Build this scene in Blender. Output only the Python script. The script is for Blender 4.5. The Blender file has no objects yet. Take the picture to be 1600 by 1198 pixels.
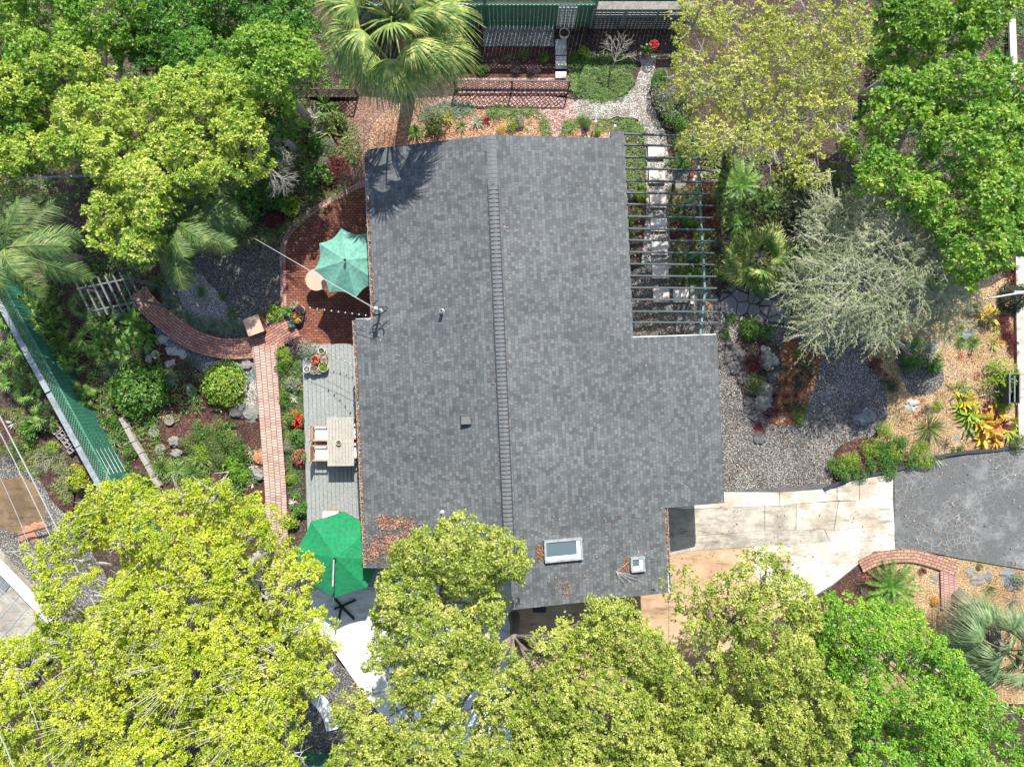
import bpy, math, random
import numpy as np
from mathutils import Vector, noise
random.seed(7); rng = np.random.default_rng(7)
PI = math.pi; H = 27.0; F = 1080.0
C = bpy.context.scene.collection
def W(px, py, z=0.0):
    "point of the place at height z that the drone sees at photo pixel px, py"
    return Vector(((px-800)*(H-z)/F, -(py-599)*(H-z)/F, z))

# ------------------------------------------------------------ materials
def newmat(name):
    m = bpy.data.materials.new(name); m.use_nodes = True
    nt = m.node_tree; b = nt.nodes['Principled BSDF']
    return m, nt, b
def nd(nt, t, **kw):
    n = nt.nodes.new(t)
    for k, v in kw.items():
        if k in n.inputs: n.inputs[k].default_value = v
        else: setattr(n, k, v)
    return n
def c4(c): return (c[0], c[1], c[2], 1)
def ramp(nt, fac, stops, interp='LINEAR'):
    r = nt.nodes.new('ShaderNodeValToRGB'); r.color_ramp.interpolation = interp
    e = r.color_ramp.elements
    while len(e) > 1: e.remove(e[0])
    e[0].position = stops[0][0]; e[0].color = c4(stops[0][1])
    for p, c in stops[1:]:
        x = e.new(p); x.color = c4(c)
    nt.links.new(fac, r.inputs[0]); return r.outputs[0]
def mixc(nt, fac, a, b, mode='MIX'):
    m = nt.nodes.new('ShaderNodeMix'); m.data_type = 'RGBA'; m.blend_type = mode
    for s, v in ((m.inputs[0], fac), (m.inputs[6], a), (m.inputs[7], b)):
        if isinstance(v, bpy.types.NodeSocket): nt.links.new(v, s)
        elif isinstance(v, (int, float)): s.default_value = v
        else: s.default_value = c4(v)
    return m.outputs[2]
def objco(nt): return nt.nodes.new('ShaderNodeTexCoord').outputs['Object']
def noise_(nt, co, scale, detail=4, rough=.6):
    n = nd(nt, 'ShaderNodeTexNoise', Scale=scale, Detail=detail, Roughness=rough)
    nt.links.new(co, n.inputs['Vector']); return n.outputs[0]
def bump(nt, b, h, strength=.5, dist=.02):
    n = nd(nt, 'ShaderNodeBump', Strength=strength, Distance=dist)
    nt.links.new(h, n.inputs['Height']); nt.links.new(n.outputs[0], b.inputs['Normal'])
def thr(nt, v, a, b_):
    m = nd(nt, 'ShaderNodeMapRange'); m.inputs[1].default_value = a; m.inputs[2].default_value = b_
    nt.links.new(v, m.inputs[0]); return m.outputs[0]

def plain(name, col, rough=.6, var=.15, scale=3, metal=0, fine=0):
    m, nt, b = newmat(name); co = objco(nt)
    n = noise_(nt, co, scale)
    lo = [c*(1-var) for c in col]; hi = [min(1, c*(1+var)) for c in col]
    c = ramp(nt, n, [(.3, lo), (.7, hi)])
    if fine:
        f = noise_(nt, co, fine, 2); c = mixc(nt, .5, c, ramp(nt, f, [(.35, [x*.6 for x in col]), (.65, [min(1, x*1.3) for x in col])]))
    nt.links.new(c, b.inputs['Base Color']); b.inputs['Roughness'].default_value = rough; b.inputs['Metallic'].default_value = metal
    return m
def pebbles(name, cols, scale=16, patch=None, dark=.35, bumpd=.03):
    "cols: list of stone colours; patch: (colour, noise scale, lo, hi) tints larger areas"
    m, nt, b = newmat(name); co = objco(nt)
    v = nd(nt, 'ShaderNodeTexVoronoi', Scale=scale); nt.links.new(co, v.inputs['Vector'])
    s = nd(nt, 'ShaderNodeSeparateColor'); nt.links.new(v.outputs['Color'], s.inputs[0])
    k = len(cols)
    c = ramp(nt, s.outputs[0], [(i/k, x) for i, x in enumerate(cols)], 'CONSTANT')
    d = thr(nt, v.outputs['Distance'], .35, .75)
    c = mixc(nt, d, c, [x*dark for x in cols[0]])
    if patch:
        pc, ps, lo, hi = patch
        c = mixc(nt, thr(nt, noise_(nt, co, ps, 5), lo, hi), c, pc, 'MULTIPLY')
    nt.links.new(c, b.inputs['Base Color']); b.inputs['Roughness'].default_value = .85
    inv = nd(nt, 'ShaderNodeMath', operation='SUBTRACT'); inv.inputs[0].default_value = 1; nt.links.new(v.outputs['Distance'], inv.inputs[1])
    bump(nt, b, inv.outputs[0], .9, bumpd)
    return m
def chips(name, cols, scale=14, patchcol=(.5, .45, .4)):
    "wood chips and leaf litter: stretched cells turned by noise"
    m, nt, b = newmat(name); co = objco(nt)
    n = nd(nt, 'ShaderNodeTexNoise', Scale=7.0, Detail=3); nt.links.new(co, n.inputs['Vector'])
    wv = mixc(nt, .1, co, n.outputs['Color'], 'ADD')
    mp = nd(nt, 'ShaderNodeMapping'); mp.inputs['Scale'].default_value = (1, 1.5, 1); mp.inputs['Rotation'].default_value = (0, 0, .6); nt.links.new(wv, mp.inputs['Vector'])
    v = nd(nt, 'ShaderNodeTexVoronoi', Scale=scale, Randomness=1.0); nt.links.new(mp.outputs[0], v.inputs['Vector'])
    s = nd(nt, 'ShaderNodeSeparateColor'); nt.links.new(v.outputs['Color'], s.inputs[0])
    k = len(cols)
    c = ramp(nt, s.outputs[0], [(i/k, x) for i, x in enumerate(cols)], 'CONSTANT')
    c = mixc(nt, thr(nt, v.outputs['Distance'], .3, .8), c, [x*.3 for x in cols[0]])
    c = mixc(nt, thr(nt, noise_(nt, co, .9, 6), .42, .65), c, patchcol, 'MULTIPLY')
    nt.links.new(c, b.inputs['Base Color']); b.inputs['Roughness'].default_value = .9
    bump(nt, b, s.outputs[1], .8, .03)
    return m
def bricks(name, c1, c2, mortar, bw=.21, bh=.105, rot=0, use_uv=False, dirt=.5, msize=.012, c3=None):
    m, nt, b = newmat(name)
    if use_uv: co = nt.nodes.new('ShaderNodeTexCoord').outputs['UV']
    else: co = objco(nt)
    mp = nd(nt, 'ShaderNodeMapping'); mp.inputs['Rotation'].default_value = (0, 0, rot); nt.links.new(co, mp.inputs['Vector'])
    br = nd(nt, 'ShaderNodeTexBrick'); br.inputs['Scale'].default_value = 1
    br.inputs['Brick Width'].default_value = bw; br.inputs['Row Height'].default_value = bh; br.inputs['Mortar Size'].default_value = msize
    br.inputs['Color1'].default_value = c4(c1); br.inputs['Color2'].default_value = c4(c2); br.inputs['Mortar'].default_value = c4(mortar)
    nt.links.new(mp.outputs[0], br.inputs['Vector'])
    c = br.outputs['Color']
    oc = objco(nt)
    if c3: c = mixc(nt, thr(nt, noise_(nt, oc, 1.1, 5), .5, .62), c, c3, 'SOFT_LIGHT')
    c = mixc(nt, thr(nt, noise_(nt, oc, 2.2, 6), .45, .75), c, (dirt, dirt, dirt), 'MULTIPLY')
    c = mixc(nt, .35, c, ramp(nt, noise_(nt, oc, 30, 2), [(.3, (.45,)*3), (.7, (1,)*3)]), 'MULTIPLY')
    nt.links.new(c, b.inputs['Base Color']); b.inputs['Roughness'].default_value = .8
    inv = nd(nt, 'ShaderNodeMath', operation='SUBTRACT'); inv.inputs[0].default_value = 1; nt.links.new(br.outputs['Fac'], inv.inputs[1])
    bump(nt, b, inv.outputs[0], .5, .01)
    return m
def leafmat(name, a, b_, c=None, scale=2.0, trans=.42, cl=6.0, rough=.5):
    m, nt, b = newmat(name); co = objco(nt)
    geo = nt.nodes.new('ShaderNodeNewGeometry')
    r = geo.outputs['Random Per Island']
    n1 = noise_(nt, co, scale, 3)
    n2 = noise_(nt, co, cl, 2)
    add = nd(nt, 'ShaderNodeMath', operation='ADD'); nt.links.new(thr(nt, n1, .35, .65), add.inputs[0]); nt.links.new(thr(nt, n2, .35, .65), add.inputs[1])
    ad2 = nd(nt, 'ShaderNodeMath', operation='ADD'); nt.links.new(add.outputs[0], ad2.inputs[0]); nt.links.new(r, ad2.inputs[1])
    dv = nd(nt, 'ShaderNodeMath', operation='DIVIDE'); dv.inputs[1].default_value = 3; nt.links.new(ad2.outputs[0], dv.inputs[0])
    stops = [(.25, a), (.7, b_)] if c is None else [(.2, a), (.5, b_), (.8, c)]
    col = ramp(nt, dv.outputs[0], stops)
    nt.links.new(col, b.inputs['Base Color']); b.inputs['Roughness'].default_value = rough
    tr = nd(nt, 'ShaderNodeBsdfTranslucent'); nt.links.new(col, tr.inputs[0])
    mx = nd(nt, 'ShaderNodeMixShader'); mx.inputs[0].default_value = trans
    out = [n for n in nt.nodes if n.type == 'OUTPUT_MATERIAL'][0]
    nt.links.new(b.outputs[0], mx.inputs[1]); nt.links.new(tr.outputs[0], mx.inputs[2]); nt.links.new(mx.outputs[0], out.inputs[0])
    return m

M = {}
M['earth'] = chips('earth', [(.08, .055, .042), (.13, .085, .062), (.055, .042, .032), (.22, .14, .1), (.1, .09, .07)], 19)
M['mulch'] = chips('red_mulch', [(.10, .04, .03), (.16, .065, .045), (.05, .025, .02), (.24, .11, .08), (.09, .05, .045)], 20)
M['orange_mulch'] = chips('orange_mulch', [(.36, .14, .06), (.46, .2, .09), (.25, .1, .05), (.5, .3, .16)], 20)
M['straw'] = chips('straw_chips', [(.5, .34, .17), (.62, .45, .25), (.38, .24, .12), (.7, .56, .36), (.44, .3, .17)], 27, (.72, .62, .52))
M['peach'] = chips('peach_chips', [(.42, .24, .15), (.54, .34, .22), (.3, .15, .09), (.62, .46, .33)], 20, (.7, .58, .5))
M['walk_chips'] = chips('walk_chips', [(.3, .17, .13), (.4, .25, .2), (.2, .11, .08), (.5, .36, .3), (.24, .14, .11)], 24, (.75, .65, .6))
M['grey_gravel'] = pebbles('grey_gravel', [(.17, .16, .148), (.27, .255, .235), (.1, .095, .088), (.38, .36, .33), (.2, .19, .175), (.14, .133, .125), (.44, .42, .385)], 23, ((.6, .58, .56), .5, .4, .65))
M['dark_gravel'] = pebbles('dark_gravel', [(.12, .115, .105), (.2, .19, .175), (.07, .067, .062), (.28, .27, .26), (.12, .115, .11)], 24)
M['pale_gravel'] = pebbles('pale_gravel', [(.45, .43, .4), (.62, .6, .57), (.28, .26, .25), (.68, .66, .64), (.38, .34, .31)], 24, ((.6, .55, .5), 1.2, .4, .7))
M['blue_gravel'] = pebbles('blue_gravel', [(.16, .19, .22), (.28, .31, .34), (.09, .11, .13), (.36, .38, .4)], 24)
M['pink_gravel'] = pebbles('pink_gravel', [(.44, .25, .22), (.6, .42, .37), (.3, .14, .12), (.66, .52, .47), (.4, .2, .17)], 24)
M['patio'] = bricks('patio_brick', (.17, .05, .032), (.31, .1, .05), (.05, .022, .018), .2, .1, .0, dirt=.45)
M['edge_brick'] = bricks('edge_brick', (.4, .22, .19), (.5, .3, .26), (.16, .1, .09), .1, .2, 0, use_uv=True)
M['path_brick'] = bricks('path_brick', (.5, .31, .25), (.62, .44, .38), (.13, .075, .06), .105, .21, 0, use_uv=True, dirt=.6)
M['walk_brick'] = bricks('walk_brick', (.36, .15, .11), (.5, .27, .21), (.07, .035, .028), .25, .1, 0, use_uv=True, dirt=.5, c3=(.75, .62, .6))
M['rust_brick'] = bricks('rust_brick', (.33, .17, .11), (.46, .28, .2), (.11, .06, .045), .25, .12, 0, use_uv=True, dirt=.75)

def concrete(name, base, stain, lo=.45, hi=.62, sc=.7):
    m, nt, b = newmat(name); co = objco(nt)
    n = noise_(nt, co, sc, 9, .68)
    c = mixc(nt, thr(nt, n, lo, hi), base, stain)
    mpc = nd(nt, 'ShaderNodeMapping'); mpc.inputs['Scale'].default_value = (.45, 1.6, 1); nt.links.new(co, mpc.inputs[0])
    n2 = noise_(nt, mpc.outputs[0], 2.6, 10, .75)
    c = mixc(nt, thr(nt, n2, .5, .68), c, [x*.55 for x in stain], 'MIX')
    c = mixc(nt, .3, c, ramp(nt, noise_(nt, co, 24, 3), [(.3, (.62,)*3), (.7, (1,)*3)]), 'MULTIPLY')
    nt.links.new(c, b.inputs['Base Color']); b.inputs['Roughness'].default_value = .85
    bump(nt, b, n2, .2, .01); return m
M['concrete'] = concrete('driveway_concrete', (.6, .57, .51), (.38, .33, .26), .42, .58)
M['concrete_grey'] = concrete('driveway_concrete_worn', (.46, .42, .35), (.27, .25, .21), .38, .6, 1.3)
M['concrete_tan'] = concrete('carport_concrete', (.5, .35, .23), (.34, .22, .13), .4, .65)
M['concrete_white'] = concrete('patio_concrete', (.7, .71, .69), (.62, .63, .61))
M['pale_slab'] = concrete('paver_concrete', (.58, .55, .5), (.42, .38, .33), .45, .7, 1.5)
M['brown_slab'] = concrete('brown_slab', (.22, .15, .08), (.12, .08, .045), .4, .6, .9)
# shingles
def shingles():
    m, nt, b = newmat('roof_shingles'); co = objco(nt)
    sp = nd(nt, 'ShaderNodeSeparateXYZ'); nt.links.new(co, sp.inputs[0])
    cb = nd(nt, 'ShaderNodeCombineXYZ'); nt.links.new(sp.outputs[1], cb.inputs[0]); nt.links.new(sp.outputs[0], cb.inputs[1])
    outs = []
    def br(w, h, off, sq, c1, c2, ms):
        mp = nd(nt, 'ShaderNodeMapping'); mp.inputs['Location'].default_value = (off, off*.7 if off > 5 else 0, 0); nt.links.new(cb.outputs[0], mp.inputs[0])
        n = nd(nt, 'ShaderNodeTexBrick'); n.offset = .37; n.offset_frequency = 2; n.squash = sq; n.squash_frequency = 3
        n.inputs['Scale'].default_value = 1; n.inputs['Brick Width'].default_value = w; n.inputs['Row Height'].default_value = h
        n.inputs['Mortar Size'].default_value = ms; n.inputs['Mortar Smooth'].default_value = .4
        n.inputs['Color1'].default_value = c4(c1); n.inputs['Color2'].default_value = c4(c2); n.inputs['Mortar'].default_value = (.38, .38, .4, 1)
        nt.links.new(mp.outputs[0], n.inputs['Vector']); return n
    a = br(.155, .122, 0, .7, (.5,)*3, (1.0,)*3, .007)
    d = br(.38, .244, 0.11, 1.4, (.9,)*3, (1,)*3, .0)
    c = mixc(nt, 1.0, a.outputs['Color'], d.outputs['Color'], 'MULTIPLY')
    big = noise_(nt, co, .35, 5); c0 = ramp(nt, big, [(.35, (.13, .145, .157)), (.65, (.168, .182, .192))])
    c = mixc(nt, 1.0, c0, c, 'MULTIPLY')
    # individual odd shingles
    v = nd(nt, 'ShaderNodeTexVoronoi', Scale=2.6); nt.links.new(co, v.inputs['Vector'])
    s = nd(nt, 'ShaderNodeSeparateColor'); nt.links.new(v.outputs['Color'], s.inputs[0])
    c = mixc(nt, .1, c, mixc(nt, 1.0, c, ramp(nt, s.outputs[0], [(0, (.7, .73, .78)), (.5, (1, 1, 1)), (.9, (1.0, .97, .9))]), 'MULTIPLY'))
    # granule grain
    c = mixc(nt, .5, c, ramp(nt, noise_(nt, co, 45, 2), [(.3, (.55,)*3), (.7, (1.0,)*3)]), 'MULTIPLY')
    sw = nd(nt, 'ShaderNodeMapping'); sw.inputs['Scale'].default_value = (.22, 1.6, 1); nt.links.new(co, sw.inputs[0])
    c = mixc(nt, thr(nt, noise_(nt, sw.outputs[0], 1.3, 6, .65), .48, .72), c, (.8, .81, .82), 'MULTIPLY')
    # darker blotches at random over the whole roof
    st = noise_(nt, co, 1.6, 7, .7)
    c = mixc(nt, thr(nt, st, .6, .72), c, (.62, .65, .68), 'MULTIPLY')
    nt.links.new(c, b.inputs['Base Color']); b.inputs['Roughness'].default_value = .8
    bump(nt, b, a.outputs['Fac'], -.4, .012); return m
M['shingle'] = shingles()
M['ridge'] = plain('ridge_shingle', (.13, .14, .15), .8, .25, 6, fine=40)
def asphalt():
    m, nt, b = newmat('stamped_asphalt'); co = objco(nt)
    v = nd(nt, 'ShaderNodeTexVoronoi', Scale=4.2, feature='DISTANCE_TO_EDGE'); 
    n = nd(nt, 'ShaderNodeTexNoise', Scale=3.0, Detail=3); nt.links.new(co, n.inputs['Vector'])
    w = mixc(nt, .12, co, n.outputs['Color'], 'ADD'); nt.links.new(w, v.inputs['Vector'])
    line = thr(nt, v.outputs['Distance'], .035, .01)
    region = thr(nt, noise_(nt, co, .45, 4), .40, .60)
    mul = nd(nt, 'ShaderNodeMath', operation='MULTIPLY'); nt.links.new(line, mul.inputs[0]); nt.links.new(region, mul.inputs[1])
    fine = noise_(nt, co, 20, 3)
    c = ramp(nt, fine, [(.3, (.065, .068, .07)), (.7, (.125, .128, .13))])
    pa = thr(nt, noise_(nt, co, .8, 10, .75), .5, .68)
    c = mixc(nt, pa, c, mixc(nt, .3, (.26, .265, .27), c))
    c = mixc(nt, mul.outputs[0], c, (.25, .25, .23))
    nt.links.new(c, b.inputs['Base Color']); b.inputs['Roughness'].default_value = .9
    bump(nt, b, fine, .4, .01); return m
M['asphalt'] = asphalt()
M['deck'] = plain('deck_paint', (.24, .257, .25), .6, .1, 1.2, fine=18)
M['deck_skirt'] = plain('deck_skirt', (.2, .22, .22), .7)
M['wall'] = plain('house_wall', (.55, .53, .48), .8, .06, 1, fine=30)
M['trim'] = plain('trim_white', (.62, .64, .63), .5, .1, 3)
M['metal'] = plain('gutter_metal', (.38, .4, .4), .45, .2, 2, fine=12)
M['litter_mat'] = chips('gutter_litter', [(.2, .1, .06), (.3, .16, .09), (.12, .07, .05)], 30)
M['glass'], _n, _b = newmat('skylight_glass'); _b.inputs['Base Color'].default_value = (.09, .13, .15, 1); _b.inputs['Roughness'].default_value = .06; _b.inputs['Coat Weight'].default_value = .5
M['shaft'] = plain('skylight_shaft', (.75, .8, .78), .6, .05)
M['window'] = M['glass']
M['black'] = plain('black_rubber', (.02, .022, .024), .45, .2)
M['dark_metal'] = plain('dark_metal', (.04, .045, .05), .4, .2)
M['galv'] = plain('galvanised', (.34, .36, .37), .4, .25, 5, metal=.3)
M['white'] = plain('white_paint', (.6, .62, .61), .5, .06)
M['pergola'] = plain('pergola_paint', (.065, .09, .092), .5, .3, 4, fine=20)
M['pergola_beam'] = plain('pergola_beam', (.12, .22, .21), .5, .3, 4)
M['fence'] = plain('fence_green', (.028, .135, .09), .6, .3, 2.5, fine=15)
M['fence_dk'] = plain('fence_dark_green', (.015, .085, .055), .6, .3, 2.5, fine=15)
M['lattice'] = plain('lattice_green', (.09, .24, .17), .6, .25, 3)
M['cap'] = plain('fence_cap', (.24, .27, .29), .5, .35, 1.4, fine=6)
M['arbor'] = plain('arbor_grey', (.13, .145, .155), .6, .3, 4, fine=15)
M['grey_lattice'] = plain('lattice_grey', (.2, .23, .245), .6, .2)
M['brown_lattice'] = plain('lattice_brown', (.075, .04, .04), .6, .2)
M['teak'] = plain('teak', (.42, .25, .15), .6, .25, 8)
M['grey_wood'] = plain('weathered_wood', (.36, .34, .30), .7, .2, 3, fine=25)
M['cushion'] = plain('cushion', (.8, .8, .79), .9, .03)
M['teal_cloth'] = plain('teal_canvas', (.12, .3, .24), .85, .16, 3, fine=9)
M['green_cloth'] = plain('green_canvas', (.004, .185, .07), .85, .18, 3, fine=9)
M['green_cloth_dk'] = plain('green_canvas_vent', (.004, .15, .055), .8, .1, 2)
M['tan_top'] = plain('tan_table', (.5, .33, .25), .5, .1)
M['terracotta'] = plain('terracotta', (.42, .17, .09), .8, .2, fine=15)
M['blue_pot'] = plain('blue_glaze', (.015, .05, .3), .2, .2)
M['pot_dark'] = plain('dark_glaze', (.05, .06, .06), .3, .3)
M['pot_cream'] = plain('cream_pot', (.6, .54, .45), .6, .2, fine=12)
M['soil'] = chips('potting_soil', [(.05, .035, .025), (.08, .055, .04), (.12, .09, .06)], 30)
M['limestone'] = plain('limestone', (.36, .35, .32), .95, .6, 5, fine=14)
M['dark_rock'] = plain('dark_rock', (.09, .088, .088), .9, .5, 4, fine=16)
M['grey_rock'] = plain('grey_rock', (.2, .19, .175), .9, .5, 5, fine=16)
M['slate'] = plain('slate', (.15, .165, .18), .7, .25, 3, fine=14)
M['brown_rock'] = plain('brown_rock', (.36, .17, .10), .85, .3, 3, fine=12)
M['paver_round'] = pebbles('exposed_paver', [(.3, .27, .23), (.42, .38, .33), (.2, .18, .16)], 30)
M['bark'] = plain('pale_bark', (.33, .31, .28), .85, .3, 2, fine=20)
M['bark_dk'] = plain('brown_bark', (.2, .17, .14), .9, .3, 2, fine=20)
M['cinder'] = plain('cinder_block', (.3, .28, .26), .9, .2, fine=25)
M['wire'] = plain('wire_grey', (.28, .29, .3), .5, .1)
M['bulb'] = plain('bulb_glass', (.85, .85, .8), .2, .02)

L = leafmat
M['l_lime'] = L('leaf_lime', (.15, .31, .03), (.4, .52, .065), (.66, .7, .17), 1.0)
M['l_green'] = L('leaf_green', (.07, .22, .02), (.21, .4, .04), (.46, .58, .1), 1.0)
M['l_deep'] = L('leaf_deep', (.04, .16, .02), (.1, .27, .03), (.2, .38, .05), 1.0)
M['l_yellow'] = L('leaf_yellow', (.22, .34, .02), (.46, .54, .035), (.66, .68, .1), .8)
M['l_olive'] = L('leaf_olive', (.14, .22, .025), (.34, .42, .06), (.64, .64, .19), 1.2)
M['l_vivid'] = L('leaf_vivid', (.09, .25, .018), (.2, .42, .035), (.42, .56, .08), .9)
M['l_sparse'] = L('leaf_sparse', (.22, .3, .04), (.46, .5, .09), (.66, .64, .17), 1.0)
M['l_grey'] = L('leaf_greygreen', (.18, .25, .11), (.36, .42, .22), (.58, .6, .4), 1.0)
M['p_fan'] = L('palm_fan', (.07, .16, .03), (.2, .3, .06), (.6, .6, .2), 1.2, .3, 5, .6)
M['p_fan2'] = L('palm_fan_grey', (.05, .11, .04), (.12, .2, .08), (.3, .38, .18), 1.2, .3, 5, .6)
M['p_pin'] = L('palm_pinnate', (.05, .12, .03), (.11, .2, .05), (.26, .33, .1), 1.2, .3, 5, .65)
M['p_sago'] = L('sago_leaf', (.05, .16, .02), (.11, .26, .035), (.26, .42, .08), 1.5, .3, 6, .45)
M['p_rhapis'] = L('lady_palm_leaf', (.05, .14, .02), (.13, .26, .045), (.36, .46, .12), 1.5, .25)
M['g_mondo'] = L('mondo_leaf', (.05, .13, .025), (.13, .24, .05), (.26, .36, .1), 2.0, .3)
M['g_long'] = L('grass_long', (.1, .22, .05), (.25, .38, .1), (.42, .5, .18), 2.0, .3)
M['g_blue'] = L('grass_blue', (.1, .17, .1), (.2, .27, .17), (.33, .4, .27), 2.0, .3)
M['b_green'] = L('bush_green', (.04, .13, .02), (.1, .24, .035), (.2, .35, .06), 3.0, .3)
M['b_lime'] = L('bush_lime', (.12, .26, .02), (.25, .4, .04), (.42, .5, .08), 3.0, .3)
M['b_olive'] = L('bush_olive', (.09, .14, .04), (.16, .22, .06), (.26, .3, .1), 3.0, .3)
M['b_grey'] = L('bush_grey', (.17, .2, .13), (.3, .34, .24), (.45, .48, .36), 3.0, .3)
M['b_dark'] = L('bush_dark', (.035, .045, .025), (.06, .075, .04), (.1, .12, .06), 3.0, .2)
M['b_purple'] = L('bush_purple', (.05, .03, .05), (.1, .06, .09), (.17, .12, .14), 3.0, .2)
M['b_maroon'] = L('leaf_maroon', (.08, .012, .02), (.16, .03, .035), (.26, .06, .05), 3.0, .25)
M['r_red'] = L('bromeliad_red', (.3, .03, .02), (.5, .07, .04), (.6, .15, .08), 3.0, .25)
M['r_yellow'] = L('croton_yellow', (.3, .26, .02), (.6, .42, .03), (.7, .55, .08), 3.0, .3)
M['r_orange'] = L('croton_orange', (.35, .12, .02), (.6, .28, .03), (.7, .5, .07), 3.0, .3)
M['r_pale'] = L('agave_pale', (.35, .38, .33), (.5, .53, .46), (.62, .63, .56), 3.0, .15)
M['f_pink'] = L('flower_pink', (.6, .02, .12), (.75, .05, .2), (.8, .2, .3), 6.0, .3)
M['f_red'] = L('flower_red', (.55, .01, .02), (.7, .03, .03), (.75, .12, .08), 6.0, .3)
M['f_white'] = L('flower_white', (.6, .55, .4), (.75, .7, .6), (.8, .78, .7), 6.0, .3)
M['dead'] = L('dead_leaf', (.2, .1, .06), (.33, .18, .12), (.45, .28, .2), 4.0, .1)
M['dry_frond'] = L('dry_frond', (.16, .13, .09), (.26, .22, .16), (.4, .36, .28), 4.0, .1)
# ------------------------------------------------------------ geometry helpers
class MB:
    def __init__(s): s.v = []; s.f = []; s.n = 0; s.uv = None
    def add(s, V, Fc):
        V = np.asarray(V, float).reshape(-1, 3); s.v.append(V)
        s.f.append((np.asarray(Fc, np.int64)+s.n) if isinstance(Fc, np.ndarray) else [tuple(i+s.n for i in f) for f in Fc])
        s.n += len(V)
    def verts(s): return np.concatenate(s.v) if s.v else np.zeros((0, 3))
def build_mesh(name, mb, mat, smooth=False):
    V = mb.verts(); me = bpy.data.meshes.new(name)
    loops = []; starts = []; tot = []
    k = 0
    for f in mb.f:
        if isinstance(f, np.ndarray):
            q = f.shape[1]; loops.append(f.ravel()); m = len(f)
            starts.append(k+np.arange(m)*q); tot.append(np.full(m, q)); k += m*q
        else:
            for g in f:
                loops.append(np.array(g)); starts.append(np.array([k])); tot.append(np.array([len(g)])); k += len(g)
    loops = np.concatenate(loops); starts = np.concatenate(starts); tot = np.concatenate(tot)
    me.vertices.add(len(V)); me.vertices.foreach_set('co', V.astype(np.float32).ravel())
    me.loops.add(len(loops)); me.loops.foreach_set('vertex_index', loops.astype(np.int32))
    me.polygons.add(len(starts)); me.polygons.foreach_set('loop_start', starts.astype(np.int32)); me.polygons.foreach_set('loop_total', tot.astype(np.int32))
    me.polygons.foreach_set('use_smooth', np.full(len(starts), smooth, bool))
    me.update(calc_edges=True); me.validate()
    if mb.uv is not None:
        uvl = me.uv_layers.new(name='UVMap'); uv = np.asarray(mb.uv)[loops]
        uvl.data.foreach_set('uv', uv.astype(np.float32).ravel())
    me.materials.append(M[mat] if isinstance(mat, str) else mat)
    return me
def obj(name, mb, mat, parent=None, smooth=False, world=True):
    "links one mesh; vertices are world coordinates and become local to the parent unless world is False"
    if parent is not None and world:
        P = np.array(parent.location)
        for i in range(len(mb.v)): mb.v[i] = mb.v[i]-P
    o = bpy.data.objects.new(name, build_mesh(name, mb, mat, smooth)); C.objects.link(o)
    if parent is not None: o.parent = parent
    return o
USED = {}
def tag(o, label, cat, group=None, kind=None):
    if label: o['label'] = label
    if cat: o['category'] = cat
    if group: o['group'] = group
    if kind: o['kind'] = kind
    if label and not group:
        if label in USED: print('DUP LABEL', label)
        USED[label] = 1
    return o
def thing(name, label, cat, loc, rz=0, group=None):
    o = bpy.data.objects.new(name, None); C.objects.link(o); o.location = loc; o.rotation_euler = (0, 0, rz); o.empty_display_size = .2
    return tag(o, label, cat, group)
def single(name, mb, mat, label, cat, group=None, smooth=False, loc=None):
    "a thing that is one mesh with its origin at its base"
    V = mb.verts()
    if loc is None: loc = ((V[:, 0].min()+V[:, 0].max())/2, (V[:, 1].min()+V[:, 1].max())/2, V[:, 2].min())
    for i in range(len(mb.v)): mb.v[i] = mb.v[i]-np.array(loc)
    o = bpy.data.objects.new(name, build_mesh(name, mb, mat, smooth)); C.objects.link(o); o.location = loc
    return tag(o, label, cat, group)
BF = [(0, 3, 2, 1), (4, 5, 6, 7), (0, 1, 5, 4), (1, 2, 6, 5), (2, 3, 7, 6), (3, 0, 4, 7)]
def box(mb, c, s, rz=0.0):
    x, y, z = [a/2 for a in s]; V = []
    for dz in (-z, z):
        for dx, dy in ((-x, -y), (x, -y), (x, y), (-x, y)):
            V.append((c[0]+dx*math.cos(rz)-dy*math.sin(rz), c[1]+dx*math.sin(rz)+dy*math.cos(rz), c[2]+dz))
    mb.add(V, BF)
def beam(mb, a, b, w, h):
    "box bar from a to b, w wide, h high"
    a = Vector(a); b = Vector(b); d = (b-a).normalized(); up = Vector((0, 0, 1))
    if abs(d.z) > .95: up = Vector((0, 1, 0))
    s = d.cross(up).normalized()*w/2; u = s.cross(d).normalized()*h/2
    V = [a-s-u, a+s-u, a+s+u, a-s+u, b-s-u, b+s-u, b+s+u, b-s+u]
    mb.add([tuple(v) for v in V], [(0, 1, 2, 3), (7, 6, 5, 4), (0, 4, 5, 1), (1, 5, 6, 2), (2, 6, 7, 3), (3, 7, 4, 0)])
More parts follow.
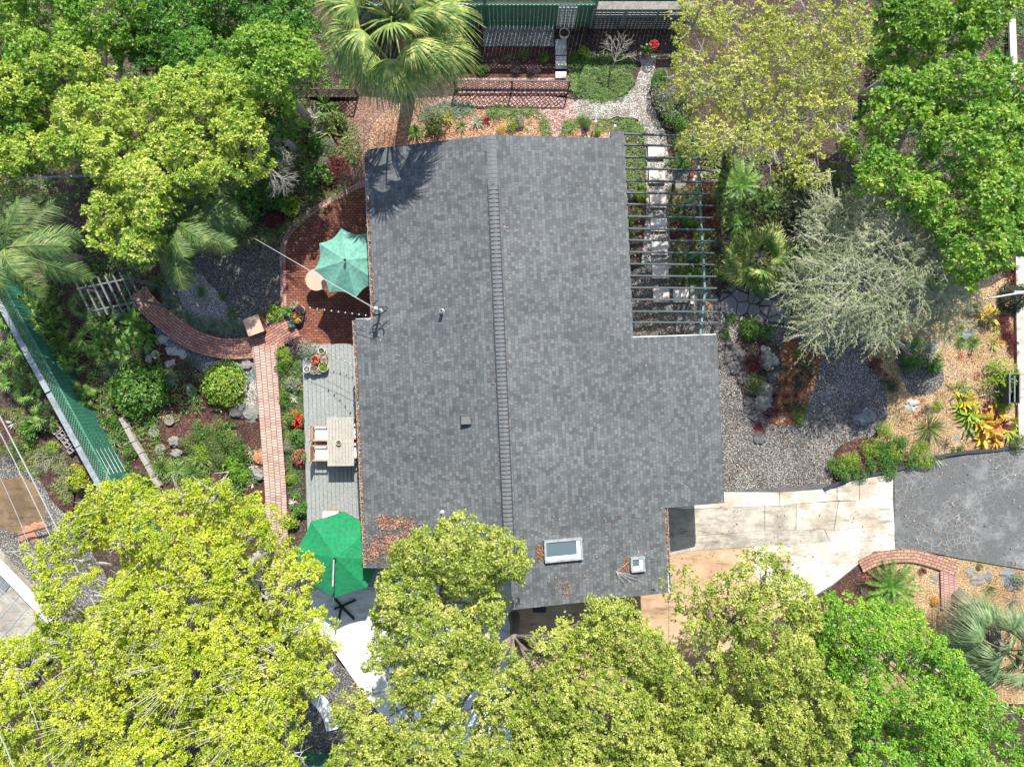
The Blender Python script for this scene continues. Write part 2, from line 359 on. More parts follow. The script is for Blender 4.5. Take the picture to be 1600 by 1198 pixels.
def tube(mb, pts, r, n=6, cap=True):
    "tube through pts; r a number or a list of radii"
    P = np.array([tuple(p) for p in pts], float); k = len(P)
    R = np.full(k, r, float) if np.isscalar(r) else np.array(r, float)
    T = np.gradient(P, axis=0); T /= np.linalg.norm(T, axis=1)[:, None]+1e-9
    ref = np.array([0, 0, 1.]) if abs(T[0, 2]) < .9 else np.array([1., 0, 0])
    S = np.cross(T, ref); S /= np.linalg.norm(S, axis=1)[:, None]+1e-9; U = np.cross(S, T)
    a = np.arange(n)*2*PI/n
    V = P[:, None]+R[:, None, None]*(np.cos(a)[None, :, None]*S[:, None]+np.sin(a)[None, :, None]*U[:, None])
    Fc = np.array([(i*n+j, i*n+(j+1) % n, (i+1)*n+(j+1) % n, (i+1)*n+j) for i in range(k-1) for j in range(n)])
    m0 = mb.n; mb.add(V.reshape(-1, 3), Fc)
    if cap: mb.f.append([tuple(m0+j for j in range(n))[::-1], tuple(m0+(k-1)*n+j for j in range(n))])
def lathe(mb, c, prof, n=20):
    "prof: list of (r, z)"
    V = []; k = len(prof)
    for r, z in prof:
        for j in range(n):
            a = 2*PI*j/n; V.append((c[0]+r*math.cos(a), c[1]+r*math.sin(a), c[2]+z))
    Fc = np.array([(i*n+j, i*n+(j+1) % n, (i+1)*n+(j+1) % n, (i+1)*n+j) for i in range(k-1) for j in range(n)])
    m0 = mb.n; mb.add(V, Fc); mb.f.append([tuple(m0+j for j in range(n))[::-1], tuple(m0+(k-1)*n+j for j in range(n))])
def prism(mb, P, z0, z1):
    n = len(P); V = [(p[0], p[1], z0) for p in P]+[(p[0], p[1], z1) for p in P]
    area = sum(P[i][0]*P[(i+1) % n][1]-P[(i+1) % n][0]*P[i][1] for i in range(n))
    t = tuple(range(n, 2*n)); b = tuple(range(n))[::-1]
    sd = [(i, (i+1) % n, n+(i+1) % n, n+i) for i in range(n)]
    if area < 0: t = t[::-1]; b = b[::-1]; sd = [s[::-1] for s in sd]
    mb.add(V, [t, b]+sd)
def smooth_poly(P, it=2, jit=0.0):
    P = [Vector((p[0], p[1])) for p in P]
    for _ in range(it):
        Q = []
        for i in range(len(P)):
            a, b = P[i], P[(i+1) % len(P)]; Q += [a*.75+b*.25, a*.25+b*.75]
        P = Q
    if jit: P = [p+Vector((random.uniform(-jit, jit), random.uniform(-jit, jit))) for p in P]
    return [(p.x, p.y) for p in P]
ZL = [0.0]
def ground(name, px, mat, label=None, it=2, jit=.05, thick=0, z=None, kind='structure'):
    "a bed or paving sheet traced on the ground; each lies 4 mm over the one before"
    ZL[0] += .004; z0 = ZL[0] if z is None else z
    P = [tuple(W(x, y, z0+thick))[:2] for x, y in px]
    if it: P = smooth_poly(P, it, jit)
    mb = MB()
    if thick: prism(mb, P, z0-.02, z0+thick)
    else:
        A = sum(P[i][0]*P[(i+1) % len(P)][1]-P[(i+1) % len(P)][0]*P[i][1] for i in range(len(P)))
        if A < 0: P = P[::-1]
        mb.add([(p[0], p[1], z0) for p in P], [tuple(range(len(P)))])
    o = obj(name, mb, mat); o['kind'] = kind
    if label: o['label'] = label
    return o
def ribbon(name, px, w, mat, z=None, thick=.02, kind='structure', label=None):
    "path of width w (metres) along the pixel polyline, UVs in metres along it"
    ZL[0] += .004; z0 = (ZL[0] if z is None else z)+thick
    P = [W(x, y, z0) for x, y in px]
    Q = []
    for i in range(len(P)-1):   # Catmull-Rom
        p0 = P[max(i-1, 0)]; p1 = P[i]; p2 = P[i+1]; p3 = P[min(i+2, len(P)-1)]
        for t in np.linspace(0, 1, 8, endpoint=False):
            Q.append(.5*((2*p1)+(-p0+p2)*t+(2*p0-5*p1+4*p2-p3)*t*t+(-p0+3*p1-3*p2+p3)*t**3))
    Q.append(P[-1]); mb = MB(); V = []; uv = []; s = 0
    ws = w if not np.isscalar(w) else [w, w]
    for i, q in enumerate(Q):
        T = (Q[min(i+1, len(Q)-1)]-Q[max(i-1, 0)]).normalized(); N = Vector((-T.y, T.x, 0))
        if i: s += (q-Q[i-1]).length
        ww = np.interp(i/(len(Q)-1), np.linspace(0, 1, len(ws)), ws)
        for k, zz in ((1, -thick), (1, 0), (-1, 0), (-1, -thick)):
            p = q+N*k*ww/2; V.append((p.x, p.y, z0+zz)); uv.append((s, k*ww/2+(.0 if zz == 0 else k*.02)))
    n = len(Q); Fc = np.array([(i*4+k, i*4+k+1, (i+1)*4+k+1, (i+1)*4+k) for i in range(n-1) for k in range(3)])[:, ::-1]
    mb.add(V, Fc); mb.uv = uv
    o = obj(name, mb, mat); o['kind'] = kind
    if label: o['label'] = label
    return o

# --- blades: curved tapering strips, the base of every plant
def nrmz(A): return A/(np.linalg.norm(A, axis=1)[:, None]+1e-9)
def blades(mb, P, D, Lg, Wd, droop=.3, k=3, up=None, tip=.12, mid=.45):
    P = np.asarray(P, float); D = nrmz(np.asarray(D, float)); n = len(P)
    Lg = np.broadcast_to(Lg, n).astype(float); Wd = np.broadcast_to(Wd, n).astype(float); dr = np.broadcast_to(droop, n).astype(float)
    U = np.tile([0, 0, 1.], (n, 1)) if up is None else np.asarray(up, float)
    S = nrmz(np.cross(D, U)+1e-6)
    V = np.zeros((n, (k+1)*2, 3))
    for i in range(k+1):
        t = i/k; c = P+D*(Lg*t)[:, None]; c[:, 2] -= dr*Lg*t*t
        w = (t/mid*.7+.3 if t < mid else 1-(t-mid)/(1-mid)*(1-tip))
        V[:, 2*i] = c-S*(Wd*w/2)[:, None]; V[:, 2*i+1] = c+S*(Wd*w/2)[:, None]
    base = (np.arange(n)*(k+1)*2)[:, None]
    q = np.concatenate([base+np.array([2*i, 2*i+1, 2*i+3, 2*i+2])[None] for i in range(k)], 0)
    mb.add(V.reshape(-1, 3), q)
def leaves(mb, P, D, N, Lg, Wd):
    "one diamond leaf per point"
    D = nrmz(D); S = nrmz(np.cross(D, N)); L_ = np.asarray(Lg)[:, None]; W_ = np.asarray(Wd)[:, None]
    V = np.stack([P, P+D*L_*.45+S*W_/2, P+D*L_, P+D*L_*.45-S*W_/2], 1)
    mb.add(V.reshape(-1, 3), (np.arange(len(P))*4)[:, None]+np.array([0, 1, 2, 3])[None])
def rvec(n): return nrmz(rng.normal(size=(n, 3)))
def rosettes(mb, T, N, per, Lf, Wf, spread=.8):
    "a whorl of leaves at each tip T that faces along N"
    m = len(T); T = np.repeat(T, per, 0); Nn = np.repeat(N, per, 0)
    a = nrmz(np.cross(Nn, rvec(m*per)))
    D = nrmz(a*spread+Nn*rng.uniform(.15, .9, (m*per, 1)))
    leaves(mb, T+D*.01, D, nrmz(Nn+.5*rvec(m*per)), Lf*rng.uniform(.5, 1.35, m*per), Wf*rng.uniform(.6, 1.3, m*per))

# --- plants in local coordinates, radius about 1
def p_bush(n=260, leaf=.16, flat=.8, lumps=14):
    mb = MB(); d = rvec(lumps*3); d = d[d[:, 2] > -.15][:lumps]; c = d*np.array([.62, .62, .5*flat])+[0, 0, .5*flat]
    per = n//len(c)+1
    for q in c:
        e = rvec(per); e[:, 2] = abs(e[:, 2])*.9-.1; T = q+e*rng.uniform(.26, .4)
        rosettes(mb, T, nrmz(e+[0, 0, .4]), 5, leaf, leaf*.5)
    tube(mb, [(0, 0, 0), (0, 0, .5*flat)], .05, 5)
    for q in c: tube(mb, [(0, 0, .05), tuple(q*.9)], .02, 3, False)
    return mb
def p_ball(n=900, leaf=.09):
    mb = MB(); e = rvec(n*2); e = e[e[:, 2] > -.25][:n]; r = rng.uniform(.82, 1.0, (len(e), 1))*np.array([noise.noise(Vector(x*2.2))*.22+1 for x in e])[:, None]
    rosettes(mb, e*r*[.95, .95, .75]+[0, 0, .2], e, 5, leaf, leaf*.55, .6)
    e2 = rvec(n//3); rosettes(mb, e2*[.7, .7, .5]+[0, 0, .3], e2, 5, leaf*1.6, leaf)
    tube(mb, [(0, 0, 0), (0, 0, .5)], .06, 5); return mb
def p_rosette(n=26, w=.13, elev=(.15, 1.1), droop=.25, k=4, tip=.1):
    mb = MB(); a = rng.uniform(0, 2*PI, n); el = rng.uniform(elev[0], elev[1], n)
    D = np.stack([np.cos(a)*np.cos(el), np.sin(a)*np.cos(el), np.sin(el)], 1)
    blades(mb, np.zeros((n, 3))+D*.05, D, rng.uniform(.75, 1.1, n), w*rng.uniform(.7, 1.2, n), droop, k, tip=tip); return mb
def p_tuft(n=150, w=.035, droop=.75):
    mb = MB(); a = rng.uniform(0, 2*PI, n); el = rng.uniform(.35, 1.35, n)
    D = np.stack([np.cos(a)*np.cos(el), np.sin(a)*np.cos(el), np.sin(el)], 1)
    P = np.stack([rng.normal(0, .08, n), rng.normal(0, .08, n), np.zeros(n)], 1)
    blades(mb, P, D, rng.uniform(.8, 1.35, n), w, rng.uniform(.4, 1, n)*droop, 5); return mb
def fan(mb, P, d, rad, nseg=22, w=.05, span=2.1, droop=.35, petiole=0.6, k=4):
    "a fan leaf at the end of a stalk leaving P along d"
    d = Vector(d).normalized(); up = Vector((0, 0, 1)); s = d.cross(up).normalized(); u = s.cross(d).normalized()
    P = Vector(P); hub = P+d*petiole-up*petiole*petiole*.12
    mid = P+d*petiole*.5
    tube(mb, [P, mid, hub], [.025*rad+.008, .018*rad+.006, .012], 4, False)
    a = np.linspace(-span, span, nseg)+rng.normal(0, .03, nseg)
    dd = np.array(d); ss = np.array(s); uu = np.array(u)
    D = np.cos(a)[:, None]*dd+np.sin(a)[:, None]*ss-.12*uu
    L_ = rad*(.72+.28*np.cos(a))*rng.uniform(.92, 1.05, nseg)
    blades(mb, np.tile(np.array(hub), (nseg, 1)), D, L_, w*rad*2, droop*(1+.4*rng.random(nseg)), k, up=np.tile(uu, (nseg, 1)), tip=.1, mid=.4)
def p_fanbush(nf=17, rad=.5, nseg=12):
    mb = MB()
    for i in range(nf):
        a = i*2.4+random.uniform(-.3, .3); u = i/nf; el = 1.35-1.05*u+random.uniform(-.1, .1); r0 = .05+.15*random.random()
        fan(mb, (math.cos(a)*r0, math.sin(a)*r0, .55-.3*u), (math.cos(a)*math.cos(el), math.sin(a)*math.cos(el), math.sin(el)*.6), rad*random.uniform(.75, 1.1), nseg, .05, 1.75, .22, random.uniform(.2, .35)+.3*u, 3)
    return mb
def pinnate(mb, P, d, L_, leaf=.3, n=34, droop=.5, w=.03, stiff=.15, curve=.25):
    d = np.array(Vector(d).normalized()); t = np.linspace(0, 1, 9)
    pts = np.array(P)+d*(L_*t)[:, None]; pts[:, 2] -= droop*L_*t*t
    tube(mb, pts, list(np.linspace(.03, .008, 9)*L_/2.2), 4, False)
    tt = np.repeat(np.linspace(.12, .99, n), 2); sg = np.tile([1., -1.], n)
    c = np.array(P)+d*(L_*tt)[:, None]; c[:, 2] -= droop*L_*tt*tt
    T = np.tile(d, (2*n, 1)); T[:, 2] -= 2*droop*tt; T = nrmz(T)
    S = nrmz(np.cross(T, [0, 0, 1.])); U = np.cross(S, T)
    D = S*sg[:, None]*.85+T*.55+U*stiff+rng.normal(0, .07, (2*n, 3))
    ll = leaf*np.sin(np.clip(tt, .08, .97)*PI)**.55*rng.uniform(.85, 1.1, 2*n)
    blades(mb, c, D, ll, w, curve, 3, up=U, tip=.15)
def p_sago(n=17, droop=.3):
    mb = MB()
    for i in range(n):
        a = 2*PI*i/n+random.uniform(-.08, .08); el = (.2, .32, .5)[i % 3]
        pinnate(mb, (0, 0, .25), (math.cos(a)*math.cos(el), math.sin(a)*math.cos(el), math.sin(el)), random.uniform(.9, 1.1), .13, 34, droop, .02, .3, .1)
    for i in range(6):
        a = 2*PI*i/6; pinnate(mb, (0, 0, .25), (math.cos(a)*.5, math.sin(a)*.5, .85), .55, .1, 22, droop, .016, .3, .1)
    tube(mb, [(0, 0, 0), (0, 0, .32)], .12, 8); return mb
def p_fern(n=16):
    mb = MB()
    for i in range(n):
        a = 2*PI*i/n+random.uniform(-.2, .2); el = random.uniform(.3, 1.0)
        pinnate(mb, (0, 0, .05), (math.cos(a)*math.cos(el), math.sin(a)*math.cos(el), math.sin(el)), random.uniform(.8, 1.1), .16, 16, .5, .06, .1, .1)
    return mb
def p_rock(flat=.5, rough=.35, n=3, seed=0):
    import bmesh
    bm = bmesh.new(); bmesh.ops.create_icosphere(bm, subdivisions=n, radius=1)
    for v in bm.verts:
        p = v.co.copy(); k = 1+rough*1.5*noise.noise(p*1.3+Vector((seed*3.1, 0, 0)))+.3*noise.noise(p*2.9+Vector((0, seed, 0)))+.12*noise.noise(p*7)
        v.co = Vector((p.x*k, p.y*k*.85, (p.z*k)*flat+flat*.35))
    mb = MB(); bm.verts.ensure_lookup_table()
    mb.add([tuple(v.co) for v in bm.verts], [tuple(w.index for w in f.verts) for f in bm.faces]); bm.free(); return mb
def p_twigs(n=9, r=.02):
    "a bare shrub of forking branches"
    mb = MB()
    def grow(p, d, L_, r_, lv):
        q = p+d*L_; m = p+d*L_*.5+Vector(rvec(1)[0])*L_*.08
        tube(mb, [p, m, q], [r_, r_*.8, r_*.6], 4, False)
        if lv:
            for _ in range(random.choice((2, 3, 3))):
                e = (d+Vector(rvec(1)[0])*.75); e.z = max(e.z, -.1); grow(q, e.normalized(), L_*random.uniform(.55, .8), r_*.55, lv-1)
    for i in range(n):
        a = 2*PI*i/n+random.random(); el = random.uniform(.3, 1.2)
        grow(Vector((0, 0, 0)), Vector((math.cos(a)*math.cos(el), math.sin(a)*math.cos(el), math.sin(el))), random.uniform(.3, .45), r, 3)
    return mb
def p_blooms(n=60, leaf=.13):
    mb = MB(); e = rvec(n*2); e = e[e[:, 2] > .1][:n]
    rosettes(mb, e*[.85, .85, .7]+[0, 0, .28], nrmz(e+[0, 0, .6]), 6, leaf, leaf*.9, 1.0); return mb
GEN = dict(bush=[lambda: p_bush(), lambda: p_bush(300, .14), lambda: p_bush(220, .2)],
           fine=[lambda: p_bush(560, .08, .8, 18), lambda: p_bush(620, .075, .7, 22)],
           ball=[lambda: p_ball(), lambda: p_ball(1000, .08)],
           rosette=[lambda: p_rosette(), lambda: p_rosette(34, .1)],
           broad=[lambda: p_rosette(18, .24, (.2, 1.1), .3), lambda: p_rosette(22, .2, (.3, 1.2), .35)],
           agave=[lambda: p_rosette(24, .07, (.1, 1.2), .05, 2)],
           spiky=[lambda: p_rosette(120, .03, (.1, 1.4), .25, 3), lambda: p_rosette(140, .028, (.1, 1.4), .3, 3)],
           tuft=[lambda: p_tuft(), lambda: p_tuft(190, .03, .9)],
           fanbush=[lambda: p_fanbush(), lambda: p_fanbush(13, .55, 11), lambda: p_fanbush(20, .45, 13)],
           bigfan=[lambda: p_fanbush(26, .5, 22)],
           sago=[lambda: p_sago(), lambda: p_sago(18, .5)],
           fern=[lambda: p_fern()],
           rock=[lambda s=s: p_rock(seed=s) for s in range(5)],
           slab=[lambda s=s: p_rock(.12, .5, 3, s+9) for s in range(4)],
           twigs=[lambda: p_twigs()],
           blooms=[lambda: p_blooms(110, .15)])
CACHE = {}
def proto(kind, mat, i):
    key = (kind, mat, i % len(GEN[kind]))
    if key not in CACHE: CACHE[key] = build_mesh(kind, GEN[kind][key[2]](), mat, False)
    return CACHE[key]
CNT = [0]
def plant(kind, mat, px, py, r, name, label, cat, group=None, z=None, hs=1.0, rz=None, sx=1.0, flower=None):
    "one plant or rock as a top-level thing; r in metres, traced at the ground"
    CNT[0] += 1; i = CNT[0]
    zz = .02 if z is None else z
    o = bpy.data.objects.new(name, proto(kind, mat, i)); C.objects.link(o)
    o.location = W(px, py, zz+.35*r*hs) ; o.location.z = zz-(.16*r*hs if kind == 'rock' else 0)
    o.rotation_euler = (0, 0, random.uniform(0, 6.28) if rz is None else rz); o.scale = (r*sx, r, r*hs)
    tag(o, label, cat, group)
    if flower:
        f = bpy.data.objects.new('blossoms', proto('blooms', flower, i)); C.objects.link(f); f.parent = o
    return o
# ------------------------------------------------------------ the setting
def setting():
    g = MB(); g.add([(-220, -220, 0), (220, -220, 0), (220, 220, 0), (-220, 220, 0)], [(0, 1, 2, 3)])
    o = obj('ground', g, 'earth'); o['kind'] = 'structure'
    G = ground
    G('mulch_bed', [(165, 560), (250, 530), (320, 560), (410, 640), (425, 760), (440, 900), (300, 900), (230, 800), (200, 700)], 'mulch')
    G('mulch_bed', [(400, 150), (590, 150), (660, 160), (640, 215), (575, 240), (575, 300), (500, 300), (420, 280)], 'mulch')
    G('mulch_walk', [(540, 150), (590, 150), (640, 170), (620, 215), (578, 238), (578, 296), (552, 290), (538, 220)], 'walk_chips')
    G('chip_bed', [(600, 160), (700, 150), (960, 175), (980, 260), (980, 320), (570, 320), (570, 230)], 'peach')
    G('gravel_bed', [(255, 385), (335, 360), (420, 365), (443, 385), (443, 475), (432, 520), (395, 540), (330, 545), (270, 500), (245, 450)], 'dark_gravel')
    G('gravel_patch', [(272, 430), (315, 425), (350, 470), (365, 500), (330, 520), (285, 480)], 'pale_gravel')
    G('gravel_patch', [(412, 492), (445, 480), (470, 500), (460, 512), (425, 520)], 'pale_gravel')
    G('gravel_strip', [(238, 500), (262, 508), (310, 545), (380, 560), (405, 556), (412, 650), (385, 655), (370, 600), (300, 575), (250, 535)], 'blue_gravel')
    G('gravel_strip', [(378, 600), (410, 590), (412, 655), (378, 650)], 'pale_gravel')
    # top garden
    G('gravel_path', [(660, 165), (700, 149), (760, 148), (900, 150), (908, 185), (880, 215), (860, 215), (845, 180), (770, 165), (690, 165)], 'pink_gravel')
    G('gravel_path', [(890, 155), (960, 158), (990, 140), (1003, 100), (995, 80), (1025, 78), (1022, 120), (1012, 145), (1030, 190), (1042, 215), (1055, 330), (1060, 540), (975, 540), (1008, 400), (1012, 200), (985, 182), (930, 186), (900, 186)], 'pale_gravel')
    G('gravel_bed', [(755, 40), (866, 40), (866, 73), (755, 73)], 'pale_gravel', it=0)
    G('mulch_bed', [(720, 74), (866, 74), (888, 130), (888, 150), (715, 150)], 'mulch', it=0)
    G('gravel_bed', [(715, 122), (888, 122), (888, 146), (715, 146)], 'pink_gravel', it=0)
    G('mulch_bed', [(1045, 230), (1130, 230), (1125, 420), (1080, 450), (1048, 450)], 'mulch')
    G('gravel_bed', [(975, 400), (1125, 440), (1140, 560), (1000, 560), (975, 520)], 'dark_gravel', it=1)
    G('flagstone_court', [(1122, 440), (1240, 450), (1230, 520), (1180, 530), (1125, 500)], crazy_paving())
    # gravel yard at the east
    G('gravel_yard', [(1000, 525), (1130, 490), (1260, 520), (1300, 480), (1345, 500), (1360, 545), (1385, 600), (1395, 650), (1345, 700), (1300, 745), (1300, 770), (1120, 790), (1000, 790)], 'grey_gravel')
    G('chip_bed', [(1225, 530), (1260, 530), (1290, 545), (1252, 664), (1195, 664), (1210, 600)], 'orange_mulch', it=0)
    G('boulder_bed', [(1132, 520), (1220, 528), (1225, 600), (1205, 655), (1190, 688), (1178, 680), (1160, 620)], 'earth')
    G('chip_bed', [(1600, 420), (1700, 380), (1700, 700), (1600, 695), (1480, 712), (1400, 738), (1340, 735), (1390, 650), (1385, 600), (1345, 545), (1400, 520), (1450, 480), (1540, 450)], 'straw')
    G('boulder_bed', [(1395, 530), (1450, 540), (1480, 580), (1465, 615), (1420, 620), (1400, 570)], 'dark_gravel')
    G('mulch_bed', [(1300, 700), (1350, 680), (1420, 700), (1440, 725), (1390, 742), (1300, 760)], 'mulch')
    G('chip_bed', [(1330, 860), (1500, 868), (1700, 890), (1700, 1100), (1300, 1100), (1300, 900)], 'straw', it=1)
    G('mulch_bed', [(1280, 925), (1355, 868), (1400, 880), (1380, 960), (1300, 1000), (1260, 960)], 'mulch', it=1)
    # bottom left
    G('gravel_yard', [(-60, 700), (10, 690), (60, 745), (120, 830), (170, 900), (200, 1000), (-60, 1000)], 'grey_gravel')
    G('leaf_bed', [(-60, 640), (20, 640), (70, 690), (110, 740), (120, 800), (90, 800), (60, 745), (10, 700), (-60, 720)], 'mulch')
    G('brown_slab', [(-60, 720), (0, 750), (45, 742), (76, 800), (62, 826), (30, 838), (-60, 800)], 'brown_slab', it=1)
    G('gravel_strip', [(495, 1000), (585, 1090), (600, 1140), (530, 1160), (480, 1198), (440, 1160), (455, 1010)], 'dark_gravel', it=1)
    # paving
    G('driveway_base', [(1000, 768), (1135, 768), (1300, 755), (1396, 738), (1399, 860), (1365, 862), (1298, 918), (1080, 1052), (1000, 1110), (760, 1110), (760, 860)], 'dark_rock', it=0, thick=.02, z=.12)
    zt = .165
    def slab(pts, mat):
        cx = sum(p[0] for p in pts)/len(pts); cy = sum(p[1] for p in pts)/len(pts)
        q = []
        for x, y in pts:
            d = math.hypot(x-cx, y-cy); q.append((x+(cx-x)/d*.45, y+(cy-y)/d*.45))
        mb = MB(); prism(mb, [tuple(W(x, y, zt))[:2] for x, y in q], .1, zt)
        o = obj('driveway', mb, mat); o['kind'] = 'structure'
    w, t, g2 = 'concrete', 'concrete_tan', 'concrete_grey'
    for p, m in (([(1000, 768), (1218, 769), (1218, 789), (1083, 795), (1000, 797)], w), ([(1218, 769), (1308, 763), (1308, 782), (1218, 789)], w),
                 ([(1308, 763), (1330, 751), (1343, 749), (1343, 782), (1308, 782)], w), ([(1343, 749), (1396, 739), (1395, 780), (1343, 782)], w),
                 ([(1000, 797), (1083, 795), (1195, 790), (1195, 829), (1083, 837), (1000, 840)], g2), ([(1195, 790), (1244, 787), (1244, 828), (1195, 829)], g2),
                 ([(1244, 787), (1310, 783), (1303, 828), (1288, 827), (1244, 828)], w), ([(1310, 783), (1395, 780), (1398, 820), (1303, 828)], w),
                 ([(1000, 840), (1083, 837), (1195, 829), (1288, 827), (1298, 846), (1275, 848), (1175, 854), (1083, 860), (1045, 868), (1000, 872)], g2),
                 ([(1303, 828), (1398, 820), (1398, 842), (1350, 845), (1298, 846), (1288, 827)], w),
                 ([(1298, 846), (1350, 845), (1398, 842), (1399, 859), (1366, 861), (1300, 914), (1240, 950), (1180, 900), (1175, 854)], w),
                 ([(1045, 868), (1083, 860), (1175, 854), (1180, 900), (1240, 950), (1080, 1050), (1045, 1000)], 'concrete_tan'),
                 ([(1000, 872), (1045, 868), (1045, 1000), (1080, 1050), (1000, 1100), (960, 1100), (960, 872)], t),
                 ([(860, 872), (960, 872), (960, 1100), (860, 1100)], t), ([(762, 872), (860, 872), (860, 1100), (762, 1100)], t)): slab(p, m)
    G('road', [(1397, 738), (1480, 716), (1700, 680), (1700, 905), (1600, 889), (1500, 872), (1440, 860), (1399, 860)], 'asphalt', it=0, z=.13, thick=.02)
    ribbon('kerb', [(1288, 765), (1330, 748), (1396, 735), (1480, 711), (1560, 702), (1640, 690)], .12, 'dark_metal', z=.12, thick=.1)
    ribbon('brick_path', [(1345, 885), (1375, 872), (1420, 868), (1455, 875), (1497, 890)], .52, 'rust_brick', thick=.05)
    ribbon('brick_path', [(1482, 892), (1483, 920), (1484, 952)], .62, 'edge_brick', thick=.045)
    ribbon('pavement', [(1582, 30), (1584, 80), (1586, 125)], .25, 'pale_slab', thick=.1)
    ribbon('pavement', [(1594, 400), (1595, 500), (1597, 600), (1599, 700)], .32, 'concrete', thick=.08)
    G('road', [(1604, -200), (1900, -200), (1900, 1300), (1620, 1300)], 'asphalt', it=0)
    # brick patio and paths, west of the house
    pat = [(585, 270), (575, 290), (552, 297), (500, 326), (462, 358), (445, 384), (445, 470), (440, 505), (450, 535), (475, 541), (640, 541), (640, 270)]
    P0 = ground('brick_patio', pat, 'patio', it=0, jit=0, thick=.06, z=.1)
    ribbon('patio_edging', [(578, 286), (552, 294), (500, 322), (460, 354), (443, 382), (442, 430), (443, 478)], .22, 'edge_brick', z=.1, thick=.075)
    ribbon('brick_path', [(215, 455), (232, 478), (262, 504), (300, 530), (340, 543), (380, 544), (412, 536), (445, 516), (462, 508)], [.75, .78, .85, .85, .8, .9, .9, .9], 'walk_brick', thick=.05)
    ribbon('brick_path', [(413, 540), (418, 600), (424, 680), (430, 760), (433, 830), (440, 900)], [.95, .85, .82, .82, .8, .8], 'path_brick', thick=.07)
    # concrete patio south of the deck
    ground('concrete_patio', [(470, 905), (600, 890), (800, 890), (800, 1180), (650, 1180), (573, 1091), (538, 1040), (492, 975)], 'concrete_white', it=0, thick=.05, z=.12)
def crazy_paving():
    m, nt, b = newmat('crazy_paving'); co = objco(nt)
    v = nd(nt, 'ShaderNodeTexVoronoi', Scale=2.2, feature='DISTANCE_TO_EDGE'); nt.links.new(co, v.inputs['Vector'])
    v2 = nd(nt, 'ShaderNodeTexVoronoi', Scale=2.2); nt.links.new(co, v2.inputs['Vector'])
    s = nd(nt, 'ShaderNodeSeparateColor'); nt.links.new(v2.outputs['Color'], s.inputs[0])
    c = ramp(nt, s.outputs[0], [(0, (.14, .14, .14)), (1, (.24, .235, .23))])
    c = mixc(nt, thr(nt, v.outputs['Distance'], .05, .03), c, (.03, .03, .03))
    c = mixc(nt, .5, c, ramp(nt, noise_(nt, co, 14, 4), [(.3, (.5,)*3), (.7, (1,)*3)]), 'MULTIPLY')
    nt.links.new(c, b.inputs['Base Color']); b.inputs['Roughness'].default_value = .8
    bump(nt, b, v.outputs['Distance'], .6, .05); return m

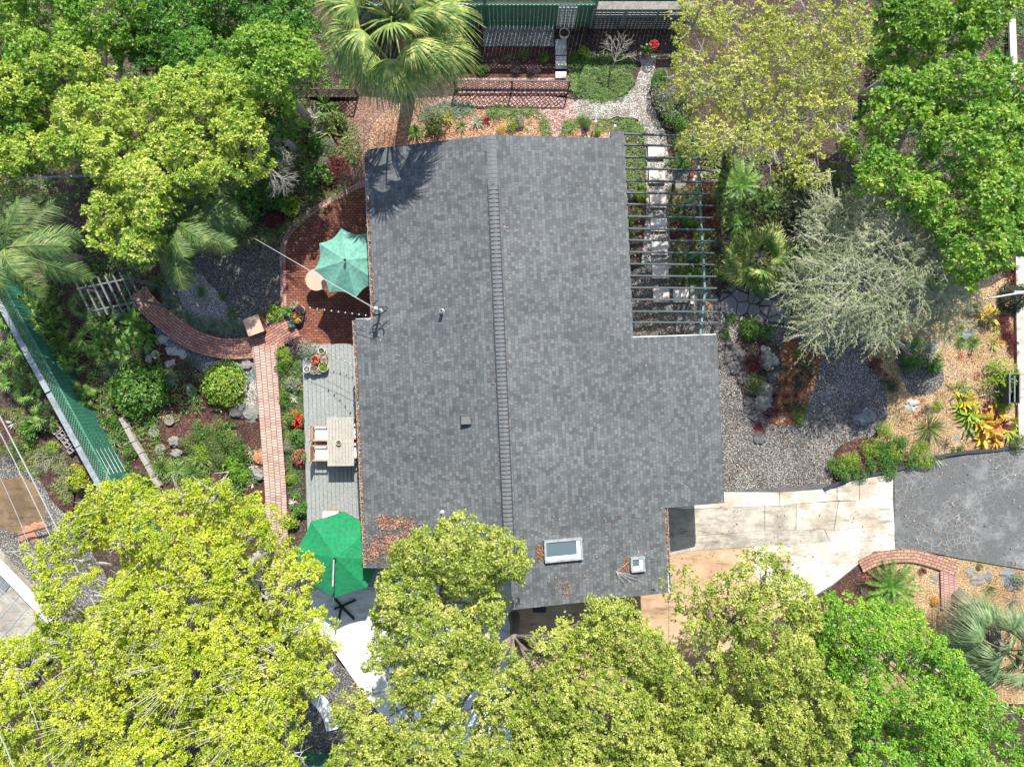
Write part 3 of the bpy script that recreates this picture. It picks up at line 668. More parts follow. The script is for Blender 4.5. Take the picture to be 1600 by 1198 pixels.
# ------------------------------------------------------------ the house
RA = W(767, 211, 3.9); RB = W(800, 950, 3.9); SL = .2
RD = (RB-RA).normalized(); RN = Vector((-RD.y, RD.x, 0))      # along the ridge to the south; to the east
if RN.x < 0: RN = -RN
ROT = math.atan2(RN.y, RN.x)
def roofst(px, py, dz=0):
    z = 3.3
    for _ in range(30):
        p = W(px, py, z)-RA; t = p.dot(RN); z = 3.9-SL*abs(t)+dz
    p = W(px, py, z)-RA; return p.dot(RD), p.dot(RN)
def RL(s, t, dz=0): return (t, -s, 3.9-SL*abs(t)+dz)      # house-local point on the roof surface
def house():
    h = thing('house', 'single storey house with a dark grey shingled gable roof and two skylights', 'house', (RA.x, RA.y, 0), ROT)
    def ob(n, mb, m, par=h, sm=False): return obj(n, mb, m, par, sm, world=False)
    q = [roofst(*p) for p in ((576, 232), (582, 496), (556, 503), (572, 887), (955, 218), (975, 205), (988, 525), (1121, 525), (1131, 785), (1038, 794), (1045, 925), (797, 953))]
    s0 = 0; tA = (q[0][1]+q[1][1])/2; tB = (q[2][1]+q[3][1])/2; s2 = (q[1][0]+q[2][0])/2; s4 = q[3][0]
    tM = q[4][1]; sn = q[5][0]; tE = (q[5][1]+q[6][1])/2; s6 = (q[6][0]+q[7][0])/2; tF = (q[7][1]+q[8][1])/2; s7 = (q[8][0]+q[9][0])/2; tD = (q[9][1]+q[10][1])/2; sS = (q[10][0]+q[11][0])/2
    print('HOUSE', dict(tA=tA, tB=tB, s2=s2, s4=s4, tM=tM, sn=sn, tE=tE, s6=s6, tF=tF, s7=s7, tD=tD, sS=sS))
    left = [(0, 0), (0, tA), (s2, tA), (s2, tB), (s4, tB), (s4, 0)]
    right = [(0, 0), (sS, 0), (sS, tD), (s7, tD), (s7, tF), (s6, tF), (s6, tE), (sn, tE), (sn, tM), (0, tM)]
    mb = MB()
    for P in (left, right):
        n = len(P); T = [RL(*p) for p in P]; B = [RL(p[0], p[1], -.14) for p in P]
        V = T+B; nx = sum(T[i][0]*T[(i+1) % n][1]-T[(i+1) % n][0]*T[i][1] for i in range(n))
        t = tuple(range(n)); b = tuple(range(n, 2*n))[::-1]
        sd = [(i, n+i, n+(i+1) % n, (i+1) % n) for i in range(n)]
        if nx < 0: t = t[::-1]; b = b[::-1]; sd = [s[::-1] for s in sd]
        sd = [s for s in sd if not all(abs(V[j][0]) < 1e-6 for j in s)]
        mb.add(V, [t, b]+sd)
    V = [RL(s4, 0), RL(sS, 0), RL(sS, 0, -.14), RL(s4, 0, -.14)]; mb.add(V, [(3, 2, 1, 0)])
    roof = ob('roof', mb, 'shingle')
    # fascia boards round the eaves
    mb = MB()
    for P in (left, right):
        for i in range(len(P)):
            a, b = P[i], P[(i+1) % len(P)]
            if abs(a[1]) < 1e-6 and abs(b[1]) < 1e-6: continue
            cx = 0 if abs(a[0]-b[0]) < 1e-6 else (1 if a[1] > 0 else -1)
            ins = .025
            A = Vector(RL(a[0], a[1]-(ins if cx > 0 else -ins if cx < 0 else 0), -.21)); B = Vector(RL(b[0], b[1]-(ins if cx > 0 else -ins if cx < 0 else 0), -.21))
            if not cx:
                sgn = -1 if a[0] > 3 else 1
                A.y += -sgn*.025; B.y += -sgn*.025
            beam(mb, A, B, .03, .14)
    ob('fascia', mb, 'trim')
    # ridge caps: plain caps at the north end, then a raised vented ridge
    mb = MB(); k = 0; s = .02
    while s < s4-.1:
        vent = s > 1.62; w = .155 if vent else .16; lift = .028 if vent else .01; ln = .142; e_ = s+ln-(.034 if vent else .012)
        for sg in (-1, 1):
            a = [RL(s, 0, lift+.01), RL(e_, 0, lift), RL(e_, sg*w, lift-.002), RL(s, sg*w, lift+.008)]
            b = [(x, y, z-lift+.004) for x, y, z in a]
            mb.add(a+b, [(0, 1, 2, 3), (7, 6, 5, 4), (0, 4, 5, 1), (1, 5, 6, 2), (2, 6, 7, 3), (3, 7, 4, 0)])
        s += ln
    ob('ridge_cap', mb, 'ridge', roof)
    mb = MB()
    for sg in (-1, 1):
        a = RL(1.62, sg*.175, .03); b = RL(s4-.1, sg*.175, .03); beam(mb, a, b, .026, .06)
    beam(mb, RL(1.62, 0, .0), RL(s4-.1, 0, .0), .12, .03)
    ob('ridge_vent', mb, 'dark_metal', roof)
    # walls below, inset from the eaves
    mb = MB(); i = .45
    foot = [(i, 0), (i, tA+i), (s2+i, tA+i), (s2+i, tB+i), (s4-i, tB+i), (s4-i, -.2), (s7-1.2, -.2), (s7-1.2, tE-i), (s7-i, tE-i), (s7-i, tF-i), (s6+i, tF-i), (s6+i, tE-i), (i, tE-i)]
    P = [(t_, -s_) for s_, t_ in foot]; n = len(P); V = []
    for k in range(n):
        V += [(P[k][0], P[k][1], 0)]
    for k in range(n): V += [(P[k][0], P[k][1], 3.9-SL*abs(P[k][0])-.14)]
    mb.add(V, [(k, (k+1) % n, n+(k+1) % n, n+k) for k in range(n)])
    wall = ob('wall', mb, 'wall')
    # gable triangles at the ridge ends
    mb = MB()
    for yy, t0, t1 in ((-i, tA+i, tE-i),):
        mb.add([(t0, yy, 2.2), (t1, yy, 2.2), (t1, yy, 3.76-SL*abs(t1)), (0, yy, 3.75), (t0, yy, 3.76-SL*abs(t0))], [(0, 1, 2, 3, 4)])
    ob('gable_wall', mb, 'wall')
    def window(c, along_y, w, hgt):
        f = MB(); g = MB(); x, y, z = c; th = .06
        sx, sy = (.05, w) if along_y else (w, .05)
        for dz in (-hgt/2, hgt/2): box(f, (x, y, z+dz), (sx if not along_y else .08, sy if along_y else .08, th))
        for dd in (-w/2, 0, w/2):
            box(f, (x+(0 if along_y else dd), y+(dd if along_y else 0), z), (.07 if along_y else th, th if along_y else .07, hgt))
        box(g, c, (.02 if along_y else w, w if along_y else .02, hgt))
        fo = ob('window', f, 'trim'); ob('pane', g, 'glass', fo)
    for s_ in (2.0, 4.2): window((tA+i-.02, -s_, 1.5), True, 1.4, 1.1)
    for s_ in (8.3, 11.8): window((tB+i-.02, -s_, 1.5), True, 1.5, 1.1)
    for s_ in (2, 5): window((tE-i+.02, -s_, 1.5), True, 1.4, 1.1)
    window((-2.2, -i+.02, 1.5), False, 1.3, 1.0); window((2.2, -i+.02, 1.5), False, 1.3, 1.0)
    d = MB(); box(d, (tB+i-.03, -10, 1.15), (.06, 1.7, 2.05)); dd = ob('door', d, 'glass')
    d = MB(); tube(d, [(tB+i-.09, -10.1, 1.0), (tB+i-.09, -10.1, 1.25)], .015, 5); ob('handle', d, 'dark_metal', dd)
    # carport posts
    for s_, t_ in ((sS-.3, .3), (sS-.3, tD-.3), (s7-.9, tD-.3)):
        p = MB(); box(p, (t_, -s_, (3.7-SL*t_)/2), (.12, .12, 3.7-SL*t_-.08)); ob('post', p, 'trim')
    # gutters
    def gutter(t, sa, sb, sg, full=True):
        z = 3.9-SL*abs(t)-.06; m = MB()
        x0 = t; xs = x0+sg*.055
        box(m, (xs, -(sa+sb)/2, z-.11), (.11, sb-sa, .012))
        box(m, (x0+sg*.112, -(sa+sb)/2, z-.055), (.012, sb-sa, .12)); box(m, (x0+sg*.003, -(sa+sb)/2, z-.06), (.01, sb-sa, .11))
        for yy in (sa+.006, sb-.006): box(m, (xs, -yy, z-.06), (.11, .012, .1))
        go = ob('gutter', m, 'metal' if full else 'dark_metal')
        st = MB(); k = sa+.4
        while k < sb: box(st, (xs, -k, z+.002), (.13, .02, .012)); k += .9
        ob('strap', st, 'galv', go)
        if full:
            l = MB(); nn = int((sb-sa)*80); yy = rng.uniform(sa+.02, sb-.02, nn)
            keep = np.array([noise.noise(Vector((0, v*1.1, t)))+.15+.25*(v > sb-2.5) for v in yy]) > 0; yy = yy[keep]; nn = len(yy)
            T = np.stack([xs+rng.uniform(-.045, .045, nn), -yy, z-.07+rng.uniform(0, .06, nn)], 1)
            rosettes(l, T, np.tile([0, 0, 1.], (nn, 1)), 3, .07, .03); lo = ob('dead_leaves', l, 'dead', go)
    gutter(tA, .05, s2-.02, -1); gutter(tB, s2, s4, -1); gutter(tD, s7+.02, sS, 1)
    gz = MB(); box(gz, ((tA+tB)/2, -(s2-.05), 3.9-SL*abs(tB)-.1), (abs(tB-tA), .03, .1)); ob('flashing', gz, 'metal')
    # skylights
    def skylight(pts, name):
        st = [roofst(x, y, .1) for x, y in pts]; sa = (st[0][0]+st[1][0])/2; sb = (st[2][0]+st[3][0])/2; ta = (st[0][1]+st[3][1])/2; tb = (st[1][1]+st[2][1])/2
        f = MB(); w = .075; hh = .16
        def bar(s1, t1, s2_, t2, hgt=.17):
            A = Vector(RL(s1, t1, .05)); B = Vector(RL(s2_, t2, .05)); beam(f, A, B, w, hgt)
        bar(sa+w/2, ta, sa+w/2, tb); bar(sb-w/2, ta, sb-w/2, tb); bar(sa+w, ta+w/2, sb-w, ta+w/2, .168); bar(sa+w, tb-w/2, sb-w, tb-w/2, .168)
        fo = ob('skylight', f, 'galv')
        g = MB(); g.add([RL(sa+w, ta+w, .10), RL(sa+w, tb-w, .10), RL(sb-w, tb-w, .10), RL(sb-w, ta+w, .10)], [(0, 3, 2, 1)]); ob('pane', g, 'glass', fo)
        g = MB(); e = .05
        g.add([RL(sb-w-.12, ta+w, .105), RL(sb-w-.12, tb-w-.02, .105), RL(sb-w, tb-w, .105), RL(sb-w, ta+w, .105)], [(0, 3, 2, 1)])
        g.add([RL(sa+w, tb-w-.12, .106), RL(sa+w, tb-w, .106), RL(sb-w, tb-w, .106), RL(sb-w-.12, tb-w-.12, .106)], [(0, 3, 2, 1)])
        ob('shaft_lining', g, 'shaft', fo)
    skylight([(850, 843), (909, 841), (911, 875), (851, 878)], 'a'); skylight([(985, 870), (1007, 870), (1008, 892), (986, 894)], 'b')
    # vents
    for px, py in ((690, 486), (690, 803)):
        s, t = roofst(px, py, .2); m = MB(); z = 3.9-SL*abs(t)
        lathe(m, (t, -s, z-.02), [(.1, 0), (.1, .03), (.06, .05), (.055, .3), (.062, .3), (.062, .33), (.045, .33), (.04, .22)], 14)
        v = ob('vent_pipe', m, 'galv'); m = MB(); lathe(m, (t, -s, z+.26), [(.042, 0), (.042, .045)], 12); ob('vent_opening', m, 'black', v)
    s, t = roofst(728, 656, .1); m = MB(); z = 3.9-SL*abs(t)
    V = [(t-.19, -s-.16, z-.05), (t+.19, -s-.16, z-.05), (t+.19, -s+.16, z-.05), (t-.19, -s+.16, z-.05), (t-.17, -s-.14, z+.16), (t+.17, -s-.14, z+.16), (t+.15, -s+.12, z+.09), (t-.15, -s+.12, z+.09)]
    m.add(V, BF); ob('roof_vent', m, 'dark_metal')
    # electric service mast and its drip loops
    s, t = roofst(590, 484, .5); m = MB(); z = 3.9-SL*abs(t)
    tube(m, [(t, -s, z-.6), (t, -s, z+.75)], .04, 10); lathe(m, (t, -s, z), [(.09, -.03), (.09, .02), (.045, .08)], 12)
    mast = ob('service_mast', m, 'galv')
    m = MB(); lathe(m, (t, -s, z+.72), [(.05, 0), (.09, .05), (.085, .13), (.03, .19)], 12); ob('weatherhead', m, 'galv', mast)
    for j in range(3):
        m = MB(); pts = []
        for u in np.linspace(0, 1, 12):
            a = u*PI*1.6+j*1.4; pts.append((t+.05+.28*math.sin(a)*(1-.1*j), -s+.05+.33*math.cos(a)*u-.1*j, z+.8-.38*math.sin(u*PI)))
        tube(m, pts, .014, 5); ob('drip_loop', m, 'black', mast)
    return h, (tA, tB, s2, s4, tE, s6, tF, s7, tD, sS)
def on_roof(px, py, dz=0):
    s, t = roofst(px, py, dz); p = RA+RD*s+RN*t; return Vector((p.x, p.y, 3.9-SL*abs(t)+dz))

# ------------------------------------------------------------ deck, pergola, fences, furniture
def deck():
    a = W(473, 540, .3); b = W(575, 537, .3); c = W(600, 900, .3); d = W(484, 918, .3)
    root = thing('wooden_deck', 'pale grey painted timber deck of long boards beside the house', 'deck', ((a.x+c.x)/2, (a.y+c.y)/2, 0))
    mb = MB(); n = 16; bw = .158
    dl = (d-a).normalized(); w = Vector((-dl.y, dl.x, 0)); w = w if w.x > 0 else -w; L_ = (d-a).length
    for i in range(22):
        o = a+w*(i*bw+bw/2); 
        sh = 0.01+random.uniform(0, .004)
        beam(mb, (o.x, o.y, .28+sh), tuple(o+dl*L_+Vector((0, 0, -.3+.28+sh))), bw-.012, .035)
    obj('boards', mb, 'deck', root)
    mb = MB(); beam(mb, (a.x-.02, a.y, .15), (d.x-.02, d.y, .15), .04, .24)
    e = d+w*22*bw; f = a+w*22*bw
    beam(mb, (a.x, a.y+.02, .15), (f.x, f.y+.02, .15), .04, .238); beam(mb, (d.x, d.y-.02, .15), (e.x, e.y-.02, .15), .04, .238)
    mb.add([(a.x, a.y, .24), (d.x, d.y, .24), (e.x, e.y, .24), (f.x, f.y, .24)], [(0, 1, 2, 3)])
    obj('skirt', mb, 'deck_skirt', root)
def pergola():
    A = W(977, 209, 2.9)
    root = thing('pergola', 'dark slatted pergola of slender parallel rafters leaning on the house eave', 'pergola', (A.x, A.y, 0))
    ys = [209, 226, 245, 263, 282, 301, 319, 338, 357, 375, 393.6, 412, 430.5, 449, 467.6, 486, 503]
    for i, y in enumerate(ys):
        p = W(975+12*(y-209)/294, y+.3, 2.92); xr = [1082, 1104, 1111][min(i, 2)]+10*(y-245)/258*(i > 1)
        yr = y+4-3.2*(y-209)/294
        q = W(xr, yr, 2.42); mb = MB(); beam(mb, p, q, .048, .12); obj('rafter', mb, 'pergola', root)
    mb = MB(); pts = [W(1085, 205, 2.3), W(1091, 260, 2.3), W(1098, 400, 2.3), W(1101, 455, 2.3), W(1093, 528, 2.3)]
    for a, b in zip(pts[:-1], pts[1:]): beam(mb, a, b, .07, .12)
    obj('beam', mb, 'pergola_beam', root)
    a = W(972, 206, 2.95); b = W(986, 525, 2.95); mb = MB(); beam(mb, a+Vector((.06, 0, -.1)), b+Vector((.06, 0, -.1)), .05, .16); obj('ledger', mb, 'pergola', root)
    for x, y in ((1086, 215), (1093, 300), (1098, 390), (1101, 450), (1095, 515)):
        p = W(x, y, 2.24); mb = MB(); box(mb, (p.x, p.y, 1.12), (.09, .09, 2.24)); obj('post', mb, 'pergola_beam', root)
    mb = MB(); beam(mb, W(1010, 227, 2.75), W(1010, 260, 2.75), .05, .06); obj('brace', mb, 'pergola', root)
def lattice(mb, a, b, z0, z1, step=.13, w=.03, th=.012, square=False):
    "diagonal or square lattice between heights z0, z1 on the line a to b, strips clipped to the panel"
    a = Vector((a.x, a.y, 0)); b = Vector((b.x, b.y, 0)); L_ = (b-a).length; d = (b-a)/L_; h = z1-z0; n = Vector((-d.y, d.x, 0))
    if square:
        k = 0
        while k*step <= L_: p = a+d*k*step; beam(mb, p+Vector((0, 0, z0)), p+Vector((0, 0, z1)), w, th); k += 1
        k = 0
        while k*step <= h: beam(mb, a+n*th+Vector((0, 0, z0+k*step)), b+n*th+Vector((0, 0, z0+k*step)), th, w); k += 1
        return
    for sg in (0, 1):
        u = -h
        while u < L_:
            x0, x1 = max(u, 0), min(u+h, L_)
            if x1-x0 > .02:
                za, zb = z0+(x0-u), z0+(x1-u)
                if sg: za, zb = z0+z1-za, z0+z1-zb
                p = a+d*x0+n*th*sg; q = a+d*x1+n*th*sg
                beam(mb, (p.x, p.y, za), (q.x, q.y, zb), w, th) if False else None
                dd = (Vector((q.x, q.y, zb))-Vector((p.x, p.y, za))).normalized(); s = dd.cross(n).normalized()*w/2; nn = n*th/2
                P = Vector((p.x, p.y, za)); Q = Vector((q.x, q.y, zb)); V = [P-s-nn, P+s-nn, P+s+nn, P-s+nn, Q-s-nn, Q+s-nn, Q+s+nn, Q-s+nn]
                mb.add([tuple(v) for v in V], [(0, 1, 2, 3), (7, 6, 5, 4), (0, 4, 5, 1), (1, 5, 6, 2), (2, 6, 7, 3), (3, 7, 4, 0)])
            u += step*1.5
def fence(name, label, pts, hb, ht, mat='fence', lat='lattice', cap='cap', capw=.2, cat='fence'):
    P = [W(x, y, 0) for x, y in pts]
    root = thing(name, label, cat, (P[0].x, P[0].y, 0))
    for a, b in zip(P[:-1], P[1:]):
        L_ = (b-a).length; d = (b-a)/L_; n = Vector((-d.y, d.x, 0)); k = int(L_/.15); mb = MB(); bw = L_/k
        for i in range(k):
            p = a+d*(i+.5)*bw; z1 = hb+random.uniform(-.006, .006)
            box(mb, (p.x+n.x*random.uniform(0, .006), p.y+n.y*.003, z1/2), (bw-.014, .022, z1), math.atan2(d.y, d.x))
        for z in (.3, hb-.15): beam(mb, a-n*.04+Vector((0, 0, z)), b-n*.04+Vector((0, 0, z)), .04, .08)
        obj('board_panel', mb, mat, root)
        if ht > hb:
            mb = MB(); lattice(mb, a, b, hb+.03, ht-.03, .1); beam(mb, a+Vector((0, 0, hb+.02)), b+Vector((0, 0, hb+.02)), .06, .05)
            obj('lattice_panel', mb, lat, root)
        m = max(1, int(L_/2.2))
        for i in range(m+1):
            p = a+d*L_*i/m-n*.07; mb = MB(); box(mb, (p.x, p.y, ht/2), (.09, .09, ht), math.atan2(d.y, d.x)); obj('post', mb, mat, root)
        mb = MB(); c = (a+b)/2-n*.05
        for i in range(m):
            u, v = a+d*L_*i/m-n*.06, a+d*L_*(i+.985)/m-n*.06
            beam(mb, u+Vector((0, 0, ht+.02)), v+Vector((0, 0, ht+.02)), capw, .03)
        obj('cap_rail', mb, cap, root)
    return root
def trellis(name, label, a, b, z0, z1, mat, nx, nz, w=.022, cat='trellis'):
    "flat grid of bars standing on the line a-b"
    mb = MB(); a = Vector(a); b = Vector(b)
    for i in range(nx+1):
        p = a.lerp(b, i/nx); beam(mb, (p.x, p.y, z0), (p.x, p.y, z1), w, w)
    d = (b-a).normalized(); n = Vector((-d.y, d.x, 0))*w
    for j in range(nz+1):
        z = z0+(z1-z0)*j/nz; beam(mb, (a.x+n.x, a.y+n.y, z), (b.x+n.x, b.y+n.y, z), w, w)
    return single(name, mb, mat, label, cat)
def umbrella(px, py, z, R, mats, label, rot, scal=.06, pole=True, h=.45, base=.3, vent=.36):
    c = W(px, py, z+h); root = thing('patio_umbrella', label, 'umbrella', (c.x, c.y, base))
    n = 8; V = [(c.x, c.y, z+h)]; rings = [.3, .55, .8, 1.0]; sub = 6
    mb = MB(); N = n*sub
    for r in rings:
        for i in range(N):
            a = rot+2*PI*i/N; f = (i % sub)/sub; sag = 4*f*(1-f)
            ap = math.cos(PI/n)/math.cos(((f-.5)*2*PI/n)) if True else 1
            rr = R*r*(ap*(1-scal*sag*r)); zz = z+h*(1-r)*(1-.12*r)-.05*sag*r*r
            V.append((c.x+rr*math.cos(a), c.y+rr*math.sin(a), zz))
    Fs = [(0, 1+i, 1+(i+1) % N) for i in range(N)]
    for k in range(len(rings)-1):
        for i in range(N): Fs.append((1+k*N+i, 1+(k+1)*N+i, 1+(k+1)*N+(i+1) % N, 1+k*N+(i+1) % N))
    m = len(V); V2 = V[1+3*N:]; V += [(x, y, zz-.1) for x, y, zz in V2]
    for i in range(N): Fs.append((1+3*N+i, m+i, m+(i+1) % N, 1+3*N+(i+1) % N))
    mb.add(V, Fs); can = obj('canopy', mb, mats[0], root)
    mb = MB(); V = [(c.x, c.y, z+h+.13)]
    for r, zz in ((.6, .05), (1, .0)):
        for i in range(N):
            a = rot+2*PI*i/N; f = (i % sub)/sub; sag = 4*f*(1-f); rr = vent*r*(1-.12*sag*r); V.append((c.x+rr*math.cos(a), c.y+rr*math.sin(a), z+h*(1-vent/R*r)+zz+.075-.05*sag))
    Fs = [(0, 1+i, 1+(i+1) % N) for i in range(N)]+[(1+i, 1+N+i, 1+N+(i+1) % N, 1+(i+1) % N) for i in range(N)]
    mb.add(V, Fs); v = obj('vent_flap', mb, mats[1], can)
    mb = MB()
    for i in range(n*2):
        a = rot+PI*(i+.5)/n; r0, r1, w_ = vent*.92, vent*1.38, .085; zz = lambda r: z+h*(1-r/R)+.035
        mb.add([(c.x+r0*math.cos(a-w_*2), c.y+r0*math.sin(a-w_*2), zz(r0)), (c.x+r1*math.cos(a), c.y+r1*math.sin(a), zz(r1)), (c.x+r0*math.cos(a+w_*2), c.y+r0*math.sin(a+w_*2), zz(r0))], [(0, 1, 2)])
    obj('vent_shadow', mb, 'fence_dk', can)  # dark triangles on the canopy paint the shade of the vent openings
    mb = MB(); lathe(mb, (c.x, c.y, z+h+.08), [(.04, 0), (.05, .04), (.02, .09)], 10); obj('finial', mb, 'black', root)
    for i in range(n):
        a = rot+2*PI*i/n; mb = MB(); tube(mb, [(c.x, c.y, z+h-.06), (c.x+R*math.cos(a), c.y+R*math.sin(a), z-.03)], .012, 4); obj('rib', mb, 'dark_metal', root)
    if pole:
        mb = MB(); tube(mb, [(c.x, c.y, base), (c.x, c.y, z+h)], .022, 8); obj('pole', mb, 'teak', root)
        mb = MB(); lathe(mb, (c.x, c.y, base), [(.25, 0), (.24, .05), (.05, .08), (.03, .3)], 20); obj('base', mb, 'dark_metal', root)
    return root, c
def chair(px, py, z0, rz, label, group=None):
    p = W(px, py, z0+.45); r = thing('dining_chair', label, 'chair', (p.x, p.y, z0), rz, group)
    def o(n, mb, m, par=r): return obj(n, mb, m, par, world=False)
    mb = MB(); box(mb, (0, 0, .4), (.54, .56, .04)); o('seat', mb, 'teak')
    mb = MB(); box(mb, (.03, 0, .46), (.48, .5, .08)); o('cushion', mb, 'cushion')
    for sy in (-1, 1):
        mb = MB(); box(mb, (.24, .27*sy, .31), (.045, .045, .62)); o('leg', mb, 'teak')
        mb = MB(); beam(mb, (-.25, .27*sy, 0), (-.31, .27*sy, .88), .045, .045); o('leg', mb, 'teak')
        mb = MB(); box(mb, (-.03, .27*sy, .635), (.6, .06, .03)); o('armrest', mb, 'teak')
    mb = MB(); beam(mb, (-.31, -.27, .88), (-.31, .27, .88), .05, .08); beam(mb, (-.28, -.27, .5), (-.28, .27, .5), .03, .05)
    for k in range(7): beam(mb, (-.28, -.2+.066*k, .5), (-.31, -.2+.066*k, .86), .035, .015)
    o('backrest', mb, 'teak')
def table():
    a, b, c, d = W(510.5, 652, 1.07), W(552, 652, 1.07), W(554, 727, 1.07), W(511.5, 728, 1.07)
    ctr = (a+b+c+d)/4; rz = 0.0; w = (b-a).length; l = (d-a).length
    r = thing('dining_table', 'weathered grey plank table with white cushioned chairs on the deck', 'table', (ctr.x, ctr.y, .3), .012)
    def o(n, mb, m='grey_wood'): return obj(n, mb, m, r, world=False)
    mb = MB(); k = 7; bw = (w-.16)/k
    for i in range(k):
        x = -w/2+.08+bw*(i+.5)
        for s_ in (-1, 1): box(mb, (x, s_*(l/4-.02), .75), (bw-.012, l/2-.1, .035))
    for s_ in (-1, 0, 1): box(mb, (0, s_*(l/2-.04 if s_ else 0), .752), (w, .08, .04))
    for s_ in (-1, 1): box(mb, (s_*(w/2-.04), 0, .749), (.08, l-.17, .04))
    o('tabletop', mb)
    for sx in (-1, 1):
        for sy in (-1, 1): mb = MB(); box(mb, (sx*(w/2-.08), sy*(l/2-.1), .365), (.08, .08, .73)); o('leg', mb)
    mb = MB(); box(mb, (0, 0, .69), (w-.2, l-.25, .05)); o('apron', mb)
    g = 'white cushioned teak armchairs round the deck table'
    chair(502, 676, .3, 0, 'teak armchair with white cushion on the path side of the table, nearer the potted plants', g)
    chair(502, 707, .3, 0, 'teak armchair with white cushion on the path side of the table, nearer the green umbrella', g)
    chair(549.5, 673, .3, PI, 'teak armchair with white cushion on the house side of the table, nearer the potted plants', g)
    chair(550.5, 703, .3, PI, 'teak armchair with white cushion on the house side of the table, nearer the green umbrella', g)
    p = W(529, 692, 1.09); pot('pot', 529, 691.5, 1.07, .1, .09, 'pot_cream', 'small succulent in a cream bowl on the middle of the grey table', 'rosette', 'b_grey', .11)
def pot(nm, px, py, z, r, h, mat, label, kind=None, pmat=None, pr=.2, hs=1.0, name='potted_plant', cat='potted plant', group=None, soil='soil'):
    p = W(px, py, z+h); root = thing(name, label, cat, (p.x, p.y, z), 0, group)
    mb = MB(); lathe(mb, (0, 0, 0), [(r*.7, 0), (r*.95, h*.6), (r, h), (r*.86, h), (r*.84, h*.8)], 18); obj('pot', mb, mat, root, world=False)
    mb = MB(); lathe(mb, (0, 0, h*.8), [(r*.85, 0), (r*.5, .015)], 14); obj('soil', mb, soil, root, world=False)
    if kind:
        CNT[0] += 1; f = bpy.data.objects.new('plant', proto(kind, pmat, CNT[0])); C.objects.link(f); f.parent = root; f.location = (0, 0, h*.82); f.scale = (pr, pr, pr*hs); f.rotation_euler = (0, 0, random.random()*6)
    return root
def wire(label, a, b, r=.014, sag=.06, name='overhead_cable', mat='wire'):
    a = Vector(a); b = Vector(b); P = []
    for u in np.linspace(0, 1, 16): p = a.lerp(b, u); p.z -= sag*4*u*(1-u); P.append(p)
    mb = MB(); tube(mb, P, r, 5); return single(name, mb, mat, label, 'cable')
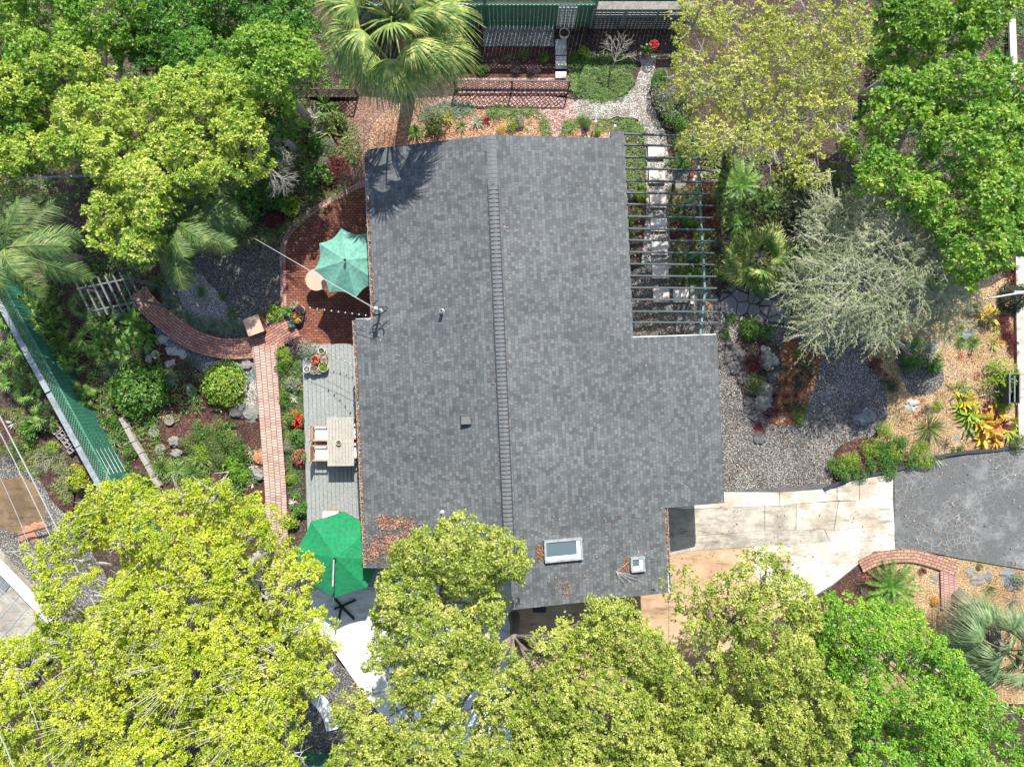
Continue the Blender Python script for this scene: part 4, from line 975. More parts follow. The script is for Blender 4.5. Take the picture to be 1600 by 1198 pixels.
# ------------------------------------------------------------ trees
def inside(X, Y, P):
    r = np.zeros(len(X), bool); n = len(P)
    for i in range(n):
        x1, y1 = P[i]; x2, y2 = P[(i+1) % n]
        c = ((y1 > Y) != (y2 > Y)) & (X < (x2-x1)*(Y-y1)/((y2-y1) if y2 != y1 else 1e-9)+x1); r ^= c
    return r
def edged(X, Y, P):
    d = np.full(len(X), 1e9); n = len(P)
    for i in range(n):
        a = np.array(P[i]); b = np.array(P[(i+1) % n]); ab = b-a
        t = np.clip(((X-a[0])*ab[0]+(Y-a[1])*ab[1])/(ab@ab+1e-9), 0, 1)
        d = np.minimum(d, np.hypot(X-a[0]-t*ab[0], Y-a[1]-t*ab[1]))
    return d
def tree(name, label, poly, z, mat, bark='bark', rb=1.15, s=.36, tips=18, per=5, lf=.13, wf=.07, keep=1.0, twigs=.35, base=None, over=0.0, layers=((0, 1.0), (.45, 1.1), (1.0, 1.4)), group=None, holes=.18, ncol=None, relief=.8, twr=.014, branchy=0):
    P = [tuple(W(x, y, z-.4))[:2] for x, y in poly]
    xs = [p[0] for p in P]; ys = [p[1] for p in P]
    cen = (sum(xs)/len(xs), sum(ys)/len(ys)) if base is None else tuple(W(base[0], base[1], z*.5))[:2]
    # lumps of the crown
    B = []; tries = 0
    while tries < 2500:
        tries += 1; x = random.uniform(min(xs), max(xs)); y = random.uniform(min(ys), max(ys)); r = rb*random.uniform(.65, 1.2)
        if not inside(np.array([x]), np.array([y]), P)[0]: continue
        e = edged(np.array([x]), np.array([y]), P)[0]
        if e < .3: continue
        r = min(r, e+.25)
        if any(math.hypot(x-b[0], y-b[1]) < .72*(r+b[3]) for b in B): continue
        B.append((x, y, z-relief*r-.7*math.exp(-e/1.0)+random.uniform(-.45, .25), r))
    B = np.array(B)
    mb = MB(); anchors = []
    for li, (dz, sp) in enumerate(layers):
        st = s*sp; gx, gy = np.meshgrid(np.arange(min(xs), max(xs), st), np.arange(min(ys), max(ys), st*.87))
        gx = gx+(np.arange(gx.shape[0])[:, None] % 2)*st/2
        X = (gx+rng.uniform(-.33, .33, gx.shape)*st).ravel(); Y = (gy+rng.uniform(-.33, .33, gy.shape)*st).ravel()
        k = inside(X, Y, P) & (edged(X, Y, P) > .12); X = X[k]; Y = Y[k]
        D2 = (X[:, None]-B[:, 0])**2+(Y[:, None]-B[:, 1])**2; R2 = (B[:, 3]*1.12)**2
        hh = np.where(D2 < R2, B[:, 2]+relief*np.sqrt(np.maximum(R2-D2, 0)), -9); j = hh.argmax(1); h = hh[np.arange(len(X)), j]
        nz = np.array([noise.noise(Vector((x*.9, y*.9, li*7.3+z))) for x, y in zip(X, Y)])
        k = (h > 0) & (nz > -.5+holes+(1-keep)*.5) & (rng.random(len(X)) < .5+keep/2); X, Y, h, j = X[k], Y[k], h[k], j[k]
        c = np.stack([X, Y, h-dz+rng.uniform(-.08, .08, len(X))], 1); b = B[j]
        nn = nrmz(np.stack([X-b[:, 0], Y-b[:, 1], np.maximum(h-b[:, 2], .25)], 1))
        m = tips; cc = np.repeat(c, m, 0); n2 = np.repeat(nn, m, 0); e = nrmz(rvec(len(cc))+n2*.9+[0, 0, .15])
        T = cc+e*rng.uniform(.35, .68, (len(cc), 1))*st*[1, 1, .8]
        rosettes(mb, T, nrmz(e+[0, 0, .45]), per, lf, wf, .9); anchors.append(c)
    A = anchors[0]
    root = thing(name, label, 'tree', (cen[0], cen[1], 0), 0, group)
    tb = MB(); fork = z*.33; fk = Vector((cen[0], cen[1], fork))
    tr = .07+.012*z+.008*len(B)**.5
    tube(tb, [(cen[0], cen[1], -.05), (cen[0]+.05, cen[1], fork*.5), fk, (cen[0], cen[1], fork+.3)], [tr*1.25, tr, tr*.85, tr*.5], 9)
    br = MB(); mids = []
    for b in B:
        e = Vector((b[0], b[1], b[2]-.1)); d = e-fk; m1 = fk+d*.4+Vector((0, 0, .12*d.length))+Vector(rvec(1)[0])*.1*d.length*.5; m2 = fk+d*.75+Vector((0, 0, .1*d.length))+Vector(rvec(1)[0])*.2
        r0 = min(tr*.4, .02+.009*d.length); tube(br, [fk, m1, m2, e], [r0, r0*.75, r0*.5, .022], 5, False); mids.append((m1, m2, e))
        if branchy:
            for _ in range(branchy):
                q = Vector((b[0], b[1], 0)); a = random.uniform(0, 2*PI); rr = b[3]*random.uniform(.7, 1.25)
                p1 = e+Vector((math.cos(a), math.sin(a), 0))*rr*.5+Vector((0, 0, .35)); p2 = e+Vector((math.cos(a), math.sin(a), 0))*rr+Vector((0, 0, random.uniform(.2, b[3]*relief+.15)))
                tube(br, [e, p1, p2], [.03, .022, .012], 4, False)
                for _ in range(3):
                    tt = p1.lerp(p2, random.random()); v = Vector(rvec(1)[0]); v.z = abs(v.z)*.5; tube(br, [tt, tt+v*.2+Vector((0, 0, .03)), tt+v*.45], [.013, .009, .006], 3, False)
    if twigs:
        k = rng.random(len(A)) < twigs
        for a in A[k]:
            j = int(np.argmin((B[:, 0]-a[0])**2+(B[:, 1]-a[1])**2)); p = Vector(B[j][:3]); q = Vector(a)
            d = (q-p); mm = p+d*.5+Vector(rvec(1)[0])*.1; end = p+d*(1.0+over)+Vector((0, 0, over*.5))
            tube(br, [p, mm, end], [twr*1.6, twr, twr*.5], 3, False)
    t = obj('trunk', tb, bark, root, True); obj('branches', br, bark, t if False else root)
    obj('crown', mb, mat, root)
    print(name, label[:30], 'lumps', len(B), 'clumps', sum(len(a) for a in anchors), 'verts', mb.n)
    return root
def feather_tree(name, label, poly, z, mat, n=1500):
    "open crown of long fine drooping shoots"
    P = [tuple(W(x, y, z-.4))[:2] for x, y in poly]; xs = [p[0] for p in P]; ys = [p[1] for p in P]
    cen = (sum(xs)/len(xs), sum(ys)/len(ys)); root = thing(name, label, 'tree', (cen[0], cen[1], 0))
    br = MB(); tb = MB(); lf = MB(); fk = Vector((cen[0], cen[1], z*.35))
    tube(tb, [(cen[0], cen[1], -.05), (cen[0]+.1, cen[1], z*.2), fk], [.16, .13, .1], 8)
    ends = []
    for _ in range(400):
        x = random.uniform(min(xs), max(xs)); y = random.uniform(min(ys), max(ys))
        if inside(np.array([x]), np.array([y]), P)[0] and all(math.hypot(x-e.x, y-e.y) > .62 for e in ends):
            ed = edged(np.array([x]), np.array([y]), P)[0]; ends.append(Vector((x, y, z-1.1*math.exp(-ed/.9)+random.uniform(-.35, .1))))
    for e in ends:
        d = e-fk; m1 = fk+d*.35+Vector((0, 0, .18*d.length)); m2 = fk+d*.7+Vector((0, 0, .16*d.length))+Vector(rvec(1)[0])*.15
        tube(br, [fk, m1, m2, e], [.05, .035, .022, .012], 4, False)
    PT = []; DD = []
    for i in range(n):
        e = random.choice(ends); a = random.uniform(0, 2*PI); out = Vector((e.x-cen[0], e.y-cen[1], 0)); out = out.normalized() if out.length > .1 else Vector((1, 0, 0))
        d = (out*.7+Vector((math.cos(a), math.sin(a), 0))).normalized(); L_ = random.uniform(.35, 1.15); st = e+Vector(rvec(1)[0])*.4; st.z = min(st.z, z)
        pts = [st]
        for u in (.35, .7, 1): pts.append(st+d*L_*u+Vector((0, 0, .16*L_*math.sin(u*2.4)-.25*L_*u*u))+Vector(rvec(1)[0])*.04)
        if random.random() < .55: tube(br, pts, [.008, .007, .005, .003], 3, False)
        m = 30; u = rng.uniform(.05, 1, m)
        Q = np.array([tuple(p) for p in pts]); c = np.stack([np.interp(u, [0, .35, .7, 1], Q[:, k]) for k in range(3)], 1)
        PT.append(c); DD.append(nrmz(np.tile(np.array(d), (m, 1))+rvec(m)*.9))
    PT = np.concatenate(PT); DD = np.concatenate(DD); blades(lf, PT, DD, rng.uniform(.05, .13, len(PT)), .017, .2, 2)
    obj('trunk', tb, 'bark', root, True); obj('branches', br, 'bark', root); obj('crown', lf, mat, root); return root

def all_trees():
    T = tree
    A = dict(s=.29, tips=22, lf=.092, wf=.055, relief=1.0)
    T('broadleaf_tree', 'mid green tree at the photo corner beside the palm fronds over the fence', [(-60, -60), (215, -60), (222, 40), (190, 70), (120, 75), (85, 110), (50, 160), (40, 210), (30, 260), (-60, 280)], 5.8, 'l_green', **A)
    T('broadleaf_tree', 'bright lime tree whose clumps overhang the slatted arbor and palm fronds', [(55, 60), (130, 70), (190, 110), (250, 105), (330, 85), (390, 130), (400, 200), (402, 262), (300, 285), (262, 300), (258, 345), (225, 400), (195, 425), (170, 390), (105, 385), (95, 345), (130, 300), (120, 245), (40, 250), (-30, 300), (-60, 250), (-60, 120)], 5.9, 'l_lime', twigs=.3, **A)
    T('broadleaf_tree', 'deep green tree in the shade between the lime tree and the fan palm', [(150, 60), (200, -50), (360, -60), (480, -60), (478, 60), (440, 110), (350, 110), (290, 130), (220, 110)], 4.9, 'l_deep', **A)
    T('broadleaf_tree', 'yellow green tree with clumped new leaves standing closest to the fan palm', [(300, 60), (350, 40), (420, 20), (470, 20), (497, 70), (494, 120), (455, 132), (452, 165), (410, 148), (340, 150), (300, 110)], 5.5, 'l_green', **A)
    T('small_tree', 'dark green low tree above the round stepping stones and bare twigs', [(385, 140), (420, 150), (458, 150), (455, 185), (440, 215), (420, 255), (395, 240), (375, 190)], 3.4, 'l_deep', s=.28, lf=.1, wf=.05, rb=.7)
    T('sparse_tree', 'open yellow green tree with a net of pale twigs beside the pergola', [(1060, -25), (1300, -15), (1360, -20), (1385, 10), (1378, 60), (1350, 110), (1345, 190), (1300, 220), (1310, 270), (1270, 300), (1240, 280), (1180, 235), (1110, 245), (1075, 225), (1070, 190), (1048, 120), (1052, 60)], 6.1, 'l_sparse', s=.27, tips=13, per=5, lf=.072, wf=.045, keep=.72, twigs=.6, over=.25, holes=.08, layers=((0, 1), (.5, 1.1), (1.1, 1.4)), branchy=3, relief=.6, twr=.01)
    T('broadleaf_tree', 'lush green tree in the upper corner beyond the sparse pale tree', [(1350, -60), (1620, -60), (1600, 20), (1560, 40), (1545, 75), (1500, 70), (1480, 95), (1450, 110), (1405, 95), (1390, 70), (1372, 30)], 5.6, 'l_green', s=.33, keep=.9, twigs=.35)
    T('broadleaf_tree', 'large green tree with bright tips between the grey feathery tree and the kerb', [(1395, 100), (1440, 108), (1500, 75), (1540, 90), (1560, 70), (1630, 90), (1660, 380), (1590, 400), (1570, 430), (1545, 420), (1530, 462), (1500, 465), (1488, 420), (1460, 330), (1415, 310), (1395, 280), (1345, 300), (1330, 260), (1365, 240), (1345, 215), (1350, 180), (1378, 165), (1365, 130)], 5.7, 'l_green', s=.33, keep=.85, twigs=.4, holes=.2)
    feather_tree('feathery_tree', 'grey green feathery tree with long pale drooping twigs over the gravel', [(1278, 345), (1306, 310), (1361, 292), (1416, 310), (1471, 345), (1511, 385), (1531, 430), (1516, 470), (1486, 505), (1436, 500), (1401, 518), (1346, 500), (1306, 505), (1251, 520), (1278, 470), (1266, 430), (1274, 390)], 4.3, 'l_grey', 2500)
    Y = dict(s=.26, tips=20, per=5, lf=.08, wf=.047, relief=1.0)
    T('broad_tree', 'wide yellow green tree filling the photo corner below the green fence', [(20, 850), (60, 845), (95, 800), (130, 762), (180, 745), (240, 765), (310, 745), (350, 760), (395, 780), (425, 830), (445, 870), (490, 850), (500, 900), (480, 935), (520, 985), (545, 975), (515, 1020), (525, 1080), (480, 1100), (462, 1140), (460, 1198), (470, 1260), (-80, 1260), (-80, 1020), (20, 1000), (60, 960), (40, 900)], 7.2, 'l_yellow', keep=.88, twigs=.6, over=.35, holes=.1, branchy=4, rb=1.6, relief=.6, s=.26, tips=24, per=5, lf=.075, wf=.044)
    T('broad_tree', 'olive yellow tree whose rounded crown overhangs the roof between umbrella and skylight', [(695, 800), (735, 822), (770, 830), (820, 845), (836, 885), (815, 920), (790, 935), (795, 965), (780, 1000), (800, 1030), (760, 1080), (700, 1130), (650, 1120), (590, 1100), (562, 1040), (580, 1000), (555, 968), (585, 945), (590, 885), (615, 850), (655, 830)], 7.0, 'l_olive', keep=.95, twigs=.4, over=.1, holes=.05, bark='bark_dk', base=(680, 960), **Y)
    T('broad_tree', 'long olive green crown along the photo edge below the carport', [(505, 1120), (520, 1095), (560, 1090), (600, 1120), (700, 1110), (770, 1060), (810, 1020), (850, 990), (900, 985), (925, 950), (985, 945), (1005, 965), (1045, 1000), (1085, 1050), (1110, 1120), (1100, 1260), (480, 1260), (515, 1180)], 6.8, 'l_olive', keep=.93, twigs=.4, holes=.12, bark='bark_dk', **Y)
    T('sparse_tree', 'thin olive tree with gaps showing the driveway behind it', [(1040, 900), (1085, 895), (1120, 915), (1150, 880), (1185, 860), (1225, 850), (1262, 880), (1250, 915), (1200, 940), (1160, 1000), (1110, 1010), (1075, 1020), (1050, 960)], 6.0, 'l_olive', keep=.85, twigs=.6, holes=.1, bark='bark_dk', s=.26, tips=12, per=5, lf=.085, wf=.05, layers=((0, 1), (.5, 1.3)), rb=.75, over=.2, base=(1140, 1000))
    T('broad_tree', 'olive tree with yellow tips between the thin driveway tree and the vivid green one', [(1160, 940), (1200, 930), (1255, 900), (1300, 940), (1285, 1000), (1300, 1050), (1345, 1100), (1350, 1150), (1335, 1260), (1050, 1260), (1060, 1120), (1100, 1030), (1140, 1010)], 6.6, 'l_olive', keep=.92, twigs=.4, holes=.13, bark='bark_dk', **Y)
    T('broad_tree', 'vivid green tree beside the sago palm and brick walk', [(1290, 940), (1340, 925), (1378, 945), (1440, 950), (1465, 985), (1500, 1010), (1530, 1050), (1560, 1070), (1590, 1110), (1680, 1140), (1680, 1260), (1315, 1260), (1325, 1140), (1290, 1070), (1265, 1010)], 6.0, 'l_vivid', keep=.92, twigs=.3, holes=.14, **Y)
    # palms
    fan_palm('fan_palm', 'tall fan palm with drooping yellow tipped leaves beside the north gable', 612, 22, 6.2, 36, 1.35, 1.8)
    fan_palm('fan_palm', 'grey green fan palm in the corner beside the vivid green tree', 1575, 1020, 2.6, 20, 1.15, 1.2)
    feather_palm('feather_palm', 'feather palm by the fence whose fronds cover the lattice', 8, 388, 4.4, 17, 2.6, (125, 408))
    feather_palm('feather_palm', 'feather palm under the lime tree with fronds reaching over the dark gravel', 272, 345, 3.8, 18, 2.7, (262, 352))
def fan_palm(name, label, px, py, z, n, rad, pet=1.5):
    c = W(px, py, z); root = thing(name, label, 'palm tree', (c.x, c.y, 0)); mb = MB()
    tube(mb, [(c.x-.2, c.y+1.3, -.05), (c.x-.1, c.y+.8, z*.5), (c.x, c.y, z-.2)], [.3, .24, .2], 10); obj('trunk', mb, 'bark_dk', root, True)
    mb = MB(); dm = MB()
    for i in range(n):
        a = i*2.4+random.uniform(-.2, .2); el = 1.25-1.6*(i/n)**.85; d = (math.cos(a)*math.cos(el), math.sin(a)*math.cos(el), math.sin(el))
        fan(mb, (c.x, c.y, z-.25), d, rad*random.uniform(.8, 1.05), 38, .025, 1.6, random.uniform(.35, .8), pet*random.uniform(.6, 1.0), 5)
    for i in range(12):
        a = i*2.4; fan(dm, (c.x, c.y, z-.5), (math.cos(a)*.8, math.sin(a)*.8, -.45), rad*.8, 30, .014, 1.2, 1.0, pet*.8, 4)
    obj('crown', mb, 'p_fan2' if 'corner' in label else 'p_fan', root); obj('dead_fronds', dm, 'dry_frond', root); return root
def feather_palm(name, label, px, py, z, n, L_, basepx):
    c = W(px, py, z); b = W(basepx[0], basepx[1], 0); root = thing(name, label, 'palm tree', (b.x, b.y, 0)); mb = MB()
    tube(mb, [(b.x, b.y, -.05), (b.x*.7+c.x*.3, b.y*.7+c.y*.3, z*.35), (c.x, c.y, z-.05)], [.26, .19, .15], 10); obj('trunk', mb, 'bark', root, True)
    mb = MB()
    for i in range(n):
        a = 2*PI*i/n+random.uniform(-.15, .15); el = random.choice((.25, .5, .9))
        pinnate(mb, (c.x, c.y, z), (math.cos(a)*math.cos(el), math.sin(a)*math.cos(el), math.sin(el)), L_*random.uniform(.85, 1.05), .62, 60, .5, .032, -.1, .5)
    obj('crown', mb, 'p_pin', root); return root
# ------------------------------------------------------------ everything that stands in the garden
ORD = ['first', 'second', 'third', 'fourth', 'fifth', 'sixth', 'seventh', 'eighth', 'ninth', 'tenth', 'eleventh', 'twelfth', 'thirteenth', 'fourteenth']
def flat(name, px, z, th, mat, label, cat, group=None, it=0, jit=0):
    P = [tuple(W(x, y, z+th))[:2] for x, y in px]
    if it: P = smooth_poly(P, it, jit)
    mb = MB(); prism(mb, P, z-.03, z+th); return single(name, mb, mat, label, cat, group)
def grass(name, px, mat, label, h=.16, step=.085, w=.012, per=7, seed=0):
    P = [tuple(W(x, y, .1))[:2] for x, y in px]; xs = [p[0] for p in P]; ys = [p[1] for p in P]
    gx, gy = np.meshgrid(np.arange(min(xs), max(xs), step), np.arange(min(ys), max(ys), step))
    X = (gx+rng.uniform(-.5, .5, gx.shape)*step).ravel(); Y = (gy+rng.uniform(-.5, .5, gy.shape)*step).ravel()
    k = inside(X, Y, P); X, Y = X[k], Y[k]; hh = np.array([.8+.5*noise.noise(Vector((x*2, y*2, 3))) for x, y in zip(X, Y)])
    n = len(X)*per; Pp = np.stack([np.repeat(X, per), np.repeat(Y, per), np.full(n, ZL[0]*0+.03)], 1)+np.c_[rng.normal(0, .02, (n, 2)), np.zeros(n)]
    a = rng.uniform(0, 2*PI, n); el = rng.uniform(.4, 1.3, n); D = np.stack([np.cos(a)*np.cos(el), np.sin(a)*np.cos(el), np.sin(el)], 1)
    mb = MB(); blades(mb, Pp, D, h*np.repeat(hh, per)*rng.uniform(.8, 1.4, n), w*1.6, .6, 3)
    o = obj(name, mb, mat); tag(o, label, None, None, 'stuff'); return o
def garden():
    pl = plant
    # ---------- fences and screens
    fence('garden_fence', 'long green board fence with lattice top and grey cap along the lady palms', [(-24, 330), (54, 472), (131, 612), (216, 768), (250, 830)], 1.3, 1.95)
    fence('garden_fence', 'green board fence with lattice top behind the white gravel strip and white trellis', [(925, 42), (760, 42), (560, 42)], 1.55, 1.95)
    fence('board_fence', 'short green board fence rising behind the grey lattice screen', [(1075, 20), (925, 20)], 1.6, 1.6, cap='fence_dk')
    fence('board_fence', 'green board fence at the photo edge below the dark gravel', [(420, 1172), (540, 1174)], 1.1, 1.1)
    a, b = W(922, 46, 0), W(1068, 46, 0); r = thing('lattice_screen', 'grey square lattice screen with a pale top rail above the shaded lawn', 'screen', (a.x, a.y, 0))
    mb = MB(); lattice(mb, a, b, .05, 1.48, .16, .028, .02, True); obj('lattice_panel', mb, 'grey_lattice', r)
    mb = MB(); beam(mb, a+Vector((0, .1, 1.5)), b+Vector((0, .1, 1.5)), .3, .04); obj('cap_rail', mb, 'grey_rock', r)
    for i in range(4): p = a.lerp(b, i/3); mb = MB(); box(mb, (p.x, p.y+.08, .74), (.08, .08, 1.48)); obj('post', mb, 'grey_lattice', r)
    trellis('white_trellis', 'white ladder like trellis against the green fence above a white pot', W(869, 47, 0), W(896, 47, 0), .1, 1.8, 'white', 7, 15, .02)
    trellis('white_trellis', 'white wire trellis panel leaning by the lady palm against the green fence', W(138, 632, .1), W(196, 736, .1), .15, 1.15, 'white', 11, 4, .018)
    for k, (x0, x1, yy, lb) in enumerate(((712, 888, 140, 'low brown diamond lattice fence edging the dark bed above the pink gravel'), (440, 560, 152, 'low brown diamond lattice fence partly under the fan palm'))):
        a, b = W(x0, yy, 0), W(x1, yy+1, 0); r = thing('lattice_fence', lb, 'fence', (a.x, a.y, 0)); mb = MB(); lattice(mb, a, b, .12, .8, .12, .022); obj('lattice_panel', mb, 'brown_lattice', r)
        mb = MB(); beam(mb, a+Vector((0, 0, .06)), b+Vector((0, 0, .06)), .06, .14); beam(mb, a+Vector((0, 0, .8)), b+Vector((0, 0, .8)), .04, .04); obj('rail', mb, 'brown_lattice', r)
        for i in range(3): p = a.lerp(b, i/2); mb = MB(); box(mb, (p.x, p.y+.05, .41), (.06, .06, .82)); obj('post', mb, 'brown_lattice', r)
    # slatted arbor over the path by the lime tree
    c = W(165, 462, 2.2); r = thing('garden_arbor', 'grey slatted arbor spanning the end of the curved brick path', 'arbor', (c.x, c.y, 0))
    pr = lambda u, v, z: Vector((c.x+u*math.cos(.23)-v*math.sin(.23)*-1*0-v*0, c.y, z))
    ang = .2; ax = Vector((math.cos(ang), math.sin(ang), 0)); ay = Vector((math.sin(.45), -math.cos(.45), 0))
    for i in range(8): p = c+ax*(-.75+i*.27); mb = MB(); beam(mb, p-ay*.72+Vector((0, 0, .05)), p+ay*.72+Vector((0, 0, .05)), .045, .07); obj('slat', mb, 'arbor', r)
    for v in (-.45, .45):
        mb = MB(); beam(mb, c-ax*.85+ay*v, c+ax*1.25+ay*v, .05, .08); obj('beam', mb, 'arbor', r)
        for u in (-.7, 1.1): p = c+ax*u+ay*v; mb = MB(); box(mb, (p.x, p.y, 1.08), (.09, .09, 2.16)); obj('post', mb, 'arbor', r)
    # ---------- umbrellas, tables, deck things
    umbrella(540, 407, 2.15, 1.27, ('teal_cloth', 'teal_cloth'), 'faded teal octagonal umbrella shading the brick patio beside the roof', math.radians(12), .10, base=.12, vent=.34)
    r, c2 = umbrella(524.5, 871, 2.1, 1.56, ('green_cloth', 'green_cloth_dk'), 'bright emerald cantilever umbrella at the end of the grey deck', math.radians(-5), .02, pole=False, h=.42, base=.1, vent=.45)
    mb = MB(); b0 = W(522, 950, .15); top = Vector((c2.x+.02, c2.y-.85, 3.0)); tube(mb, [b0, top, (c2.x, c2.y, 2.78)], .03, 8); obj('mast', mb, 'galv', r)
    mb = MB()
    for dx, dy in ((.55, .25), (-.1, -.5), (.5, -.5), (-.35, .4)): beam(mb, (b0.x+.3, b0.y+.1, .2), (b0.x+.3+dx, b0.y+.1+dy, .2), .09, .06)
    beam(mb, (b0.x, b0.y, .2), (b0.x+.3, b0.y+.1, .205), .08, .07); obj('base', mb, 'black', r)
    p = W(494, 437, .86); r = thing('round_table', 'small round tan table half under the teal umbrella', 'table', (p.x, p.y, .12)); mb = MB(); lathe(mb, (p.x, p.y, .82), [(.41, 0), (.42, .015), (.41, .03), (0.01, .032)], 30); obj('tabletop', mb, 'tan_top', r)
    mb = MB(); tube(mb, [(p.x, p.y, .12), (p.x, p.y, .82)], .03, 8); obj('stem', mb, 'dark_metal', r); mb = MB(); lathe(mb, (p.x, p.y, .12), [(.22, 0), (.2, .03), (.04, .05)], 16); obj('base', mb, 'dark_metal', r)
    # lounge chair under the green umbrella
    p = W(516, 812, .7); r = thing('lounge_chair', 'white cushioned lounge chair mostly hidden beneath the emerald umbrella', 'chair', (p.x, p.y, .3))
    mb = MB(); box(mb, (p.x, p.y, .66), (.56, .6, .1)); obj('cushion', mb, 'cushion', r); mb = MB(); box(mb, (p.x, p.y, .58), (.6, .64, .05)); obj('seat', mb, 'teak', r)
    for sx in (-1, 1):
        for sy in (-1, 1): mb = MB(); box(mb, (p.x+sx*.27, p.y+sy*.28, .43), (.05, .05, .26)); obj('leg', mb, 'teak', r)
    mb = MB(); beam(mb, (p.x-.28, p.y-.3, .95), (p.x+.28, p.y-.3, .95), .07, .5); obj('backrest', mb, 'teak', r)
    # string lights
    for lb, A, B, n in (('string of small white bulbs hung over the shaded brick patio', W(478, 480, 2.6), W(576, 493, 2.9), 9), ('string of small bulbs hung from the roof to the potted plants on the deck', W(505, 549, 1.8), W(559, 575, 2.6), 6)):
        r = thing('string_lights', lb, 'string lights', tuple(A)); mb = MB(); tube(mb, [A.lerp(B, u)-Vector((0, 0, .5*u*(1-u))) for u in np.linspace(0, 1, 12)], .006, 4); obj('cable', mb, 'black', r)
        for i in range(n):
            u = (i+.5)/n; q = A.lerp(B, u)-Vector((0, 0, .5*u*(1-u)+.07)); mb = MB(); lathe(mb, tuple(q), [(.005, -.03), (.028, -.01), (.03, .01), (.014, .05)], 8); obj('bulb', mb, 'bulb', r)
    # potted plants
    z1 = .12
    pot('', 464, 496, z1, .24, .3, 'pot_dark', 'large dark bowl of orange and green bromeliads on the brick patio', 'rosette', 'r_orange', .28)
    pot('', 449, 487, z1, .17, .28, 'pot_dark', 'dark pot of broad green leaves at the gravel edge of the patio', 'broad', 'b_green', .3)
    pot('', 455, 507, z1, .14, .25, 'blue_pot', 'cobalt blue glazed pot with a leafy plant at the path entrance', 'rosette', 'b_green', .2)
    pot('', 470, 484, z1, .15, .28, 'pot_cream', 'small purple leaved plant in a cream pot beside the bromeliad bowl', 'bush', 'b_purple', .22)
    pot('', 459, 477, z1, .13, .25, 'terracotta', 'pale leaved plant in a clay pot nearest the umbrella table', 'rosette', 'b_grey', .22)
    pl('bush', 'b_lime', 432, 490, .42, 'young_shrub', 'soft light green shrub in pale gravel beside the potted bromeliads', 'shrub')
    dz = .3
    pot('', 502, 548, dz, .13, .3, 'pot_cream', 'cream pot with a golden barrel like plant at the deck corner', 'rosette', 'b_olive', .13)
    pot('', 507, 557, dz, .11, .25, 'terracotta', 'small clay pot with a pale succulent on the deck rim', 'rosette', 'r_pale', .13)
    pot('', 506, 563, dz, .13, .22, 'pot_cream', 'round cream pot of mint green cactus on the deck', 'bush', 'b_grey', .12, soil='cushion')
    pot('', 505, 573, dz, .2, .26, 'pot_cream', 'wide cream bowl filled with low green moss like succulents', 'fine', 'b_lime', .2, .6)
    pot('', 492, 562, dz, .16, .32, 'terracotta', 'clay pot with a scarlet bromeliad in the deck plant group', 'broad', 'r_red', .24)
    pot('', 497, 556, dz, .12, .25, 'terracotta', 'brown pot with a grey star shaped succulent behind the scarlet bromeliad', 'rosette', 'r_pale', .17)
    pot('', 490, 578, dz, .17, .24, 'terracotta', 'tan clay pot with spotted leaves at the sunny front of the deck plant group', 'rosette', 'b_grey', .2)
    pot('', 479, 577, dz, .13, .28, 'white', 'small white pot standing alone at the deck edge', 'rosette', 'r_pale', .1)
    pot('', 498, 580, dz, .11, .2, 'pot_cream', 'cream pot of pale green rosettes between the moss bowl and tan pot', 'rosette', 'b_grey', .13)
    pl('fine', 'b_purple', 459, 540, .42, 'purple_shrub', 'dark purple leaved shrub where the brick path meets the patio', 'shrub')
    pl('fine', 'b_grey', 484, 546, .52, 'grey_shrub', 'silvery green shrub at the corner of the deck', 'shrub', hs=1.1)
    pl('spiky', 'b_grey', 475, 562, .4, 'spiky_plant', 'grey spiky tillandsia like plant between the deck and the mondo border', 'plant', hs=1.1)
    # strip between path and deck
    grass('border_grass', [(432, 545), (470, 545), (472, 600), (470, 780), (452, 780), (446, 700), (436, 620)], 'g_mondo', 'green ground cover border between the brick path and the deck', .2, .09)
